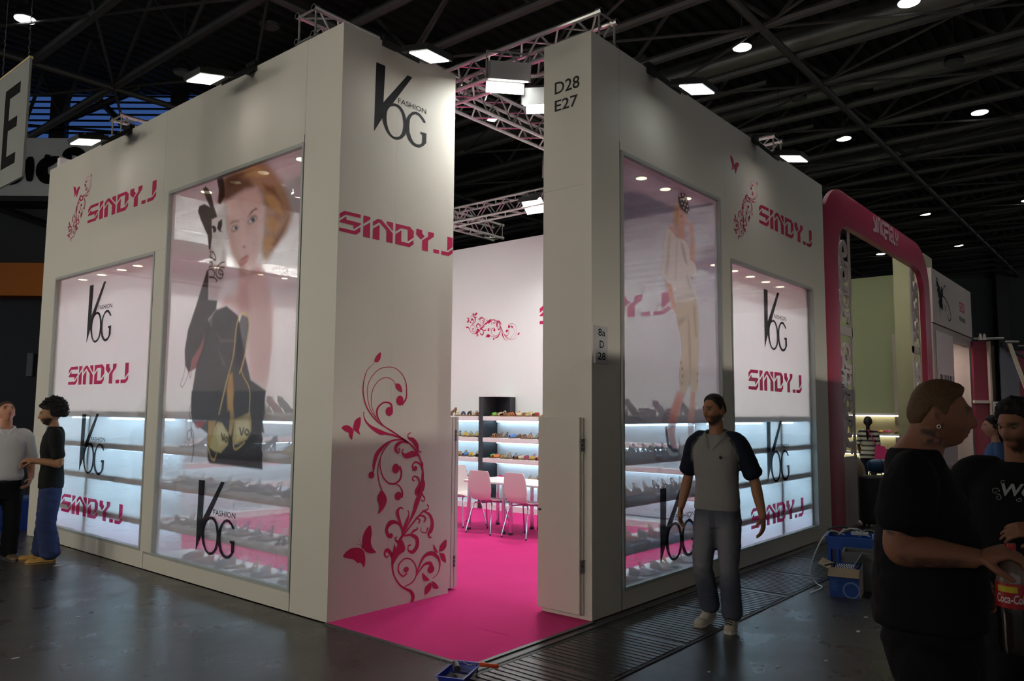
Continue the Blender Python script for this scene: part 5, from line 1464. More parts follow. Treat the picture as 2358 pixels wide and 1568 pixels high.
def shoe_mule():
    t = thing('shoe', 'x', 'shoe')
    L = 0.24
    w = MB()
    for i in range(13):
        s = i / 12; wd = foot_w(s); z = 0.055 * (1 - min(1, s / .75)) + 0.016
        w.v += [(L * s, -wd, 0), (L * s, wd, 0), (L * s, -wd, z), (L * s, wd, z)]
        if i:
            a = (i - 1) * 4; b = i * 4
            w.f += [(a, a + 1, b + 1, b), (a + 2, b + 2, b + 3, a + 3), (a, b, b + 2, a + 2), (a + 1, a + 3, b + 3, b + 1)]
    w.f += [(0, 2, 3, 1), (48, 49, 51, 50)]
    w.build('wedge_sole', M_sole, t)
    up = MB(); n = 8
    for i in range(n + 1):
        s = 0.45 + 0.5 * i / n; wd = foot_w(s) * 1.02; h = 0.055 - 0.02 * i / n; z = 0.02
        for j in range(9):
            th = PI * j / 8
            up.v.append((L * s, -wd * math.cos(th), z + h * math.sin(th)))
    for i in range(n):
        for j in range(8):
            up.f.append((i * 9 + j, i * 9 + j + 1, (i + 1) * 9 + j + 1, (i + 1) * 9 + j))
    up.build('upper', SHM['blue'], t, True)
    return t
PROTO = {'strappy sandal': shoe_sandal(0), 'wide strap sandal': shoe_sandal(1), 'high heel pump': shoe_pump(), 'wedge mule': shoe_mule()}
USED = set()
def put_shoe(kind, colour, loc, rz, label, group):
    p = PROTO[kind]
    if kind in USED:
        o = copy_tree(p)
    else:
        o = p; USED.add(kind)
    o.location = loc; o.rotation_euler = (0, 0, rz)
    o['label'] = label; o['group'] = group
    for c in o.children:
        if c.name.startswith(('vamp', 'heel', 'upper')):
            recolor(c, SHM[colour])
    return o
ROWN = ['top', 'second', 'third', 'fourth', 'lowest']
SR = random.Random(21)
def shoe_row(place, us, z, row, kinds, cols, where, group, face, jig=0.12):
    """us: positions along the shelf in reading order (left to right in the picture)"""
    for i, u in enumerate(us):
        k = kinds[i % len(kinds)]; c = cols[i % len(cols)]
        x, y = place(u)
        put_shoe(k, c, (x, y, z + 0.0005), face + SR.uniform(-jig, jig), '%s %s, %s from left on the %s %s' % (c, k, ORD[i], ROWN[row], where), group)
SS, WS, HP, WM = 'strappy sandal', 'wide strap sandal', 'high heel pump', 'wedge mule'
# left window: picture left = large y
def span(a, b, n):
    return [a + (b - a) * (i + .5) / n for i in range(n)]
grp = 'shoes behind the woman poster'
wh = 'shelf behind the woman poster'
shoe_row(lambda u: (0.25, u), [4.22, 4.02, 3.86, 3.66, 3.50, 3.26, 3.06, 2.86, 2.68], TOPS[0], 0, [HP], ['white', 'navy', 'brown', 'orange', 'red', 'brown', 'green', 'red', 'navy'], wh, grp, -PI / 2, .15)
shoe_row(lambda u: (0.32, u), span(4.25, 2.15, 11), TOPS[1], 1, [SS, HP], ['beige', 'silver', 'white', 'brown', 'navy', 'black', 'gold', 'black', 'blue', 'yellow', 'navy'], wh, grp, PI, .2)
shoe_row(lambda u: (0.32, u), span(4.40, 2.12, 13), TOPS[2], 2, [SS, WS, WM], ['white', 'beige', 'silver', 'white', 'tan', 'silver', 'gold', 'brown', 'black', 'silver', 'brown', 'black', 'beige'], wh, grp, PI, .2)
shoe_row(lambda u: (0.32, u), span(4.40, 2.12, 11), TOPS[3], 3, [WS, SS], ['brown', 'green', 'black', 'white', 'silver', 'navy', 'silver', 'black', 'white', 'black', 'brown'], wh, grp, PI, .2)
MB().box(0.075, 2.06, 0.12, 0.455, 4.56, 0.175).build('base_board', M_shelf, [o for o in bpy.data.objects if o.get('label') == 'white display shelves behind the woman poster window'][0], world=True)
shoe_row(lambda u: (0.30, u), span(4.15, 2.12, 10), 0.175, 4, [WM, WS, SS], ['brown', 'red', 'orange', 'navy', 'white', 'yellow', 'white', 'blue', 'white', 'black'], wh, grp, PI, .5)
# right window: picture left = small x
grp = 'shoes behind the model poster'
wh = 'shelf behind the model poster'
shoe_row(lambda u: (u, 0.25), span(1.98, 3.85, 7), TOPS[0], 0, [WM, HP], ['brown', 'beige', 'brown', 'pink', 'black', 'brown', 'red'], wh, grp, 0.0, .25)
shoe_row(lambda u: (u, 0.32), span(1.98, 3.85, 10), TOPS[1], 1, [SS, WS], ['tan', 'black', 'brown', 'silver', 'black', 'beige', 'brown', 'black', 'tan', 'gold'], wh, grp, -PI / 2, .3)
shoe_row(lambda u: (u, 0.32), span(1.98, 3.85, 10), TOPS[2], 2, [SS], ['brown', 'orange', 'tan', 'beige', 'red', 'brown', 'gold', 'tan', 'white', 'brown'], wh, grp, -PI / 2, .3)
shoe_row(lambda u: (u, 0.32), span(1.98, 3.85, 9), TOPS[3], 3, [WS, WM], ['green', 'orange', 'beige', 'red', 'yellow', 'orange', 'tan', 'blue', 'brown'], wh, grp, -PI / 2, .4)
MB().box(1.92, 0.075, 0.12, 3.98, 0.455, 0.175).build('base_board', M_shelf, [o for o in bpy.data.objects if o.get('label') == 'white display shelves behind the model poster window'][0], world=True)
shoe_row(lambda u: (u, 0.30), span(1.98, 3.85, 9), 0.175, 4, [WM, WS], ['orange', 'green', 'white', 'red', 'beige', 'yellow', 'white', 'pink', 'tan'], wh, grp, -PI / 2, .5)
# inside, left of the column (picture left = large y)
grp = 'shoes on the inner wall shelves'
wh = 'inner shelf left of the column'
XI = 6.50
pl = lambda u: (XI, u)
shoe_row(pl, [7.02, 6.90, 6.72, 6.57, 6.46, 6.24, 6.10, 5.95, 5.84, 5.74], BT[0], 0, [WS, WS, SS, SS, HP, SS], ['tan', 'tan', 'brown', 'blue', 'brown', 'beige', 'navy', 'black', 'beige', 'brown'], wh, grp, PI, .15)
shoe_row(pl, [6.92, 6.78, 6.64, 6.50, 6.36, 6.22, 6.08, 5.93, 5.77], BT[1], 1, [SS], ['green', 'orange', 'pink', 'beige', 'black', 'gold', 'yellow', 'gold', 'yellow'], wh, grp, PI, .15)
shoe_row(pl, [6.92, 6.78, 6.63, 6.48, 6.34, 6.20, 6.05, 5.91, 5.77], BT[2], 2, [WM, WS], ['brown', 'yellow', 'red', 'orange', 'blue', 'tan', 'blue', 'yellow', 'brown'], wh, grp, PI, .3)
shoe_row(pl, [6.90, 6.78, 6.64, 6.20, 6.05, 5.8], BT[3], 3, [SS], ['beige', 'tan', 'beige', 'brown', 'tan', 'beige'], wh, grp, PI, .15)
shoe_row(pl, [6.80, 6.64, 6.5], 0.10, 4, [WS, SS], ['tan', 'orange', 'red'], wh, grp, PI, .3)
wh = 'inner shelf right of the column'
pr = lambda u: (6.46, u)
shoe_row(pr, [5.38, 5.24, 5.12, 4.92, 4.79, 4.65, 4.50, 4.36], BT[0], 0, [WM, SS], ['green', 'beige', 'brown', 'orange', 'beige', 'gold', 'brown', 'red'], wh, grp, PI, .4)
shoe_row(pr, [5.30, 5.18, 4.88, 4.66, 4.50, 4.36], BT[1], 1, [SS, SS, WM], ['tan', 'brown', 'blue', 'brown', 'tan', 'beige'], wh, grp, PI, .3)
shoe_row(pr, [5.40, 5.26, 5.12, 4.98, 4.84, 4.72, 4.58, 4.46, 4.34], BT[2], 2, [WM, WM, SS, SS], ['green', 'orange', 'gold', 'silver', 'brown', 'beige', 'pink', 'yellow', 'red'], wh, grp, PI, .3)
shoe_row(pr, [5.2, 4.9, 4.66, 4.5, 4.36], BT[3], 3, [WS, SS], ['pink', 'brown', 'tan', 'beige', 'red'], wh, grp, PI, .3)

# ================================================================ floor clutter in front
tray = thing('paint_tray', 'blue plastic paint tray with black paint at the carpet corner', 'paint tray', (-0.235, -0.135, 0), math.radians(22))
M_tray = mat('tray_blue', srgb(44, 56, 150), 0.35)
tb_ = MB(); L, W, hh = 0.155, 0.085, 0.062
def ring(z, sl, sw, dx=0): return [(-L * sl + dx, -W * sw, z), (L * sl + dx, -W * sw, z), (L * sl + dx, W * sw, z), (-L * sl + dx, W * sw, z)]
tb_.v += ring(hh + .004, 1.08, 1.12) + ring(hh, 1.08, 1.12) + ring(hh, 1.0, 1.0) + [(-L * .86, -W * .85, 0.004), (L * .9, -W * .85, 0.035), (L * .9, W * .85, 0.035), (-L * .86, W * .85, 0.004)]
tb_.v += ring(hh + .004, 1.0, 1.0) + [(-L * .85, -W * .83, 0.009), (L * .9, -W * .83, 0.040), (L * .9, W * .83, 0.040), (-L * .85, W * .83, 0.009)]
for a, b in ((0, 1), (1, 2), (2, 3)):
    for k in range(4): tb_.f.append((a * 4 + k, b * 4 + k, b * 4 + (k + 1) % 4, a * 4 + (k + 1) % 4))
tb_.f.append((15, 14, 13, 12))
for k in range(4):
    tb_.f.append((k, (k + 1) % 4, 16 + (k + 1) % 4, 16 + k)); tb_.f.append((16 + k, 16 + (k + 1) % 4, 20 + (k + 1) % 4, 20 + k))
tb_.f.append((20, 21, 22, 23))
tb_.build('tray', M_tray, tray)
MB().add([(-L * .86, -W * .86, 0.030), (L * .35, -W * .92, 0.030), (L * .35, W * .92, 0.030), (-L * .86, W * .86, 0.030)], [(0, 1, 2, 3)]).build('paint', mat('wet_black_paint', (0.008, 0.007, 0.007), 0.12, 0, .2, 40, 0.4, 60), tray)
rb_ = MB()
for k in range(7): rb_.box(L * .30 + k * .012, -W * .8, 0.030 + k * .0022, L * .30 + k * .012 + .005, W * .8, 0.038 + k * .0024)
rb_.build('ribs', M_tray, tray)
for s in (-1, 1):
    MB().tube([(L * .95, s * W * .7, 0.055), (L * 1.0, s * W * .75, 0.0)], 0.006, 6).build('leg', M_tray, tray)
rl = thing('paint_roller', 'paint roller with orange handle resting in the blue tray', 'paint roller', (-0.20, -0.15, 0.0))
a = Vector((-0.23, -0.10, 0.075)); b = Vector((-0.115, -0.19, 0.082)); c = Vector((-0.02, -0.275, 0.06))
d = (b - a).normalized(); sd = Vector((-d.y, d.x, 0))
MB().tube([a - sd * .055, a + sd * .055], 0.022, 12).build('sleeve', mat('wet_sleeve', (0.02, .018, .018), .4, 0, .2, 60, .6, 150), rl, True, world=True)
MB().tube([a + sd * .055, a + sd * .075 + d * .01, a + sd * .075 + d * .05, a + d * .08 , b], 0.004, 6).build('rod', M_chrome, rl, True, world=True)
MB().tube([b, b + (c - b) * .12, b + (c - b) * .5, b + (c - b) * .93, c], [0.009, 0.015, 0.012, 0.015, 0.010], 10).build('handle', mat('handle_orange', srgb(216, 74, 30), .45), rl, True, world=True)

# cartons and crates by the pink arch
M_kraft = mat('carton_kraft', (0.42, 0.30, 0.18), 0.8)
M_cblue = mat('carton_print_blue', srgb(26, 74, 160), 0.5)
M_cwhite = mat('carton_white', (0.55, 0.52, 0.52), 0.6)
bx_ = thing('product_carton', 'blue and white open product carton nearest on the floor', 'box', (3.65, -1.145, 0), math.radians(-79))
W_, D_, H_ = 0.262, 0.34, 0.262
# local: +x along the front (to the right in the picture), +y to the back
MB().box(0, 0, 0, W_, 0.004, H_).build('front_panel', M_cblue, bx_)
MB().box(W_ - .004, 0, 0, W_, D_, H_).build('side_panel', M_cwhite, bx_)
MB().box(0, 0, 0, .004, D_, H_).build('side_panel', M_cwhite, bx_)
MB().box(0, D_ - .004, 0, W_, D_, H_).build('rear_panel', M_cblue, bx_)
MB().box(0, 0, 0, W_, D_, .004).build('bottom', M_kraft, bx_)
MB().obox((-.045, D_ / 2, H_ + .01), (.05, 0, -.02), (0, D_ / 2, 0), (0.0008, 0, .002)).build('flap', M_kraft, bx_)
MB().obox((W_ / 2, -.03, H_ - .03), (W_ / 2, 0, 0), (0, .035, .035), (0, -.0015, .0015)).build('flap', M_kraft, bx_)
MB().obox((W_ - .03, D_ / 2, H_ + .06), (.035, 0, .06), (0, D_ / 2, 0), (.0015, 0, -.001)).build('flap', M_cwhite, bx_)
mb = MB(); put_text(mb, 'SENCOR', (.012, -.0015, H_ - .042), X_, Z_, .115, .026, .012); mb.build('brand_word', M_cwhite, bx_)
mb = MB(); put_text(mb, 'SENCOR', (W_ + .0015, .03, H_ - .052), Y_, Z_, .16, .030, .012); mb.build('brand_word', M_ink, bx_)
mb = MB()
for r0, r1, m_ in ((.075, .060, 0),):
    ps = []
    for k in range(25):
        th = 2 * PI * k / 24
        mb.v += [(.19 + r0 * math.cos(th), -.0015, .075 + r0 * math.sin(th)), (.19 + r1 * math.cos(th), -.0015, .075 + r1 * math.sin(th))]
    mb.f += [(2 * k, 2 * k + 2, 2 * k + 3, 2 * k + 1) for k in range(24)]
mb.v = [(min(p[0], W_), p[1], max(p[2], .004)) for p in mb.v]
mb.build('printed_ring', mat('carton_pale_blue', srgb(120, 150, 200), .5), bx_)
mb = MB()
for k in range(7): mb.box(.015, -.0015, .15 - k * .014, .015 + .07 - .012 * (k % 3), -.001, .154 - k * .014)
mb.build('printed_lines', mat('carton_pale_print', srgb(90, 130, 200), .5), bx_)
M_mesh = mat('white_mesh', (.6, .58, .55), .6)
gb = MB()
for k in range(9):
    gb.tube([(.03 + k * .022, .05, H_ - .015), (.08 + k * .02, .2, H_ + .012)], .003, 5); gb.tube([(.06 + k * .02, .05, H_ - .012), (.03 + k * .02, .2, H_ + .012)], .003, 5)
gb.build('packing_net', M_mesh, bx_)
MB().tube([(.02, .16, H_ - .03), (.05, .1, H_ + .03), (.03, .02, H_ + .035), (-.03, -.02, H_ + .02)], .008, 6).build('cable_end', M_black, bx_, True)

def crate(name, label, m, loc, rz, w, d, h, holes=True):
    t = thing(name, label, 'crate', loc, rz)
    th = .012
    MB().box(0, 0, 0, w, d, .01).build('bottom', m, t)
    for nm, b_ in (('side', (0, 0, w, th)), ('side', (0, d - th, w, d)), ('side', (0, th, th, d - th)), ('side', (w - th, th, w, d - th))):
        mb = MB()
        x0, y0, x1, y1 = b_
        long = (x1 - x0) > (y1 - y0)
        n = 5
        mb.box(x0, y0, .01, x1, y1, h * .28); mb.box(x0, y0, h * .72, x1, y1, h * .86)
        L_ = (x1 - x0) if long else (y1 - y0)
        for k in range(n + 1):
            a = k * (L_ - .03) / n
            if long: mb.box(x0 + a, y0, h * .28, x0 + a + .03, y1, h * .72)
            else: mb.box(x0, y0 + a, h * .28, x1, y0 + a + .03, h * .72)
        if not holes:
            mb = MB().box(x0, y0, .01, x1, y1, h * .86)
        mb.build(nm, m, t)
    mb = MB()
    for b_ in ((-.015, -.015, w + .015, .005), (-.015, d - .005, w + .015, d + .015), (-.015, .005, .005, d - .005), (w - .005, .005, w + .015, d - .005)):
        mb.box(b_[0], b_[1], h * .86, b_[2], b_[3], h)
    mb.build('rim', m, t)
    return t
M_crateb = mat('crate_blue', srgb(30, 84, 170), 0.45)
M_crateg = mat('crate_grey', (0.17, 0.17, 0.16), 0.55)
crate('plastic_crate', 'blue perforated plastic crate full of white cables', M_crateb, (4.38, -0.90, 0), math.radians(-75), .42, .36, .44)
crate('plastic_crate', 'grey plastic crate between the blue crate and the carton', M_crateg, (4.04, -1.16, 0), math.radians(-77), .34, .26, .36, False)
M_cable = mat('white_cable', (.6, .6, .58), .5)
M_cableb = mat('black_cable', (.02, .02, .02), .5)
cr = random.Random(5)
def loose_cable(label, pts, m, r=.006):
    o = MB().tube(smooth_path(pts, 6), r, 6).build('cable', m, None, True)
    return tag(o, label, 'cable')
loose_cable('white cable hanging out of the blue crate to the floor', [(4.45, -1.05, .46), (4.35, -.95, .50), (4.24, -.88, .40), (4.10, -.82, .15), (4.12, -.86, .012), (3.95, -.98, .01), (3.62, -.98, .01)], M_cable, .007)
loose_cable('white cable looped over the middle of the blue crate', [(4.42, -1.0, .455), (4.40, -1.08, .52), (4.45, -1.18, .53), (4.5, -1.28, .46), (4.6, -1.2, .46), (4.55, -1.05, .52), (4.48, -.98, .455)], M_cable)
loose_cable('black cable coiled on the left of the blue crate', [(4.42, -.94, .46), (4.36, -.93, .52), (4.42, -1.05, .54), (4.52, -1.1, .50), (4.55, -.98, .46), (4.42, -.92, .50), (4.36, -1.02, .46)], M_cableb, .009)
loose_cable('grey cable arching over the right of the crates', [(4.42, -1.2, .455), (4.40, -1.26, .53), (4.46, -1.33, .52), (4.52, -1.31, .455)], mat('grey_cable', (.3, .3, .3), .5))
pw = thing('power_strip', 'white power strip lying on the blue crate', 'power strip', (4.40, -1.13, .475), math.radians(-75))
MB().bbox(0, -.025, 0, .16, .025, .035, .006).build('body', M_cable, pw)
mb = MB()
for k in range(3): mb.lathe([(.016, 0.0351), (.016, 0.0356)], 12, (.03 + .05 * k, 0, 0))
mb.build('socket', M_cableb, pw)
# ================================================================ neighbouring stand with the pink arch
M_arch = mat('arch_crimson', srgb(168, 48, 78), 0.4, 0, 0.04)
M_archedge = mat('arch_crimson_edge', srgb(140, 40, 66), 0.45, 0, 0.04)
M_green = mat('green_wall', srgb(150, 150, 118), 0.7, 0, 0.03, 1)
M_beige = mat('beige_green_wall', srgb(160, 154, 122), 0.7, 0, 0.03, 1)
M_lat = mat('lattice_white', srgb(196, 180, 176), 0.55)
ar = thing('arch_stand', 'crimson rounded arch frame of the stand beside the right wall', 'exhibition stand', (10.6, 0.1, 0))
def rr(x0, x1, z1, r, n=10):
    p = [(x0, 0.0), (x0, z1 - r)]
    p += [(x0 + r - r * math.cos(k * PI / 2 / n), z1 - r + r * math.sin(k * PI / 2 / n)) for k in range(1, n + 1)]
    p += [(x1 - r, z1)]
    p += [(x1 - r + r * math.sin(k * PI / 2 / n), z1 - r + r * math.cos(k * PI / 2 / n)) for k in range(1, n + 1)]
    p += [(x1, 0.0)]
    return p
oo = rr(7.37, 13.95, 5.12, 0.95); oi = rr(7.95, 13.42, 4.58, 0.55)
om = [(a[0] * .86 + b[0] * .14, a[1] * .86 + b[1] * .14) for a, b in zip(oo, oi)]
mb = MB(); n = len(oo)
for q, y in ((oo, 0.10), (oo, 0.035), (om, 0.0), (oi, 0.0), (oi, 0.10)):
    mb.v += [(p[0], y, p[1]) for p in q]
for r_ in range(4):
    for k in range(n - 1):
        mb.f.append((r_ * n + k, r_ * n + k + 1, (r_ + 1) * n + k + 1, (r_ + 1) * n + k))
mb.build('arch_frame', M_arch, ar, True, world=True)
M_archletter = mat('arch_letter', srgb(206, 184, 186), .5)
for st in SINCER:
    vs, fs = ribbon2d(st, 3)
    MB().add([(p[0], -0.003, p[1]) for p in vs], fs).build('letter_stroke', M_archletter, ar, world=True)

def spiral(cx, cz, r, a0, turns, w, flip=1):
    st = []
    n = int(14 * turns)
    for k in range(n + 1):
        t = k / n
        a = a0 + flip * 2 * PI * turns * t
        rr_ = r * (1 - 0.78 * t)
        st.append((cx + rr_ * math.cos(a), cz + rr_ * math.sin(a), w * (1 - .45 * t)))
    return st
def lattice(label, x0, x1, z0, z1, y):
    t = thing('lattice_panel', label, 'panel', ((x0 + x1) / 2, y, 0))
    th = 0.03
    for b_ in ((x0, x0 + .05), (x1 - .05, x1)):
        MB().box(b_[0], y, z0, b_[1], y + th, z1).build('stile', M_lat, t, world=True)
    zm = 2.90
    for z in (z0, zm, z1 - .06):
        MB().box(x0, y, z, x1, y + th, z + (.14 if z == zm else .06)).build('rail', M_lat, t, world=True)
    MB().box(x0, y, 0, x1, y + th, z0).build('solid_base', M_lat, t, world=True)
    w = x1 - x0
    k = 0
    z = z0 + .26
    while z < z1 - .18:
        if abs(z - zm - .05) < .2:
            z = zm + .36
        for (cx, fl) in ((x0 + w * .30, 1), (x0 + w * .70, -1)):
            zz = z + (0.18 if fl < 0 else 0)
            if zz > z1 - .16: continue
            st = spiral(cx, zz, w * .21, -PI / 2 if k % 2 else PI / 2, 1.15, .046, fl if k % 2 else -fl)
            # tail joining the scroll to the next one
            st = [(cx - fl * w * .10, zz + (-.34 if k % 2 else .30), .020), (cx - fl * w * .16, zz + (-.20 if k % 2 else .22), .038)] + st
            vs, fs = ribbon2d(st, 3)
            mb = MB(); m = len(vs)
            mb.v = [(p[0], y, p[1]) for p in vs] + [(p[0], y + th, p[1]) for p in vs]
            mb.f = [f for f in fs] + [tuple(i + m for i in reversed(f)) for f in fs]
            mb.f += [(2 * i, 2 * i + 2, 2 * i + 2 + m, 2 * i + m) for i in range(m // 2 - 1)] + [(2 * i + 1, 2 * i + 1 + m, 2 * i + 3 + m, 2 * i + 3) for i in range(m // 2 - 1)]
            mb.build('scroll', M_lat, t, True, world=True)
            k += 1
        z += .40
    return t
lattice('white scroll lattice panel inside the left of the pink arch', 7.97, 8.95, 0.98, 4.74, 0.115)
lattice('white scroll lattice panel inside the right of the pink arch', 12.85, 13.40, 0.98, 4.66, 0.115)
number_sign('white sign 8a D 32 on the left lattice of the arch', (8.10, 0.112, 2.05), ['8a', 'D', '32'], 0.40, 0.315)

gi = struct('wall_arch_stand', (16.2, 0, 0))
MB().box(16.2, 0.45, 0, 16.3, 6.0, 5.05).build('panel', M_green, gi, world=True)
MB().box(14.5, 0.22, 0, 15.3, 0.84, 5.18).build('pillar', M_beige, gi, world=True)
MB().box(8.3, 5.9, 0, 16.2, 6.0, 4.6).build('panel', M_green, gi, world=True)
MB().box(7.36, 0.45, 0, 7.44, 6.0, 4.9).build('panel', M_wall, gi, world=True)
MB().box(7.36, 0.42, 0.0, 16.2, 6.0, 0.012).build('stand_floor', mat('arch_carpet', srgb(74, 60, 62), .9), gi, world=True)
M_warmtube = emit_mat('warm_tube', (1.0, 0.95, 0.74), 7.0, True)
ws = thing('wall_shelf', 'warm lit shoe shelves inside the arch stand', 'shelf', (15.85, 1.6, 0))
for z in (1.72, 1.24, 0.80, 0.36):
    s = MB().box(15.80, 0.9, z - .05, 16.2, 3.2, z).build('shelf_board', M_shelf, ws, world=True)
    MB().box(16.08, 0.95, z - .08, 16.12, 3.15, z - .05).build('tube_lamp', M_warmtube, s, world=True)
MB().box(16.17, 0.9, 0, 16.198, 3.2, 1.7).build('back_panel', M_beige, ws, world=True)
grp = 'shoes in the arch stand'
for row, z in enumerate((1.24, 0.80, 0.36)):
    us = span(2.10, 1.05, 7)
    shoe_row(lambda u: (16.05, u), us, z, row + 1, [SS, WM], [['green', 'red', 'orange', 'yellow', 'pink', 'red', 'green'], ['navy', 'brown', 'black', 'silver', 'brown', 'navy', 'black'], ['pink', 'tan', 'yellow', 'red', 'orange', 'blue', 'tan']][row], 'shelf of the arch stand', grp, PI, .3)
al = thing('arch_fill_lamp', 'small lamp added inside the arch stand to light its green walls', 'lamp', (12.6, 2.6, 4.55))  # added lamp, only there to brighten the green walls
MB().lathe([(.12, 0), (.12, .03), (.03, .1)], 14).build('shade', M_lampbody, al, True)
MB().lathe([(.11, -.008), (.11, -.002)], 14).build('lens', emit_mat('arch_fill_glow', (0.95, 1.0, .8), 5), al)
MB().tube([(0, 0, .1), (0, 0, 4.4)], .006, 6).build('cord', M_black, al)
L = bpy.data.lights.new('arch_fill_light', 'POINT'); L.energy = 150; L.color = (0.95, 1.0, 0.80); L.shadow_soft_size = .12
lo = bpy.data.objects.new('arch_fill_light', L); COL.objects.link(lo); lo.parent = al; lo.location = (0, 0, -.02)

# luggage behind the lattice
sc_ = thing('suitcase', 'tall black suitcase with a round green sticker', 'suitcase', (8.78, -0.20, 0.0), math.radians(-52))
MB().bbox(-.21, -.14, .04, .21, .14, .76, .03).build('shell', mat('suitcase_black', (.014, .014, .016), .5), sc_)
for x in (-.16, .16):
    for y in (-.09, .09): MB().tube([(x, y - .015, .022), (x, y + .015, .022)], .022, 10).build('wheel', M_foot, sc_)
MB().tube([(-.09, 0, .76), (-.09, 0, .80), (.09, 0, .80), (.09, 0, .76)], .012, 6).build('handle', M_foot, sc_)
for r_, m_, nm, e in ((.062, mat('sticker_green', srgb(70, 120, 96), .5), 'sticker', .0), (.042, mat('sticker_white', srgb(180, 184, 180), .5), 'sticker_middle', .001)):
    ps = [(r_ * math.cos(2 * PI * k / 24), r_ * math.sin(2 * PI * k / 24)) for k in range(24)]
    MB().prism(ps, (0.03, -.1415 - e, .36), X_, Z_, 0.001).build(nm, m_, sc_)
MB().box(-.012, -.1425, .06, .012, -.140, .30).box(-.012, -.1425, .43, .012, -.140, .74).build('zip', M_foot, sc_)
df = thing('duffel_bag', 'blue duffel bag lying on the black suitcase', 'bag', (8.98, -0.28, 0.80), math.radians(-52))
MB().tube([(-.26, 0, .10), (-.24, 0, .10), (-.18, 0, .10), (.18, 0, .10), (.24, 0, .10), (.26, 0, .10)], [.03, .08, .10, .10, .08, .03], 14).build('body', mat('duffel_blue', srgb(36, 78, 118), .6), df, True)
for x in (-.07, .09): MB().tube([(x + .03 * 0, .104 * math.cos(a), .10 + .104 * math.sin(a)) for a in [k * 2 * PI / 14 for k in range(15)]], .008, 6).build('strap', M_foot, df, True)
bg_ = thing('beige_bag', 'soft beige bag slumped beside the duffel', 'bag', (9.22, 0.22, 0.012), .3)
MB().lathe([(.02, .0), (.15, .02), (.19, .25), (.17, .6), (.13, .85), (.06, .98), (.02, 1.0)], 16).build('body', mat('beige_cloth', srgb(140, 120, 100), .9, 0, .1, 6, .3, 20), bg_, True)
MB().tube([(-.05, 0, .97), (0, 0, 1.03), (.05, 0, .97)], .01, 6).build('knot', mat('beige_cloth', (0, 0, 0)), bg_, True)

# ================================================================ white stand beyond the arch
nx = thing('white_stand', 'white stand with a flower panel beyond the pink arch', 'exhibition stand', (16.2, 0.1, 0))
M_nw = mat('next_stand_white', srgb(176, 160, 152), .6)
MB().box(14.10, 0.0, 3.62, 18.40, .12, 4.78).build('fascia', M_nw, nx, world=True)
MB().box(14.10, 0.02, 0, 16.08, .12, 3.60).build('panel', M_nw, nx, world=True)
MB().box(18.0, 0.02, 0, 18.40, .12, 3.60).build('panel', M_nw, nx, world=True)
MB().box(16.08, 0.02, 3.36, 18.0, .12, 3.60).build('panel', M_nw, nx, world=True)
MB().box(16.08, 1.2, 0, 18.0, 1.3, 3.6).build('inner_panel', M_nw, nx, world=True)
MB().box(18.0, .12, 0, 18.1, 1.3, 3.6).build('inner_panel', M_nw, nx, world=True)
MB().box(14.36, -0.01, 0.6, 15.95, .015, 3.46).build('banner', mat('pink_white_banner', srgb(206, 184, 186), .6), nx, world=True)
mb = MB()
for k in range(9): mb.box(14.5 + k * .155, -.0115, 2.33 - .02 * (k % 2), 14.5 + k * .155 + .07 + .03 * (k % 3 == 0), -.0105, 2.55)
mb.build('banner_letters', M_ink, nx, world=True)
fl = MB()
fr = random.Random(3)
for (cx, cz, r) in ((14.75, 4.36, .16), (14.92, 4.22, .17), (14.82, 4.10, .14), (15.05, 4.38, .12), (14.6, 4.5, .08), (15.0, 4.05, .1)):
    pts = []
    for k in range(30):
        a = 2 * PI * k / 30
        rr_ = r * (.65 + .35 * abs(math.sin(2.5 * a + fr.random() * .2)))
        pts.append((cx + rr_ * math.cos(a), cz + rr_ * math.sin(a)))
    fl.add([(p[0], -.002 - .0004 * len(fl.v) / 30, p[1]) for p in pts], tessellate(pts))
for st in ([(14.5, 4.55, .012), (14.62, 4.62, .016), (14.75, 4.5, .01)], [(15.05, 4.3, .02), (15.4, 4.25, .015), (15.75, 4.1, .015), (15.9, 3.9, .016), (15.7, 3.8, .014), (15.5, 3.9, .01)], [(15.2, 4.45, .01), (15.35, 4.55, .016), (15.5, 4.5, .008)], [(14.75, 3.95, .02), (14.8, 3.82, .01)], [(15.3, 4.1, .02), (15.35, 3.98, .02)]):
    vs, fs = ribbon2d(st, 5); fl.add([(p[0], -.002, p[1]) for p in vs], fs)
fo = fl.build('flower_print', M_ink, nx, world=True); fo['kind'] = 'stuff'
mb = MB(); put_text(mb, 'SED', (16.9, -.002, 4.14), X_, Z_, .62, .24, .02); mb.build('word', M_vpink, nx, world=True)
for k in range(7):
    MB().box(16.86 + k * .105, -.003, 3.92 - .004 * k, 16.86 + k * .105 + .05, -.001, 4.03 - .004 * k).build('small_letter', M_vgrey, nx, world=True)
L = bpy.data.lights.new('doorway_light', 'AREA'); L.size = .5; L.energy = 22; L.color = (1, .86, .8)
lo = bpy.data.objects.new('doorway_light', L); COL.objects.link(lo); lo.parent = nx; lo.location = Vector((17.0, .65, 3.5)) - nx.location
MB().box(16.7, .35, 3.52, 17.3, .95, 3.58).build('doorway_lamp', M_frame, nx, world=True)

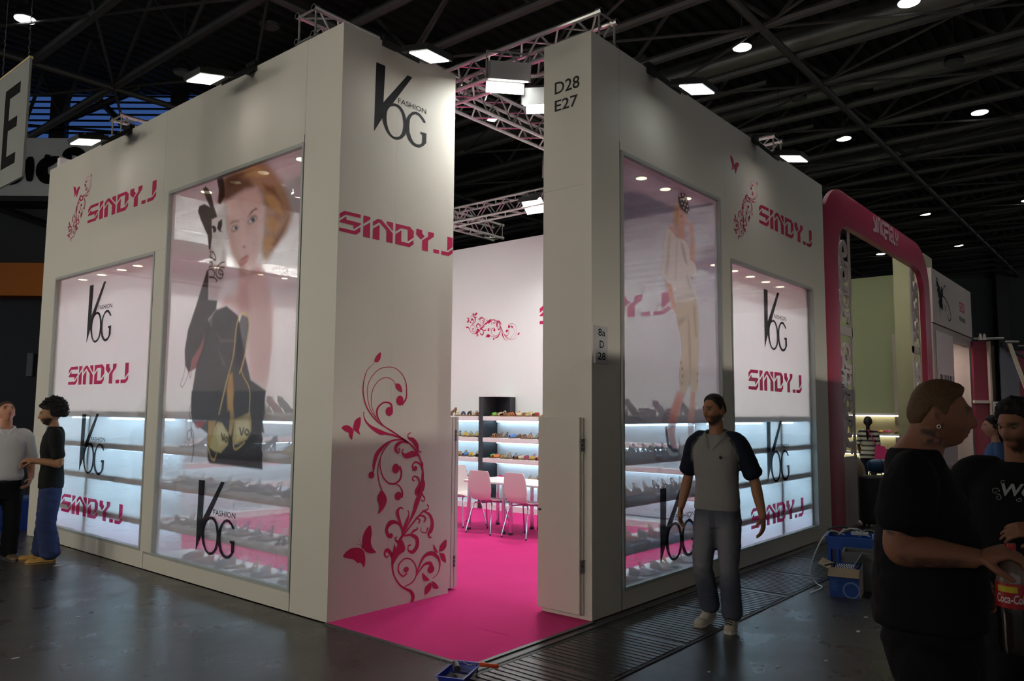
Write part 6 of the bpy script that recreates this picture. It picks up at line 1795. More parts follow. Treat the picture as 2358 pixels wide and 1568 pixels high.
M_maroon = mat('maroon_panel', srgb(112, 26, 48), .6)
mp = farthing('maroon_stand', 'maroon panelled stand at the far right with a grey partition', 'exhibition stand', 12, 19)
farbox(MB(), 11.34, 2.05, 11.68, 3.5, 19, .08).build('panel', M_maroon, mp, world=True)
farbox(MB(), 11.34, 0, 11.68, 1.98, 19, .08).build('panel', M_maroon, mp, world=True)
farbox(MB(), 11.30, 1.98, 11.72, 2.05, 18.95, .08).build('rail', M_nw, mp, world=True)
farbox(MB(), 11.68, 0, 11.72, 3.5, 18.9, .1).build('post', M_nw, mp, world=True)
farbox(MB(), 11.72, 0, 11.93, 3.4, 19.1, .08).build('panel', mat('brown_panel', srgb(84, 66, 50), .6), mp, world=True)
for k in range(3):
    farbox(MB(), 11.95 + k * .17, 0, 11.95 + k * .17 + .155, 3.34 - k * .1, 18.9 + .05 * k, .05).build('partition_leaf', mat('blue_grey_panel', srgb(96, 96, 106), .6), mp, world=True)
MB().obox((far(11.92, 3.42, 18.8) + far(12.46, 3.1, 18.8)) / 2, (far(12.46, 3.1, 18.8) - far(11.92, 3.42, 18.8)) / 2, FH * .03, (0, 0, .03)).build('top_rail', M_dark, mp, world=True)
farbox(MB(), 12.47, 0, 14.5, 3.3, 19.4, .08).build('panel', M_maroon, mp, world=True)
mb = MB(); put_text(mb, 'IC', far(12.53, 2.55, 19.38), RH, Z_, .22, .09, .01); mb.build('word', M_nw, mp, world=True)
mb = MB(); mb.tube([far(11.3, 3.55, 18.9), far(12.05, 3.57, 18.9)], .03, 8).tube([far(11.9, 3.46, 18.6), far(12.22, 3.46, 18.6)], .025, 8).tube([far(12.2, 3.36, 18.6), far(14.0, 3.4, 18.6)], .02, 8)
mb.build('top_pipe', M_alu, mp, True, world=True)
for l in (11.36, 11.46):
    MB().lathe([(.05, 0), (.03, .12), (.02, .16)], 10, far(l, 3.5, 18.7)).build('clip_lamp', M_nw, mp, True, world=True)
sk = farthing('wooden_lath', 'pale lath leaning against the grey partition at far right', 'lath', 12.0, 18.6)
a, b = far(11.86, 3.40, 18.4), far(12.34, 1.5, 18.2)
MB().obox((a + b) / 2, (b - a) / 2, RH * .045, FH * .02).build('lath', mat('pale_lath', srgb(190, 180, 160), .6), sk, world=True)
ns = farthing('number_sign', 'small white sign on the maroon stand post at far right', 'sign', 11.75, 18.85)
farbox(MB(), 11.70, 1.7, 11.88, 2.02, 18.85, .02).build('plate', M_sgn, ns, world=True)
mb = MB()
for i, s in enumerate(('8a', 'D', '36')): put_text(mb, s, far(11.74, 1.93 - i * .1, 18.84), RH, Z_, .10 if len(s) > 1 else .05, .06, .01)
mb.build('sign_line', M_ink, ns, world=True)
# ================================================================ people
M_skin = attr_mat('skin', 0.55, 0.15, 160, 0.35)
M_cloth = attr_mat('cloth', 0.85, 0.35, 240, 0.2)
M_denim = attr_mat('denim', 0.85, 0.4, 300, 0.2)
M_hair = attr_mat('hair', 0.6, 0.8, 170, 0.3)
M_leather = attr_mat('shoe_upper', 0.55, 0.2, 120, 0.35)
M_eye = attr_mat('eyeball', 0.15)
def V3(*a): return Vector(a)
def sstep(a, b, x):
    t = max(0.0, min(1.0, (x - a) / (b - a)))
    return t * t * (3 - 2 * t)
def gau(x, s): return math.exp(-(x / s) ** 2)

class Sculpt:
    """closed overlapping pieces with their own colours, later fused into one skin"""
    def __init__(s): s.v = []; s.f = []; s.c = []
    def put(s, mb, col, M=None):
        n = len(s.v)
        for i, p in enumerate(mb.v):
            p = Vector(p)
            if M is not None: p = M @ p
            s.v.append(p)
            s.c.append(col[i] if isinstance(col, list) else (col(p) if callable(col) else col))
        s.f += [tuple(i + n for i in f) for f in mb.f]
        return s
    def limb(s, pts, rad, col, n=14, per=6, up=None):
        P = smooth_path([tuple(p) for p in pts], per)
        R = smooth_path([(r if hasattr(r, '__len__') else (r, r)) for r in rad], per)
        P = [Vector(p) for p in P]; R = [tuple(max(.002, x) for x in r) for r in R]
        # rounded ends
        a, b = P[0], P[-1]
        da = (P[0] - P[1]).normalized(); db = (P[-1] - P[-2]).normalized()
        ra, rb = min(R[0]), min(R[-1])
        P = [a + da * ra * .55, a + da * ra * .35] + P + [b + db * rb * .35, b + db * rb * .55]
        R = [(R[0][0] * .4, R[0][1] * .4), (R[0][0] * .8, R[0][1] * .8)] + R + [(R[-1][0] * .8, R[-1][1] * .8), (R[-1][0] * .4, R[-1][1] * .4)]
        return s.put(MB().tube(P, R, n, True, 1.0, up), col)
    def trunk(s, secs, col, n=28, per=5, ex=2.5):
        """secs: (z, cx, cy, rx, ry)"""
        S = smooth_path(secs, per)
        mb = MB()
        for z, cx, cyy, rx, ry in S:
            for k in range(n):
                th = 2 * PI * k / n; c, q = math.cos(th), math.sin(th)
                mb.v.append((cx + rx * math.copysign(abs(c) ** (2 / ex), c), cyy + ry * math.copysign(abs(q) ** (2 / ex), q), z))
        m = len(S)
        for i in range(m - 1):
            for k in range(n):
                k2 = (k + 1) % n
                mb.f.append((i * n + k, i * n + k2, (i + 1) * n + k2, (i + 1) * n + k))
        mb.f.append(tuple(reversed(range(n)))); mb.f.append(tuple((m - 1) * n + k for k in range(n)))
        if secs[0][0] > secs[-1][0]:
            mb.f = [tuple(reversed(f)) for f in mb.f]
        return s.put(mb, col)
    def fuse(s, name, m, parent, vox, wrinkle=0.0, wf=9.0, seed=0, smooth_it=2):
        me = bpy.data.meshes.new('tmp_shape')
        me.from_pydata([tuple(p) for p in s.v], [], s.f)
        me.update()
        bm = bmesh.new(); bm.from_mesh(me); bmesh.ops.recalc_face_normals(bm, faces=bm.faces); bm.to_mesh(me); bm.free()
        o = bpy.data.objects.new('tmp_shape', me); COL.objects.link(o)
        md = o.modifiers.new('r', 'REMESH'); md.mode = 'VOXEL'; md.voxel_size = vox
        ms = o.modifiers.new('s', 'SMOOTH'); ms.iterations = smooth_it; ms.factor = 0.5
        dg = bpy.context.evaluated_depsgraph_get()
        nm = bpy.data.meshes.new_from_object(o.evaluated_get(dg))
        bpy.data.objects.remove(o); bpy.data.meshes.remove(me)
        kd = kdtree.KDTree(len(s.v))
        for i, p in enumerate(s.v): kd.insert(p, i)
        kd.balance()
        cols = np.ones((len(nm.vertices), 4), np.float32)
        co = []
        for i, v in enumerate(nm.vertices):
            near = kd.find_n(v.co, 3)
            w = [1 / (d + .002) ** 2 for _, _, d in near]; sw = sum(w)
            c = [sum(w[j] * s.c[near[j][1]][q] for j in range(len(near))) / sw for q in range(3)]
            cols[i, :3] = c
            if wrinkle:
                q = v.co * wf
                d = mnoise.noise(Vector((q.x + seed, q.y, q.z * 1.6))) + .6 * mnoise.noise(Vector((q.x * 2.3, q.y * 2.3 + seed, q.z * 3.2)))
                co.append(v.co + v.normal * (wrinkle * d))
        if wrinkle:
            for v, p in zip(nm.vertices, co): v.co = p
        ca = nm.color_attributes.new('tint', 'FLOAT_COLOR', 'POINT'); ca.data.foreach_set('color', cols.ravel())
        nm.shade_smooth()
        nm.materials.clear(); nm.materials.append(m)
        nm.name = name
        ob = bpy.data.objects.new(name, nm); COL.objects.link(ob); ob.parent = parent
        return ob

def tint_obj(name, mb, col, m, parent, smooth=True):
    o = mb.build(name, m, parent, smooth)
    ca = o.data.color_attributes.new('tint', 'FLOAT_COLOR', 'POINT')
    c = np.ones((len(mb.v), 4), np.float32)
    for i, p in enumerate(mb.v): c[i, :3] = col(Vector(p)) if callable(col) else col
    ca.data.foreach_set('color', c.ravel())
    return o

def head_shape(x, y, z, fat=0.0):
    px, py, pz = x * (.099 if x > 0 else .104), y * (.077 + fat), z * .120
    sdn = sstep(0.05, -1, z)
    py *= 1 - .30 * sdn ** 1.2
    if x < 0: px *= 1 - .42 * sdn
    else: px *= 1 + .10 * sdn - .06 * sstep(.1, .9, z)
    if x > 0:
        f = sstep(.15, .7, x)
        nz = sstep(.022, -.026, pz) * sstep(-.047, -.036, pz)
        px += f * (.008 + .019 * nz) * gau(py, .0105 + .004 * nz) * sstep(-.05, -.040, pz) * sstep(.05, .015, pz)
        px += f * .009 * gau(pz - .030, .010) * sstep(.065, .045, abs(py))
        px -= f * .015 * gau(abs(py) - .031, .015) * gau(pz - .012, .011)
        px += f * gau(py, .022) * (.009 * gau(pz + .056, .0065) + .009 * gau(pz + .072, .0075) - .005 * gau(pz + .064, .004))
        px += f * .012 * gau(py, .024) * gau(pz + .102, .014)
        px += f * .004 * gau(abs(py) - .046, .016) * gau(pz + .012, .018)
    return Vector((px, py, pz))

HL = [(0, .074), (35, .070), (55, .055), (72, .030), (80, -.004), (92, .004), (104, .030), (118, -.010), (135, -.040), (180, -.058)]
def hairline(x, y):
    a = math.degrees(abs(math.atan2(y, x)))
    return float(np.interp(a, [q[0] for q in HL], [q[1] for q in HL]))

def head_parts(S, M, skin, beard=0.0, beardcol=(.05, .035, .025), moust=True, browcol=(.05, .03, .02), fat=0.0, lip=(.36, .13, .11), nu=60, nv=46):
    mb = MB(); cols = []
    for j in range(nv + 1):
        ph = -PI / 2 + PI * j / nv
        for i in range(nu):
            th = 2 * PI * i / nu
            x, y, z = math.cos(ph) * math.cos(th), math.cos(ph) * math.sin(th), math.sin(ph)
            p = head_shape(x, y, z, fat)
            mb.v.append(p)
            c = Vector(skin)
            if x > 0:
                k = gau(p.y, .020) * (gau(p.z + .057, .007) + gau(p.z + .071, .008)); k = min(1, k * 1.2)
                c = c.lerp(Vector(lip), k * .85)
                b = sstep(.012, .018, abs(p.y)) * sstep(.055, .046, abs(p.y)) * gau(p.z - .031 - .10 * (abs(p.y) - .03) * 0, .006)
                c = c.lerp(Vector(browcol), min(1, b * 1.3))
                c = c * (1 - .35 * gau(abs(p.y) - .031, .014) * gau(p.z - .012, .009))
            if beard:
                bz = sstep(-.028, -.050, p.z - .35 * max(0, .03 - max(0, x) * .05)) * sstep(-.35, -.05, x)
                chk = sstep(.018, .034, abs(p.y)) if p.z > -.082 else 1
                m_ = bz * max(chk, sstep(-.080, -.086, p.z))
                if moust: m_ = max(m_, .9 * gau(p.z + .048, .006) * sstep(.036, .024, abs(p.y)) * (1 if x > 0 else 0))
                c = c.lerp(Vector(beardcol), min(1, m_ * beard))
            cols.append(tuple(c))
    for j in range(nv):
        for i in range(nu):
            i2 = (i + 1) % nu
            mb.f.append((j * nu + i, j * nu + i2, (j + 1) * nu + i2, (j + 1) * nu + i))
    S.put(mb, cols, M)
    for sgn in (-1, 1):
        e = MB(); ec = []
        for j in range(13):
            ph = -PI / 2 + PI * j / 12
            for i in range(16):
                th = 2 * PI * i / 16
                x, y, z = math.cos(ph) * math.cos(th), math.cos(ph) * math.sin(th), math.sin(ph)
                d = 1 - .45 * gau(math.hypot(x, z * .9), .5) * (1 if y * sgn > 0 else 0)
                e.v.append(Vector((-.010 + x * .019 - z * .006, sgn * (.076 + fat) + y * .0095 * d + sgn * (.006 * max(0, -x)), -.004 + z * .033)))
                ec.append(tuple(Vector(skin) * (.95 if d > .8 else .6)))
        for j in range(12):
            for i in range(16):
                i2 = (i + 1) % 16
                e.f.append((j * 16 + i, j * 16 + i2, (j + 1) * 16 + i2, (j + 1) * 16 + i))
        S.put(e, ec, M)

def eyes(parent, M, closed=False, fat=0.0):
    for sgn in (-1, 1):
        c = M @ Vector((.0745, sgn * .031, .012)); f = (M.to_3x3() @ Vector((1, 0, 0))).normalized()
        mb = MB()
        for j in range(9):
            ph = -PI / 2 + PI * j / 8
            for i in range(12):
                th = 2 * PI * i / 12
                mb.v.append(tuple(c + Vector((math.cos(ph) * math.cos(th), math.cos(ph) * math.sin(th), math.sin(ph))) * .0125))
        for j in range(8):
            for i in range(12):
                i2 = (i + 1) % 12
                mb.f.append((j * 12 + i, j * 12 + i2, (j + 1) * 12 + i2, (j + 1) * 12 + i))
        tint_obj('eye', mb, lambda p: (.02, .015, .012) if (p - c).normalized().dot(f) > .80 else (.20, .185, .17), M_eye, parent)

def hair_cap(parent, M, col, thick, seed=0, rough=.002, freq=60, fat=0.0, line=None, top_extra=0.0, name='hair', side=1.0, spike=0.0, nu=72, nv=54):
    mb = MB(); idx = {}
    mask = []
    for j in range(nv + 1):
        ph = -PI / 2 + PI * j / nv
        for i in range(nu):
            th = 2 * PI * i / nu
            x, y, z = math.cos(ph) * math.cos(th), math.cos(ph) * math.sin(th), math.sin(ph)
            p = head_shape(x, y, z, fat)
            h = p.z - (line(x, y) if line else hairline(x, y))
            t = thick * (side + (1 - side) * sstep(.2, .9, z)) + top_extra * sstep(.35, .9, z)
            k = sstep(-.004, .022, h)
            nrm = Vector((x / .1, y / .077, z / .12)).normalized()
            nz_ = mnoise.noise(Vector((x, y, z)) * freq * .1 + Vector((seed, 0, 0))) * rough
            if spike and x > .2 and z > .3: nz_ += spike * max(0, mnoise.noise(Vector((y * 9, seed, x * 4)))) * sstep(.2, .7, x)
            off = nrm * ((t + nz_) * k - .004 * (1 - k))
            if spike: off += Vector((spike * .9 * sstep(.35, .75, x) * sstep(.4, .7, z) * k, 0, 0))
            mb.v.append(tuple(M @ (p + off)))
            mask.append(h > -.012)
    for j in range(nv):
        for i in range(nu):
            i2 = (i + 1) % nu
            q = (j * nu + i, j * nu + i2, (j + 1) * nu + i2, (j + 1) * nu + i)
            if all(mask[a] for a in q): mb.f.append(q)
    use = sorted({a for f in mb.f for a in f}); re = {a: k for k, a in enumerate(use)}
    mb.v = [mb.v[a] for a in use]; mb.f = [tuple(re[a] for a in f) for f in mb.f]
    def cf(p):
        n = mnoise.noise(p * 90)
        return tuple(max(0, c * (1 + .35 * n)) for c in col)
    return tint_obj(name, mb, cf, M_hair, parent)

def hand(S, wrist, d, nrm, col, size=1.0, curl=.35, thumb_side=1, spread=.06, grip=None, thumb_in=.5):
    """d: towards the fingertips, nrm: out of the back of the hand; curl bends towards the palm"""
    d = Vector(d).normalized(); nrm = Vector(nrm); nrm = (nrm - d * nrm.dot(d)).normalized()
    sd = d.cross(nrm) * thumb_side     # towards the thumb
    w = Vector(wrist)
    k = size
    S.limb([w - d * .02, w + d * .02 * k, w + d * .055 * k, w + d * .088 * k], [(.020 * k, .028 * k), (.019 * k, .033 * k), (.017 * k, .041 * k), (.013 * k, .039 * k)], col, 14, 4, nrm)
    lens = [(.040, .024, .020), (.045, .028, .022), (.042, .026, .021), (.032, .020, .018)]
    cs = curl if hasattr(curl, '__len__') else (curl,) * 4
    for i in range(4):
        o = w + d * (.086 - .004 * abs(i - 1.2)) * k + sd * (.029 - .0195 * i) * k
        ang = 0
        pts = [o - d * .012 * k, o]
        rad = [.0095 * k, .0092 * k]
        fd = (d + sd * spread * (1.5 - i)).normalized()
        for q, L in enumerate(lens[i]):
            ang += cs[i] * (1.0 if q < 2 else .7)
            v = fd * math.cos(ang) - nrm * math.sin(ang)
            pts.append(pts[-1] + v * L * k); rad.append((.0086 - .0009 * q - (.0008 if i == 3 else 0)) * k)
        S.limb(pts, rad, col, 10, 3)
    o = w + d * .022 * k + sd * .026 * k - nrm * .004 * k
    t1 = (d * .55 + sd * .75 - nrm * thumb_in * .6).normalized(); t2 = (d * .9 + sd * .25 - nrm * thumb_in).normalized()
    S.limb([o - t1 * .01 * k, o + t1 * .030 * k, o + t1 * .034 * k + t2 * .026 * k, o + t1 * .034 * k + t2 * .050 * k], [.014 * k, .0125 * k, .0105 * k, .0085 * k], col, 10, 3)

def shoe(parent, ankle, fwd, col, sole=(.6, .57, .53), L=.28, name='shoe', pitch=0.0, low=.0):
    """ankle = point on the ground under the ankle (or lifted); fwd horizontal"""
    f = Vector(fwd).normalized(); u = Vector((0, 0, 1))
    if pitch:
        q = Matrix.Rotation(pitch, 3, f.cross(u))
        u2 = q @ u; f2 = q @ f
    else: u2, f2 = u, f
    s_ = u2.cross(f2)
    a = Vector(ankle)
    t = bpy.data.objects.new(name, None)
    def loft(h0, h1, wk, nm, c, topf):
        mb = MB(); n = 16; r = 14
        for i in range(n + 1):
            t_ = i / n
            x = -.075 + L * t_
            w = (.034 + .014 * math.sin(min(1, t_ / .85) * PI / 2)) * (1 if t_ < .75 else math.sqrt(max(.03, 1 - ((t_ - .75) / .27) ** 2))) * (math.sqrt(max(.08, 1 - ((.10 - t_) / .11) ** 2)) if t_ < .10 else 1) * wk
            ht = topf(t_)
            for k in range(r):
                th = 2 * PI * k / r
                cc, ss = math.cos(th), math.sin(th)
                y = w * math.copysign(abs(cc) ** .7, cc)
                z = h0 + (ht if ss > 0 else 0) * (abs(ss) ** .8) if ss > 0 else h0 - 0
                mb.v.append(tuple(a + f2 * x + s_ * y + u2 * z))
        for i in range(n):
            for k in range(r):
                k2 = (k + 1) % r
                mb.f.append((i * r + k, i * r + k2, (i + 1) * r + k2, (i + 1) * r + k))
        mb.f.append(tuple(reversed(range(r)))); mb.f.append(tuple(n * r + k for k in range(r)))
        return tint_obj(nm, mb, c, M_leather, parent)
    up = loft(.020, .1, 1.0, name, col, lambda t_: (.085 if t_ < .25 else .085 - .055 * sstep(.25, .72, t_) if t_ < .72 else .030 + .012 * (1 - sstep(.72, 1, t_)) - .018 * sstep(.9, 1, t_)) - low)
    so = loft(.0, .02, 1.06, 'shoe_sole', sole, lambda t_: .024)
    so.parent = up
    return up

def frame(loc, yaw=0.0, pitch=0.0, roll=0.0):
    """head frame: yaw about z, pitch > 0 looks up"""
    return Matrix.Translation(Vector(loc)) @ Matrix.Rotation(yaw, 4, 'Z') @ Matrix.Rotation(-pitch, 4, 'Y') @ Matrix.Rotation(roll, 4, 'X')

def leg_chain(S, hip, knee, ankle, rad, col):
    hip, knee, ankle = Vector(hip), Vector(knee), Vector(ankle)
    S.limb([hip, hip.lerp(knee, .45), knee, knee.lerp(ankle, .35), ankle], rad, col, 16, 5)
def arm_chain(S, sh, el, wr, rad, col):
    sh, el, wr = Vector(sh), Vector(el), Vector(wr)
    S.limb([sh, sh.lerp(el, .5), el, el.lerp(wr, .35), wr], rad, col, 14, 5)
ARM = [.056, .050, .041, .043, .029]

# ---------------------------------------------------------------- man walking past the right wall
def walking_man():
    t = thing('person', 'walking man in a grey polo with navy sleeves and faded jeans', 'person', (2.00, -0.83, 0), math.radians(183))
    sk = srgb(150, 104, 76); sk = tuple(sk)
    S = Sculpt()
    Mh = frame((.035, 0, 1.705), math.radians(-20), math.radians(-4))
    head_parts(S, Mh, sk, .85, (.035, .028, .024), True, (.02, .015, .012))
    S.limb([(-.015, 0, 1.45), (-.005, 0, 1.54), (.012, 0, 1.62)], [(.075, .085), (.056, .060), (.055, .058)], sk)
    S.trunk([(.92, 0, 0, .10, .155), (1.08, 0, 0, .095, .140), (1.28, .005, 0, .105, .155), (1.42, -.005, 0, .095, .165), (1.50, -.01, 0, .065, .115)], sk)
    R_ = dict(sh=(-.01, -.185, 1.435), el=(-.04, -.265, 1.16), wr=(.03, -.300, .915))
    L_ = dict(sh=(-.01, .185, 1.435), el=(-.06, .285, 1.15), wr=(-.03, .355, .885))
    for a in (R_, L_):
        arm_chain(S, a['sh'], a['el'], a['wr'], ARM, sk)
    hand(S, R_['wr'], (.18, -.08, -1), (0, -1, .1), sk, 1.0, .34, -1)
    hand(S, L_['wr'], (.12, .06, -1), (0, 1, .1), sk, 1.0, .34, 1)
    leg_chain(S, (0, .09, .90), (.02, .095, .50), (-.03, .09, .09), [.08, .072, .052, .05, .036], sk)
    leg_chain(S, (0, -.09, .90), (.07, -.10, .50), (-.05, -.10, .12), [.08, .072, .052, .05, .036], sk)
    S.fuse('body', M_skin, t, .0052)
    eyes(t, Mh)
    hair_cap(t, Mh, (.012, .010, .009), .007, 1, .003, 80, top_extra=.010, line=lambda x, y: hairline(x, y) + (.012 if x > .5 else 0))
    g, nv = srgb(128, 124, 120), srgb(22, 26, 38)
    C = Sculpt()
    C.trunk([(.915, .005, 0, .118, .180), (1.0, .005, 0, .122, .182), (1.12, .005, 0, .115, .172), (1.28, .008, 0, .122, .182), (1.40, .0, 0, .113, .188), (1.475, -.01, 0, .090, .150), (1.515, -.012, 0, .070, .090)], g)
    for a, s in ((R_, -1), (L_, 1)):
        sh, el = Vector(a['sh']), Vector(a['el'])
        C.limb([(-.012, s * .085, 1.500), (-.012, s * .150, 1.475), sh + Vector((0, s * .012, -.02)), sh.lerp(el, .45) + Vector((0, s * .008, 0)), sh.lerp(el, .80) + Vector((0, s * .012, 0))], [.045, .064, .076, .074, .078], nv)
    C.fuse('shirt', M_cloth, t, .0085, .0045, 10, 3, 3)
    # open collar
    cb = MB()
    pts = [(.088, -.012, 1.430), (.080, -.040, 1.480), (.045, -.070, 1.525), (-.02, -.082, 1.545), (-.07, -.045, 1.553), (-.085, 0, 1.555), (-.07, .045, 1.553), (-.02, .082, 1.545), (.045, .070, 1.525), (.080, .040, 1.480), (.088, .012, 1.430)]
    P = [Vector(p) for p in smooth_path(pts, 3)]
    cen = Vector((0, 0, 1.5))
    for p in P:
        o = (p - cen); o.z = 0; o.normalize()
        cb.v += [tuple(p), tuple(p + o * .030 + Vector((0, 0, -.040))), tuple(p + o * .034 + Vector((0, 0, -.038))), tuple(p + o * .006 + Vector((0, 0, .004)))]
    for i in range(len(P) - 1):
        for k in range(4): cb.f.append((i * 4 + k, i * 4 + (k + 1) % 4, (i + 1) * 4 + (k + 1) % 4, (i + 1) * 4 + k))
    tint_obj('collar', cb, g, M_cloth, t)
    bd = MB()
    for k in range(12):
        th = 2 * PI * k / 12; bd.v.append((.1315 - .02 * 0, .085 + .011 * math.cos(th), 1.335 + .014 * math.sin(th)))
    bd.f.append(tuple(range(12)))
    tint_obj('chest_badge', bd, (.02, .02, .025), M_cloth, t)
    J = Sculpt()
    def jc(p):
        k = sstep(.12, .02, abs(abs(p.y) - .09)) * sstep(.3, .5, p.z) * sstep(.95, .75, p.z)
        return tuple(Vector(srgb(62, 66, 82)).lerp(Vector(srgb(128, 126, 128)), .6 * k + .10))
    J.trunk([(1.0, .0, 0, .105, .160), (.93, .0, 0, .118, .178), (.84, .0, 0, .118, .182), (.78, .0, 0, .105, .165)], jc)
    leg_chain(J, (.0, .088, .84), (.02, .095, .48), (-.045, .09, .10), [.108, .098, .078, .080, .082], jc)
    leg_chain(J, (.0, -.088, .84), (.075, -.10, .49), (-.055, -.10, .14), [.108, .098, .078, .080, .082], jc)
    J.fuse('jeans', M_denim, t, .0085, .006, 11, 8)
    w = srgb(176, 164, 150)
    shoe(t, (-.04, .09, 0.0), (1, .25, 0), lambda p: w, srgb(190, 182, 170))
    shoe(t, (-.06, -.105, 0.028), (1, -.12, 0), lambda p: w, srgb(190, 182, 170), pitch=-.14)
    lc = MB()
    for k in range(4):
        x = .02 + k * .028
        lc.tube([(x, .09 + x * .25 - .026, .092 - k * .011), (x + .008, .09 + x * .25, .104 - k * .011), (x, .09 + x * .25 + .028, .092 - k * .011)], .004, 5)
    tint_obj('laces', lc, (.02, .02, .02), M_cloth, t)
    return t
walking_man()

# ---------------------------------------------------------------- man with curly hair, side on
def curly_man():
    t = thing('person', 'man with round curly hair in black tee talking, seen from the side', 'person', (-.50, 5.92, 0), math.radians(163))
    sk = srgb(158, 112, 82)
    S = Sculpt()
    Mh = frame((.045, 0, 1.605), math.radians(-4), math.radians(-2))
    head_parts(S, Mh, sk, .95, (.02, .014, .01), False, (.02, .014, .01))
    S.limb([(-.01, 0, 1.37), (.0, 0, 1.46), (.02, 0, 1.54)], [(.07, .08), (.053, .056), (.052, .055)], sk)
    S.trunk([(.88, 0, 0, .10, .15), (1.05, 0, 0, .09, .14), (1.22, .005, 0, .10, .155), (1.34, -.005, 0, .09, .165), (1.42, -.01, 0, .06, .11)], sk)
    # left arm is the one towards the camera: forearm level, fingers fiddling
    Ll = dict(sh=(-.01, .185, 1.355), el=(-.06, .215, 1.075), wr=(.18, .14, 1.11))
    Rr = dict(sh=(-.01, -.185, 1.355), el=(-.04, -.225, 1.08), wr=(.20, -.08, 1.09))
    for a in (Ll, Rr): arm_chain(S, a['sh'], a['el'], a['wr'], ARM, sk)
    hand(S, Ll['wr'], (.85, -.35, .12), (.1, .5, .8), sk, .95, .55, -1, thumb_in=.6)
    hand(S, Rr['wr'], (.85, .30, -.15), (.1, -.5, .8), sk, .95, .60, 1, thumb_in=.6)
    leg_chain(S, (0, .09, .86), (.03, .10, .47), (-.02, .10, .09), [.08, .07, .05, .05, .036], sk)
    leg_chain(S, (0, -.09, .86), (.02, -.11, .47), (.05, -.12, .09), [.08, .07, .05, .05, .036], sk)
    S.fuse('body', M_skin, t, .0056)
    eyes(t, Mh)
    # curls: a rough ball of small tufts
    hb = MB(); rg = random.Random(4)
    ball = MB(); nu, nv = 64, 48
    def afro(x, y, z):
        n = 1 + .10 * mnoise.noise(Vector((x, y, z)) * 5.0) + .06 * mnoise.noise(Vector((x, y, z)) * 13)
        f = 1 - .50 * sstep(.15, .62, x) * sstep(.28, -.05, z)
        f *= 1 - .42 * sstep(-.35, -.75, z)
        f *= 1 - .30 * sstep(.45, .85, abs(y)) * sstep(-.25, -.5, z) * sstep(-.1, .2, x)
        return Vector((-.034 + .136 * x * n * f, .134 * y * n * f, .048 + .155 * z * n * f))
    for j in range(nv + 1):
        ph = -PI / 2 + PI * j / nv
        for i in range(nu):
            th = 2 * PI * i / nu
            ball.v.append(tuple(Mh @ afro(math.cos(ph) * math.cos(th), math.cos(ph) * math.sin(th), math.sin(ph))))
    for j in range(nv):
        for i in range(nu):
            i2 = (i + 1) % nu
            ball.f.append((j * nu + i, j * nu + i2, (j + 1) * nu + i2, (j + 1) * nu + i))
    cap = tint_obj('hair', ball, (.012, .009, .008), M_hair, t)
    for k in range(1500):
        z = rg.uniform(-.6, 1); a = rg.uniform(-PI, PI); r = math.sqrt(max(0, 1 - z * z))
        x, y = r * math.cos(a), r * math.sin(a)
        if x > .25 and z < .25: continue
        c = Mh @ (afro(x, y, z) * 1.0 + Vector((x, y, z)) * rg.uniform(-.004, .010))
        rr_ = rg.uniform(.005, .010)
        hb.add([c + Vector(v) * rr_ for v in ((1, 0, 0), (-1, 0, 0), (0, 1, 0), (0, -1, 0), (0, 0, 1), (0, 0, -1))], [(0, 2, 4), (2, 1, 4), (1, 3, 4), (3, 0, 4), (2, 0, 5), (1, 2, 5), (3, 1, 5), (0, 3, 5)])
    cu = tint_obj('curls', hb, (.013, .010, .009), M_hair, t); cu['kind'] = 'stuff'; cu.parent = cap
    bk = (.008, .008, .009)
    C = Sculpt()
    C.trunk([(.80, .0, 0, .125, .185), (.92, .0, 0, .124, .18), (1.06, .0, 0, .113, .168), (1.22, .01, 0, .118, .178), (1.35, 0, 0, .110, .185), (1.43, -.01, 0, .088, .145), (1.475, -.006, 0, .068, .080)], bk)
    for a, s in ((Ll, 1), (Rr, -1)):
        sh, el = Vector(a['sh']), Vector(a['el'])
        C.limb([(-.01, s * .10, 1.425), sh + Vector((0, 0, .02)), sh.lerp(el, .4), sh.lerp(el, .72)], [.05, .074, .068, .070], bk)
    C.fuse('shirt', M_cloth, t, .009, .003, 9, 1)
    J = Sculpt(); jc = srgb(46, 56, 92)
    J.trunk([(.92, 0, 0, .10, .15), (.86, 0, 0, .108, .165), (.78, 0, 0, .112, .172), (.68, 0, 0, .105, .17)], jc)
    leg_chain(J, (0, .095, .78), (.03, .105, .43), (-.03, .105, .09), [.108, .108, .100, .100, .105], jc)
    leg_chain(J, (0, -.095, .78), (.02, -.115, .43), (.04, -.125, .09), [.108, .108, .100, .100, .105], jc)
    J.fuse('jeans', M_denim, t, .0095, .008, 9, 5)
    tan = srgb(176, 134, 66)
    shoe(t, (-.01, .105, 0), (1, .12, 0), tan, srgb(120, 90, 50), .29)
    shoe(t, (.06, -.125, 0), (1, -.10, 0), tan, srgb(120, 90, 50), .29)
curly_man()

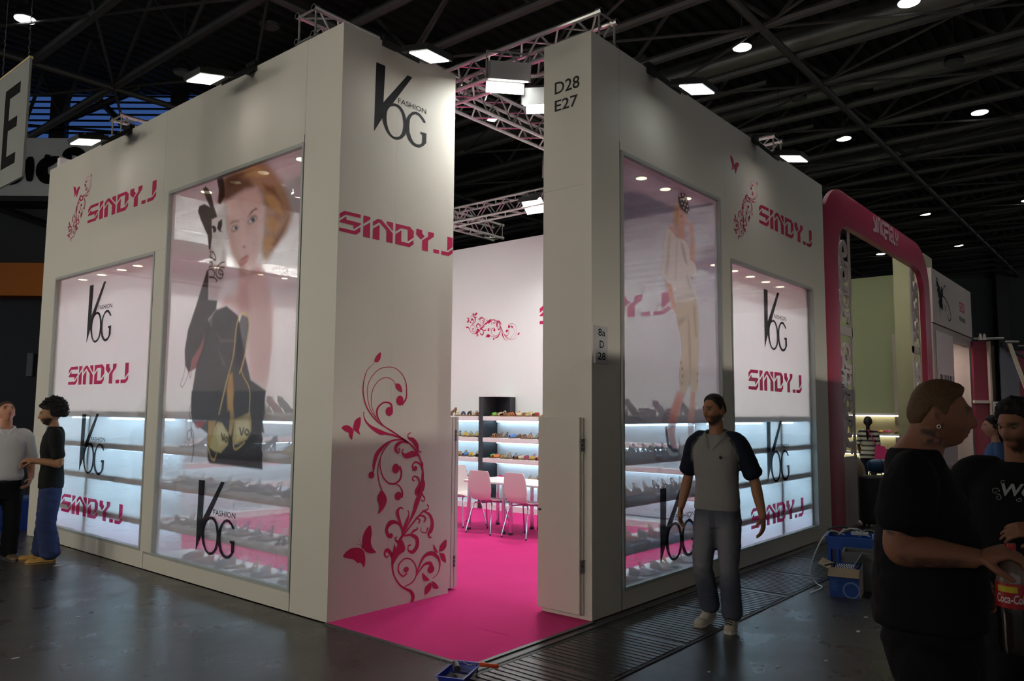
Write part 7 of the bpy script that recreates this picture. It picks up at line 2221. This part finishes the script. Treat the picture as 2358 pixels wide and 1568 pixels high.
# ---------------------------------------------------------------- man in a white polo looking up
def polo_man():
    t = thing('person', 'man in white polo shirt tilting his head back, at the left edge', 'person', (-.86, 6.30, 0), math.radians(262))
    sk = srgb(190, 132, 104)
    S = Sculpt()
    Mh = frame((-.030, -.0, 1.625), math.radians(8), math.radians(30))
    head_parts(S, Mh, sk, 0, browcol=(.12, .07, .04), fat=.004)
    S.limb([(-.02, 0, 1.36), (-.012, 0, 1.46), (-.012, 0, 1.55)], [(.08, .09), (.062, .066), (.060, .062)], sk)
    S.trunk([(.86, 0, 0, .13, .17), (1.0, .02, 0, .14, .165), (1.2, .01, 0, .12, .17), (1.34, -.01, 0, .10, .175), (1.42, -.02, 0, .065, .12)], sk)
    Ll = dict(sh=(-.02, .20, 1.36), el=(-.07, .275, 1.09), wr=(.06, .265, .90))
    Rr = dict(sh=(-.02, -.20, 1.36), el=(-.08, -.27, 1.09), wr=(.03, -.26, .86))
    for a in (Ll, Rr): arm_chain(S, a['sh'], a['el'], a['wr'], [.06, .054, .044, .046, .031], sk)
    hand(S, Ll['wr'], (.35, -.35, -.9), (.2, .9, 0), sk, 1.0, .5, 1)
    hand(S, Rr['wr'], (.2, .2, -1), (0, -1, 0), sk, 1.0, .4, -1)
    leg_chain(S, (0, .10, .84), (.02, .11, .46), (-.02, .11, .09), [.09, .08, .055, .052, .038], sk)
    leg_chain(S, (0, -.10, .84), (.02, -.11, .46), (-.02, -.12, .09), [.09, .08, .055, .052, .038], sk)
    S.fuse('body', M_skin, t, .0056)
    eyes(t, Mh)
    hair_cap(t, Mh, srgb(84, 58, 38), .014, 5, .005, 60, fat=.004, line=lambda x, y: hairline(x, y) - (.035 if x < .2 else .0))
    w = (.62, .60, .60)
    C = Sculpt()
    C.trunk([(.875, .02, 0, .140, .185), (.93, .03, 0, .165, .195), (1.05, .03, 0, .162, .190), (1.22, .015, 0, .140, .190), (1.34, -.005, 0, .118, .195), (1.405, -.02, 0, .090, .145), (1.445, -.022, 0, .075, .095)], w)
    for a, s in ((Ll, 1), (Rr, -1)):
        sh, el = Vector(a['sh']), Vector(a['el'])
        C.limb([(-.02, s * .11, 1.40), sh, sh.lerp(el, .45), sh.lerp(el, .88)], [.055, .078, .080, .082], w)
    C.limb([(.045, -.06, 1.44), (.075, -.03, 1.40), (.088, .0, 1.365)], [.014, .014, .010], w, 8)
    C.limb([(.045, .06, 1.44), (.075, .03, 1.40), (.088, .0, 1.365)], [.014, .014, .010], w, 8)
    C.limb([(.045, .065, 1.45), (-.03, .085, 1.465), (-.09, .03, 1.475), (-.09, -.03, 1.475), (-.03, -.085, 1.465), (.045, -.065, 1.45)], [.016] * 6, w, 8)
    C.fuse('shirt', M_cloth, t, .009, .005, 9, 2)
    J = Sculpt(); jc = (.008, .008, .009)
    J.trunk([(.96, .02, 0, .12, .165), (.88, .02, 0, .148, .182), (.76, 0, 0, .13, .19), (.68, 0, 0, .11, .175)], jc)
    leg_chain(J, (0, .10, .78), (.02, .11, .43), (-.03, .11, .08), [.115, .10, .085, .085, .085], jc)
    leg_chain(J, (0, -.10, .78), (.02, -.115, .43), (-.03, -.12, .08), [.115, .10, .085, .085, .085], jc)
    J.fuse('trousers', M_cloth, t, .0095, .006, 9, 6)
    shoe(t, (-.02, .11, 0), (1, .25, 0), srgb(96, 74, 54), (.03, .025, .02))
    shoe(t, (-.02, -.12, 0), (1, -.25, 0), srgb(96, 74, 54), (.03, .025, .02))
    bl = MB()
    for k in range(29):
        th = 2 * PI * k / 28; bl.v += [(.02 + .150 * math.cos(th), .186 * math.sin(th), .868), (.02 + .150 * math.cos(th), .186 * math.sin(th), .900)]
    bl.f = [(2 * k, 2 * k + 2, 2 * k + 3, 2 * k + 1) for k in range(28)]
    tint_obj('belt', bl, (.012, .010, .008), M_leather, t)
polo_man()

# ---------------------------------------------------------------- big man in the foreground, seen from his right side
TAT_ROT = math.radians(-78)
def tattoo_man():
    t = thing('person', 'heavy man in a dark tee with neck tattoo holding a cola bottle', 'person', (-.535, -2.905, 0), TAT_ROT)
    t.scale = (1.035, 1.035, 1.035)
    sk = srgb(158, 106, 80)
    ink = (.025, .026, .028)
    S = Sculpt()
    Mh = frame((.045, 0, 1.622), math.radians(3), math.radians(-2))
    head_parts(S, Mh, sk, .25, (.10, .06, .035), True, (.14, .08, .045), .003, nu=72, nv=56)
    def neckcol(p):
        v = mnoise.noise(p * 55) + .5 * mnoise.noise(p * 110)
        k = (1 if v > .02 else 0) * sstep(1.50, 1.53, p.z) * sstep(1.605, 1.58, p.z) * sstep(-.02, .005, p.x + .01) * (1 if p.y < 0 else .3)
        return tuple(Vector(sk).lerp(Vector(ink), .85 * k))
    nk = MB().tube([Vector(p) for p in smooth_path([(-.045, 0, 1.44), (-.02, 0, 1.50), (.005, 0, 1.56), (.015, 0, 1.62)], 10)], [tuple(r) for r in smooth_path([(.10, .10), (.078, .074), (.066, .066), (.064, .064)], 10)], 40, True, 1.0, (1, 0, 0))
    S.put(nk, neckcol)
    S.trunk([(.76, -.01, 0, .12, .15), (1.0, -.01, 0, .155, .17), (1.2, -.01, 0, .12, .17), (1.34, -.03, 0, .085, .17), (1.44, -.045, 0, .055, .11)], sk)
    Rr = dict(sh=(-.055, -.205, 1.40), el=(-.098, -.250, 1.160), wr=(.135, -.235, 1.146))
    Ll = dict(sh=(-.055, .205, 1.40), el=(-.08, .27, 1.12), wr=(.12, .23, 1.0))
    def armcol(p):
        k = 0
        if p.z < 1.15 and p.x > -.10:
            v = mnoise.noise(p * 45)
            k = .55 * sstep(-.2, .35, v + .3) * sstep(1.155, 1.135, p.z) * sstep(.12, .08, p.x)
        if 1.215 < p.z < 1.265 and math.sin((p.x * .8 + p.z) * 170) > .1: k = .8
        return tuple(Vector(sk).lerp(Vector(ink), k))
    for a, c in ((Rr, armcol), (Ll, sk)): 
        sh, el, wr = Vector(a['sh']), Vector(a['el']), Vector(a['wr'])
        P = smooth_path([sh, sh.lerp(el, .5), el, el.lerp(wr, .35), el.lerp(wr, .75), wr], 12)
        R = smooth_path([(r,) for r in (.066, .060, .050, .053, .040, .033)], 12)
        S.put(MB().tube([Vector(p) for p in P], [float(r[0]) for r in R], 22), c)
    # right hand closed round the bottle's neck, knuckles up
    hand(S, Rr['wr'], (.93, -.02, .34), (-.25, -.35, .9), sk, 1.10, .85, 1, .02, thumb_in=1.2)
    hand(S, Ll['wr'], (.6, -.3, -.6), (.3, .8, .2), sk, 1.05, .5, 1)
    leg_chain(S, (0, .10, .76), (.03, .12, .46), (-.03, .12, .09), [.085, .08, .06, .058, .04], sk)
    leg_chain(S, (0, -.10, .76), (.02, -.12, .46), (-.02, -.13, .09), [.085, .08, .06, .058, .04], sk)
    S.fuse('body', M_skin, t, .0048)
    eyes(t, Mh)
    hair_cap(t, Mh, srgb(104, 76, 50), .007, 9, .002, 120, .003, top_extra=.010, spike=.012, nu=96, nv=70)
    er = MB(); c = Mh @ Vector((-.008, -.083, -.040))
    er.tube([c + Vector((math.cos(a) * .006, 0, math.sin(a) * .006)) for a in [k * PI / 6 for k in range(13)]], .0012, 6)
    e = er.build('earring', M_chrome, t, True)
    bk = (.010, .009, .012)
    C = Sculpt()
    C.trunk([(.865, -.015, 0, .190, .215), (.93, -.012, 0, .192, .215), (1.05, -.008, 0, .190, .213), (1.20, -.01, 0, .172, .212), (1.33, -.022, 0, .142, .215), (1.42, -.035, 0, .112, .185), (1.475, -.045, 0, .095, .115), (1.50, -.04, 0, .085, .090)], bk)
    for a, s in ((Rr, -1), (Ll, 1)):
        sh, el = Vector(a['sh']), Vector(a['el'])
        C.limb([(-.05, s * .11, 1.45), sh + Vector((0, 0, -.01)), sh.lerp(el, .35), sh.lerp(el, .60)], [.06, .092, .096, .102], bk)
    C.fuse('shirt', M_cloth, t, .009, .007, 8, 11)
    J = Sculpt(); jc = (.009, .009, .010)
    J.trunk([(.93, -.01, 0, .14, .17), (.82, -.01, 0, .170, .19), (.72, 0, 0, .16, .20), (.64, 0, 0, .13, .18)], jc)
    leg_chain(J, (0, .115, .76), (.03, .125, .43), (-.03, .125, .08), [.135, .125, .11, .11, .11], jc)
    leg_chain(J, (0, -.115, .76), (.02, -.125, .43), (-.02, -.135, .08), [.135, .125, .11, .11, .11], jc)
    J.fuse('trousers', M_cloth, t, .0105, .008, 8, 6)
    shoe(t, (-.02, .125, 0), (1, .2, 0), (.02, .02, .02), (.05, .05, .05), .30)
    shoe(t, (-.02, -.135, 0), (1, -.2, 0), (.02, .02, .02), (.05, .05, .05), .30)
tattoo_man()

# bottle hanging from his hand
bp_ = Matrix.Rotation(TAT_ROT, 4, 'Z') @ Vector((.240, -.236, 0)) + Vector((-.535, -2.905, 0))
bt = thing('cola_bottle', 'large cola bottle with red label in the heavy man\'s hand', 'bottle', (bp_.x, bp_.y, .880), TAT_ROT)
M_cola = mat('cola_dark', (.012, .006, .004), .08, 0, .02, 5, 0, None, .6)
MB().lathe([(.030, .0), (.046, .006), (.049, .03), (.048, .10), (.0495, .125), (.049, .16), (.048, .165)], 28).build('filled_body', M_cola, bt, True)
MB().lathe([(.0505, .155), (.0510, .16), (.0510, .232), (.0505, .237)], 32).build('label_band', mat('cola_label_red', srgb(176, 24, 30), .4), bt, True)
MB().lathe([(.0485, .237), (.047, .262), (.036, .295), (.020, .318), (.0135, .330), (.0135, .345)], 24).build('shoulder', mat('bottle_clear', (.22, .15, .12), .12, 0, .02, 5, 0, None, .6), bt, True)
MB().lathe([(.0155, .345), (.0160, .347), (.0160, .362), (.0150, .365)], 18).build('cap', mat('cap_red', srgb(190, 30, 34), .4), bt, True)
def wrap_text(body, r, z0, h, arc0, arc1, m, nm, shear=0.0, bold=.02):
    vs, fs = text_polys(body, bold)
    xs = [p[0] for p in vs]; ys = [p[1] for p in vs]
    x0, x1, y0, y1 = min(xs), max(xs), min(ys), max(ys)
    mb = MB()
    for p in vs:
        v = (p[1] - y0) / (y1 - y0); u = (p[0] - x0) / (x1 - x0) + shear * (v - .5) 
        a = arc0 + (arc1 - arc0) * u
        mb.v.append((r * math.cos(a), r * math.sin(a), z0 + h * v))
    mb.f = fs
    mb.build(nm, m, bt)
wrap_text('Coca-Cola', .0516, .172, .030, math.radians(-155), math.radians(-45), mat('label_white', (.7, .68, .66), .5), 'label_word', .03)
mb = MB()
for k in range(9):
    a = math.radians(-150 + k * 9)
    mb.v += [(.0515 * math.cos(a), .0515 * math.sin(a), .208), (.0515 * math.cos(a), .0515 * math.sin(a), .228)]
mb.f = [(2 * k, 2 * k + 2, 2 * k + 3, 2 * k + 1) for k in range(8)]
mb.build('label_flash', mat('label_yellow', srgb(214, 186, 30), .5), bt)

# ---------------------------------------------------------------- dark haired man at the right edge
def dark_man():
    t = thing('person', 'dark haired man in a black lettered tee at the right edge', 'person', (.66, -3.06, 0), math.radians(178))
    sk = srgb(156, 108, 82)
    S = Sculpt()
    Mh = frame((.06, .01, 1.63), math.radians(-24), math.radians(-12))
    head_parts(S, Mh, sk, .8, (.03, .02, .015), True, (.02, .015, .012))
    S.limb([(-.03, 0, 1.40), (-.005, 0, 1.48), (.025, 0, 1.56)], [(.065, .08), (.060, .066), (.060, .062)], sk)
    S.trunk([(.80, 0, 0, .12, .15), (1.0, .01, 0, .13, .16), (1.2, .0, 0, .11, .17), (1.34, -.02, 0, .08, .17), (1.42, -.03, 0, .055, .11)], sk)
    Rr = dict(sh=(-.01, -.205, 1.385), el=(.0, -.285, 1.215), wr=(.12, -.09, 1.145))
    Rr['el'] = (-.02, -.30, 1.19)
    Ll = dict(sh=(-.01, .205, 1.385), el=(.0, .29, 1.15), wr=(.20, .10, 1.16))
    for a in (Rr, Ll): arm_chain(S, a['sh'], a['el'], a['wr'], [.062, .056, .048, .050, .034], sk)
    hand(S, Rr['wr'], (.35, .85, -.05), (.9, -.3, .35), sk, 1.05, .45, 1, thumb_in=.4)
    hand(S, Ll['wr'], (.35, -.85, -.05), (.6, .4, .6), sk, 1.05, .45, -1)
    leg_chain(S, (0, .10, .76), (.02, .12, .46), (-.02, .12, .09), [.085, .08, .06, .055, .04], sk)
    leg_chain(S, (0, -.10, .76), (.02, -.12, .46), (-.02, -.13, .09), [.085, .08, .06, .055, .04], sk)
    S.fuse('body', M_skin, t, .0052)
    eyes(t, Mh)
    hair_cap(t, Mh, (.014, .011, .010), .022, 13, .012, 55, top_extra=.006, line=lambda x, y: hairline(x, y) - (.030 if x < .35 else -.0))
    wb_ = MB(); w = Vector(Rr['wr']); e_ = Vector(Rr['el']); d = (w - e_).normalized()
    for k, o in enumerate((.035, .052)):
        c = w - d * o; a = d.orthogonal().normalized(); b = d.cross(a)
        wb_ = MB().tube([c + a * math.cos(q) * .0385 + b * math.sin(q) * .0385 for q in [j * PI / 9 for j in range(19)]], [(.004, .007)] * 19, 6)
        tint_obj('wristband', wb_, [(.05, .05, .035), (.03, .015, .015)][k], M_cloth, t)
    bk = (.007, .007, .008)
    C = Sculpt()
    C.trunk([(.74, .0, 0, .185, .225), (.90, .02, 0, .190, .225), (1.05, .03, 0, .185, .22), (1.20, .02, 0, .168, .22), (1.33, .0, 0, .142, .22), (1.41, -.02, 0, .105, .175), (1.455, -.03, 0, .085, .105)], bk)
    for a, s in ((Rr, -1), (Ll, 1)):
        sh, el = Vector(a['sh']), Vector(a['el'])
        C.limb([(-.02, s * .11, 1.425), sh, sh.lerp(el, .5), sh.lerp(el, .95)], [.06, .092, .095, .100], bk)
    C.fuse('shirt', M_cloth, t, .009, .005, 8, 21)
    # chest lettering in an old-style hand
    lt = MB()
    vs, fs = text_polys('West', .03)
    xs = [p[0] for p in vs]; ys = [p[1] for p in vs]
    x0, x1, y0, y1 = min(xs), max(xs), min(ys), max(ys)
    for p in vs:
        u, v = (p[0] - x0) / (x1 - x0), (p[1] - y0) / (y1 - y0)
        y = -.065 + .19 * u + .012 * v; z = 1.300 + .058 * v + .008 * u
        lt.v.append((.205 - .55 * y * y - .25 * max(0, z - 1.25), y, z))
    lt.f = fs
    tint_obj('chest_lettering', lt, (.42, .42, .41), M_cloth, t, False)
    sw = MB()
    for (y, z, r, a0, fl) in ((-.078, 1.32, .018, 0, 1), (-.066, 1.292, .016, 2, -1), (-.045, 1.362, .012, 1, 1), (.02, 1.290, .012, 3, 1), (.07, 1.37, .014, 2, -1)):
        vs, fs = ribbon2d([(q[0], q[1], q[2]) for q in spiral(y, z, r, a0, 1.1, .0016, fl)], 2)
        sw.add([(.206 - .55 * p[0] ** 2 - .25 * max(0, p[1] - 1.25), p[0], p[1]) for p in vs], fs)
    o = tint_obj('chest_swirls', sw, (.36, .36, .35), M_cloth, t, False); o['kind'] = 'stuff'
    J = Sculpt(); jc = (.016, .017, .022)
    J.trunk([(.90, .0, 0, .15, .18), (.80, .0, 0, .17, .20), (.70, 0, 0, .15, .20), (.62, 0, 0, .12, .18)], jc)
    leg_chain(J, (0, .11, .74), (.02, .12, .43), (-.03, .12, .08), [.125, .115, .10, .10, .10], jc)
    leg_chain(J, (0, -.11, .74), (.02, -.12, .43), (-.03, -.13, .08), [.125, .115, .10, .10, .10], jc)
    J.fuse('jeans', M_denim, t, .0105, .007, 8, 6)
    shoe(t, (-.02, .12, 0), (1, .2, 0), (.02, .02, .02), (.1, .1, .1), .30)
    shoe(t, (-.02, -.13, 0), (1, -.2, 0), (.02, .02, .02), (.1, .1, .1), .30)
dark_man()

# ---------------------------------------------------------------- woman in a striped top and a distant visitor
def far_person(label, loc, rz, sk, shirt, trousers, hair, pony=False, h=1.0, arms=0):
    t = thing('person', label, 'person', loc, rz)
    t.scale = (h, h, h)
    S = Sculpt()
    Mh = frame((.02, 0, 1.55), 0, 0)
    head_parts(S, Mh, sk, 0, nu=36, nv=28)
    S.limb([(-.01, 0, 1.33), (.0, 0, 1.40), (.01, 0, 1.48)], [(.06, .07), (.045, .047), (.044, .046)], sk)
    Ll = dict(sh=(-.01, .165, 1.30), el=(-.03, .205, 1.05), wr=(.10, .19, .85))
    Rr = dict(sh=(-.01, -.165, 1.30), el=(-.03, -.205, 1.05), wr=(.10, -.16, .90))
    for a in (Ll, Rr): arm_chain(S, a['sh'], a['el'], a['wr'], [.045, .04, .034, .034, .025], sk)
    hand(S, Ll['wr'], (.2, 0, -1), (0, 1, 0), sk, .9, .4, 1)
    hand(S, Rr['wr'], (.2, 0, -1), (0, -1, 0), sk, .9, .4, -1)
    S.trunk([(.84, 0, 0, .10, .15), (1.0, 0, 0, .085, .125), (1.2, .005, 0, .09, .14), (1.30, 0, 0, .08, .15), (1.36, -.01, 0, .055, .10)], sk)
    leg_chain(S, (0, .085, .82), (.01, .085, .45), (-.02, .085, .08), [.085, .07, .05, .048, .034], sk)
    leg_chain(S, (0, -.085, .82), (.01, -.085, .45), (-.02, -.085, .08), [.085, .07, .05, .048, .034], sk)
    S.fuse('body', M_skin, t, .012, smooth_it=2)
    hc = hair_cap(t, Mh, hair, .016, 3, .004, 50, top_extra=.004, line=lambda x, y: hairline(x, y) - (.05 if x < .1 else 0), nu=40, nv=30)
    if pony:
        S2 = MB().tube(smooth_path([(-.085, 0, 1.58), (-.125, 0, 1.55), (-.13, 0, 1.42), (-.115, .01, 1.28), (-.11, .01, 1.15)], 4), smooth_path([(.022,), (.034,), (.034,), (.028,), (.008,)], 4) and [float(q[0]) for q in smooth_path([(.022,), (.034,), (.034,), (.028,), (.008,)], 4)], 10)
        o = tint_obj('ponytail', S2, hair, M_hair, t)
    C = Sculpt()
    C.trunk([(.74, 0, 0, .135, .185), (.85, 0, 0, .128, .175), (1.02, 0, 0, .105, .145), (1.2, .005, 0, .108, .160), (1.28, 0, 0, .10, .17), (1.345, -.01, 0, .075, .12), (1.375, -.01, 0, .055, .07)], shirt)
    for a, s in ((Ll, 1), (Rr, -1)):
        sh, el, wr = Vector(a['sh']), Vector(a['el']), Vector(a['wr'])
        C.limb([(-.01, s * .09, 1.34), sh, sh.lerp(el, .5), el], [.045, .060, .056, .052], shirt)
    C.fuse('shirt', M_cloth, t, .010, .003, 9, 1, 2)
    J = Sculpt()
    J.trunk([(.88, 0, 0, .11, .15), (.80, 0, 0, .125, .175), (.72, 0, 0, .115, .175), (.66, 0, 0, .10, .16)], trousers)
    leg_chain(J, (0, .088, .74), (.01, .088, .42), (-.02, .088, .08), [.10, .085, .065, .062, .06], trousers)
    leg_chain(J, (0, -.088, .74), (.01, -.088, .42), (-.02, -.088, .08), [.10, .085, .065, .062, .06], trousers)
    J.fuse('jeans', M_denim, t, .012, .003, 8, 1, 2)
    shoe(t, (-.01, .088, 0), (1, .1, 0), (.03, .03, .03), (.1, .1, .1), .25)
    shoe(t, (-.01, -.088, 0), (1, -.1, 0), (.03, .03, .03), (.1, .1, .1), .25)
    return t
stripes = lambda p: (.55, .53, .44) if math.sin(p.z * 2 * PI / .105) > 0 else (.012, .012, .014)
far_person('woman with ponytail in a black and cream striped top, back turned', (14.35, 1.43, .012), math.radians(12), srgb(170, 120, 92), stripes, (.02, .025, .045), (.012, .009, .008), True, .97)
hb = thing('shoulder_bag', 'pink shoulder bag hanging at the striped woman\'s hip', 'bag', (14.22, 1.18, .70), math.radians(20))
MB().add([(-.05, -.19, .02), (-.05, .10, 0), (.05, .10, 0), (.05, -.19, .02), (-.02, -.11, .30), (-.02, .07, .33), (.02, .07, .33), (.02, -.11, .30)], [(0, 1, 2, 3), (4, 7, 6, 5), (0, 4, 5, 1), (1, 5, 6, 2), (2, 6, 7, 3), (3, 7, 4, 0)]).build('bag_body', mat('bag_pink', srgb(214, 54, 120), .5), hb)
MB().tube(smooth_path([(-.02, .06, .32), (-.02, .14, .50), (.0, .22, .66)], 4), .012, 6).build('strap', mat('bag_pink', (0, 0, 0)), hb, True)
far_person('distant visitor with dark hair half hidden between the two dark tees', (6.65, -2.09, 0), math.radians(110), srgb(170, 120, 92), srgb(60, 84, 120), (.02, .02, .03), (.02, .014, .01), False, 1.0)
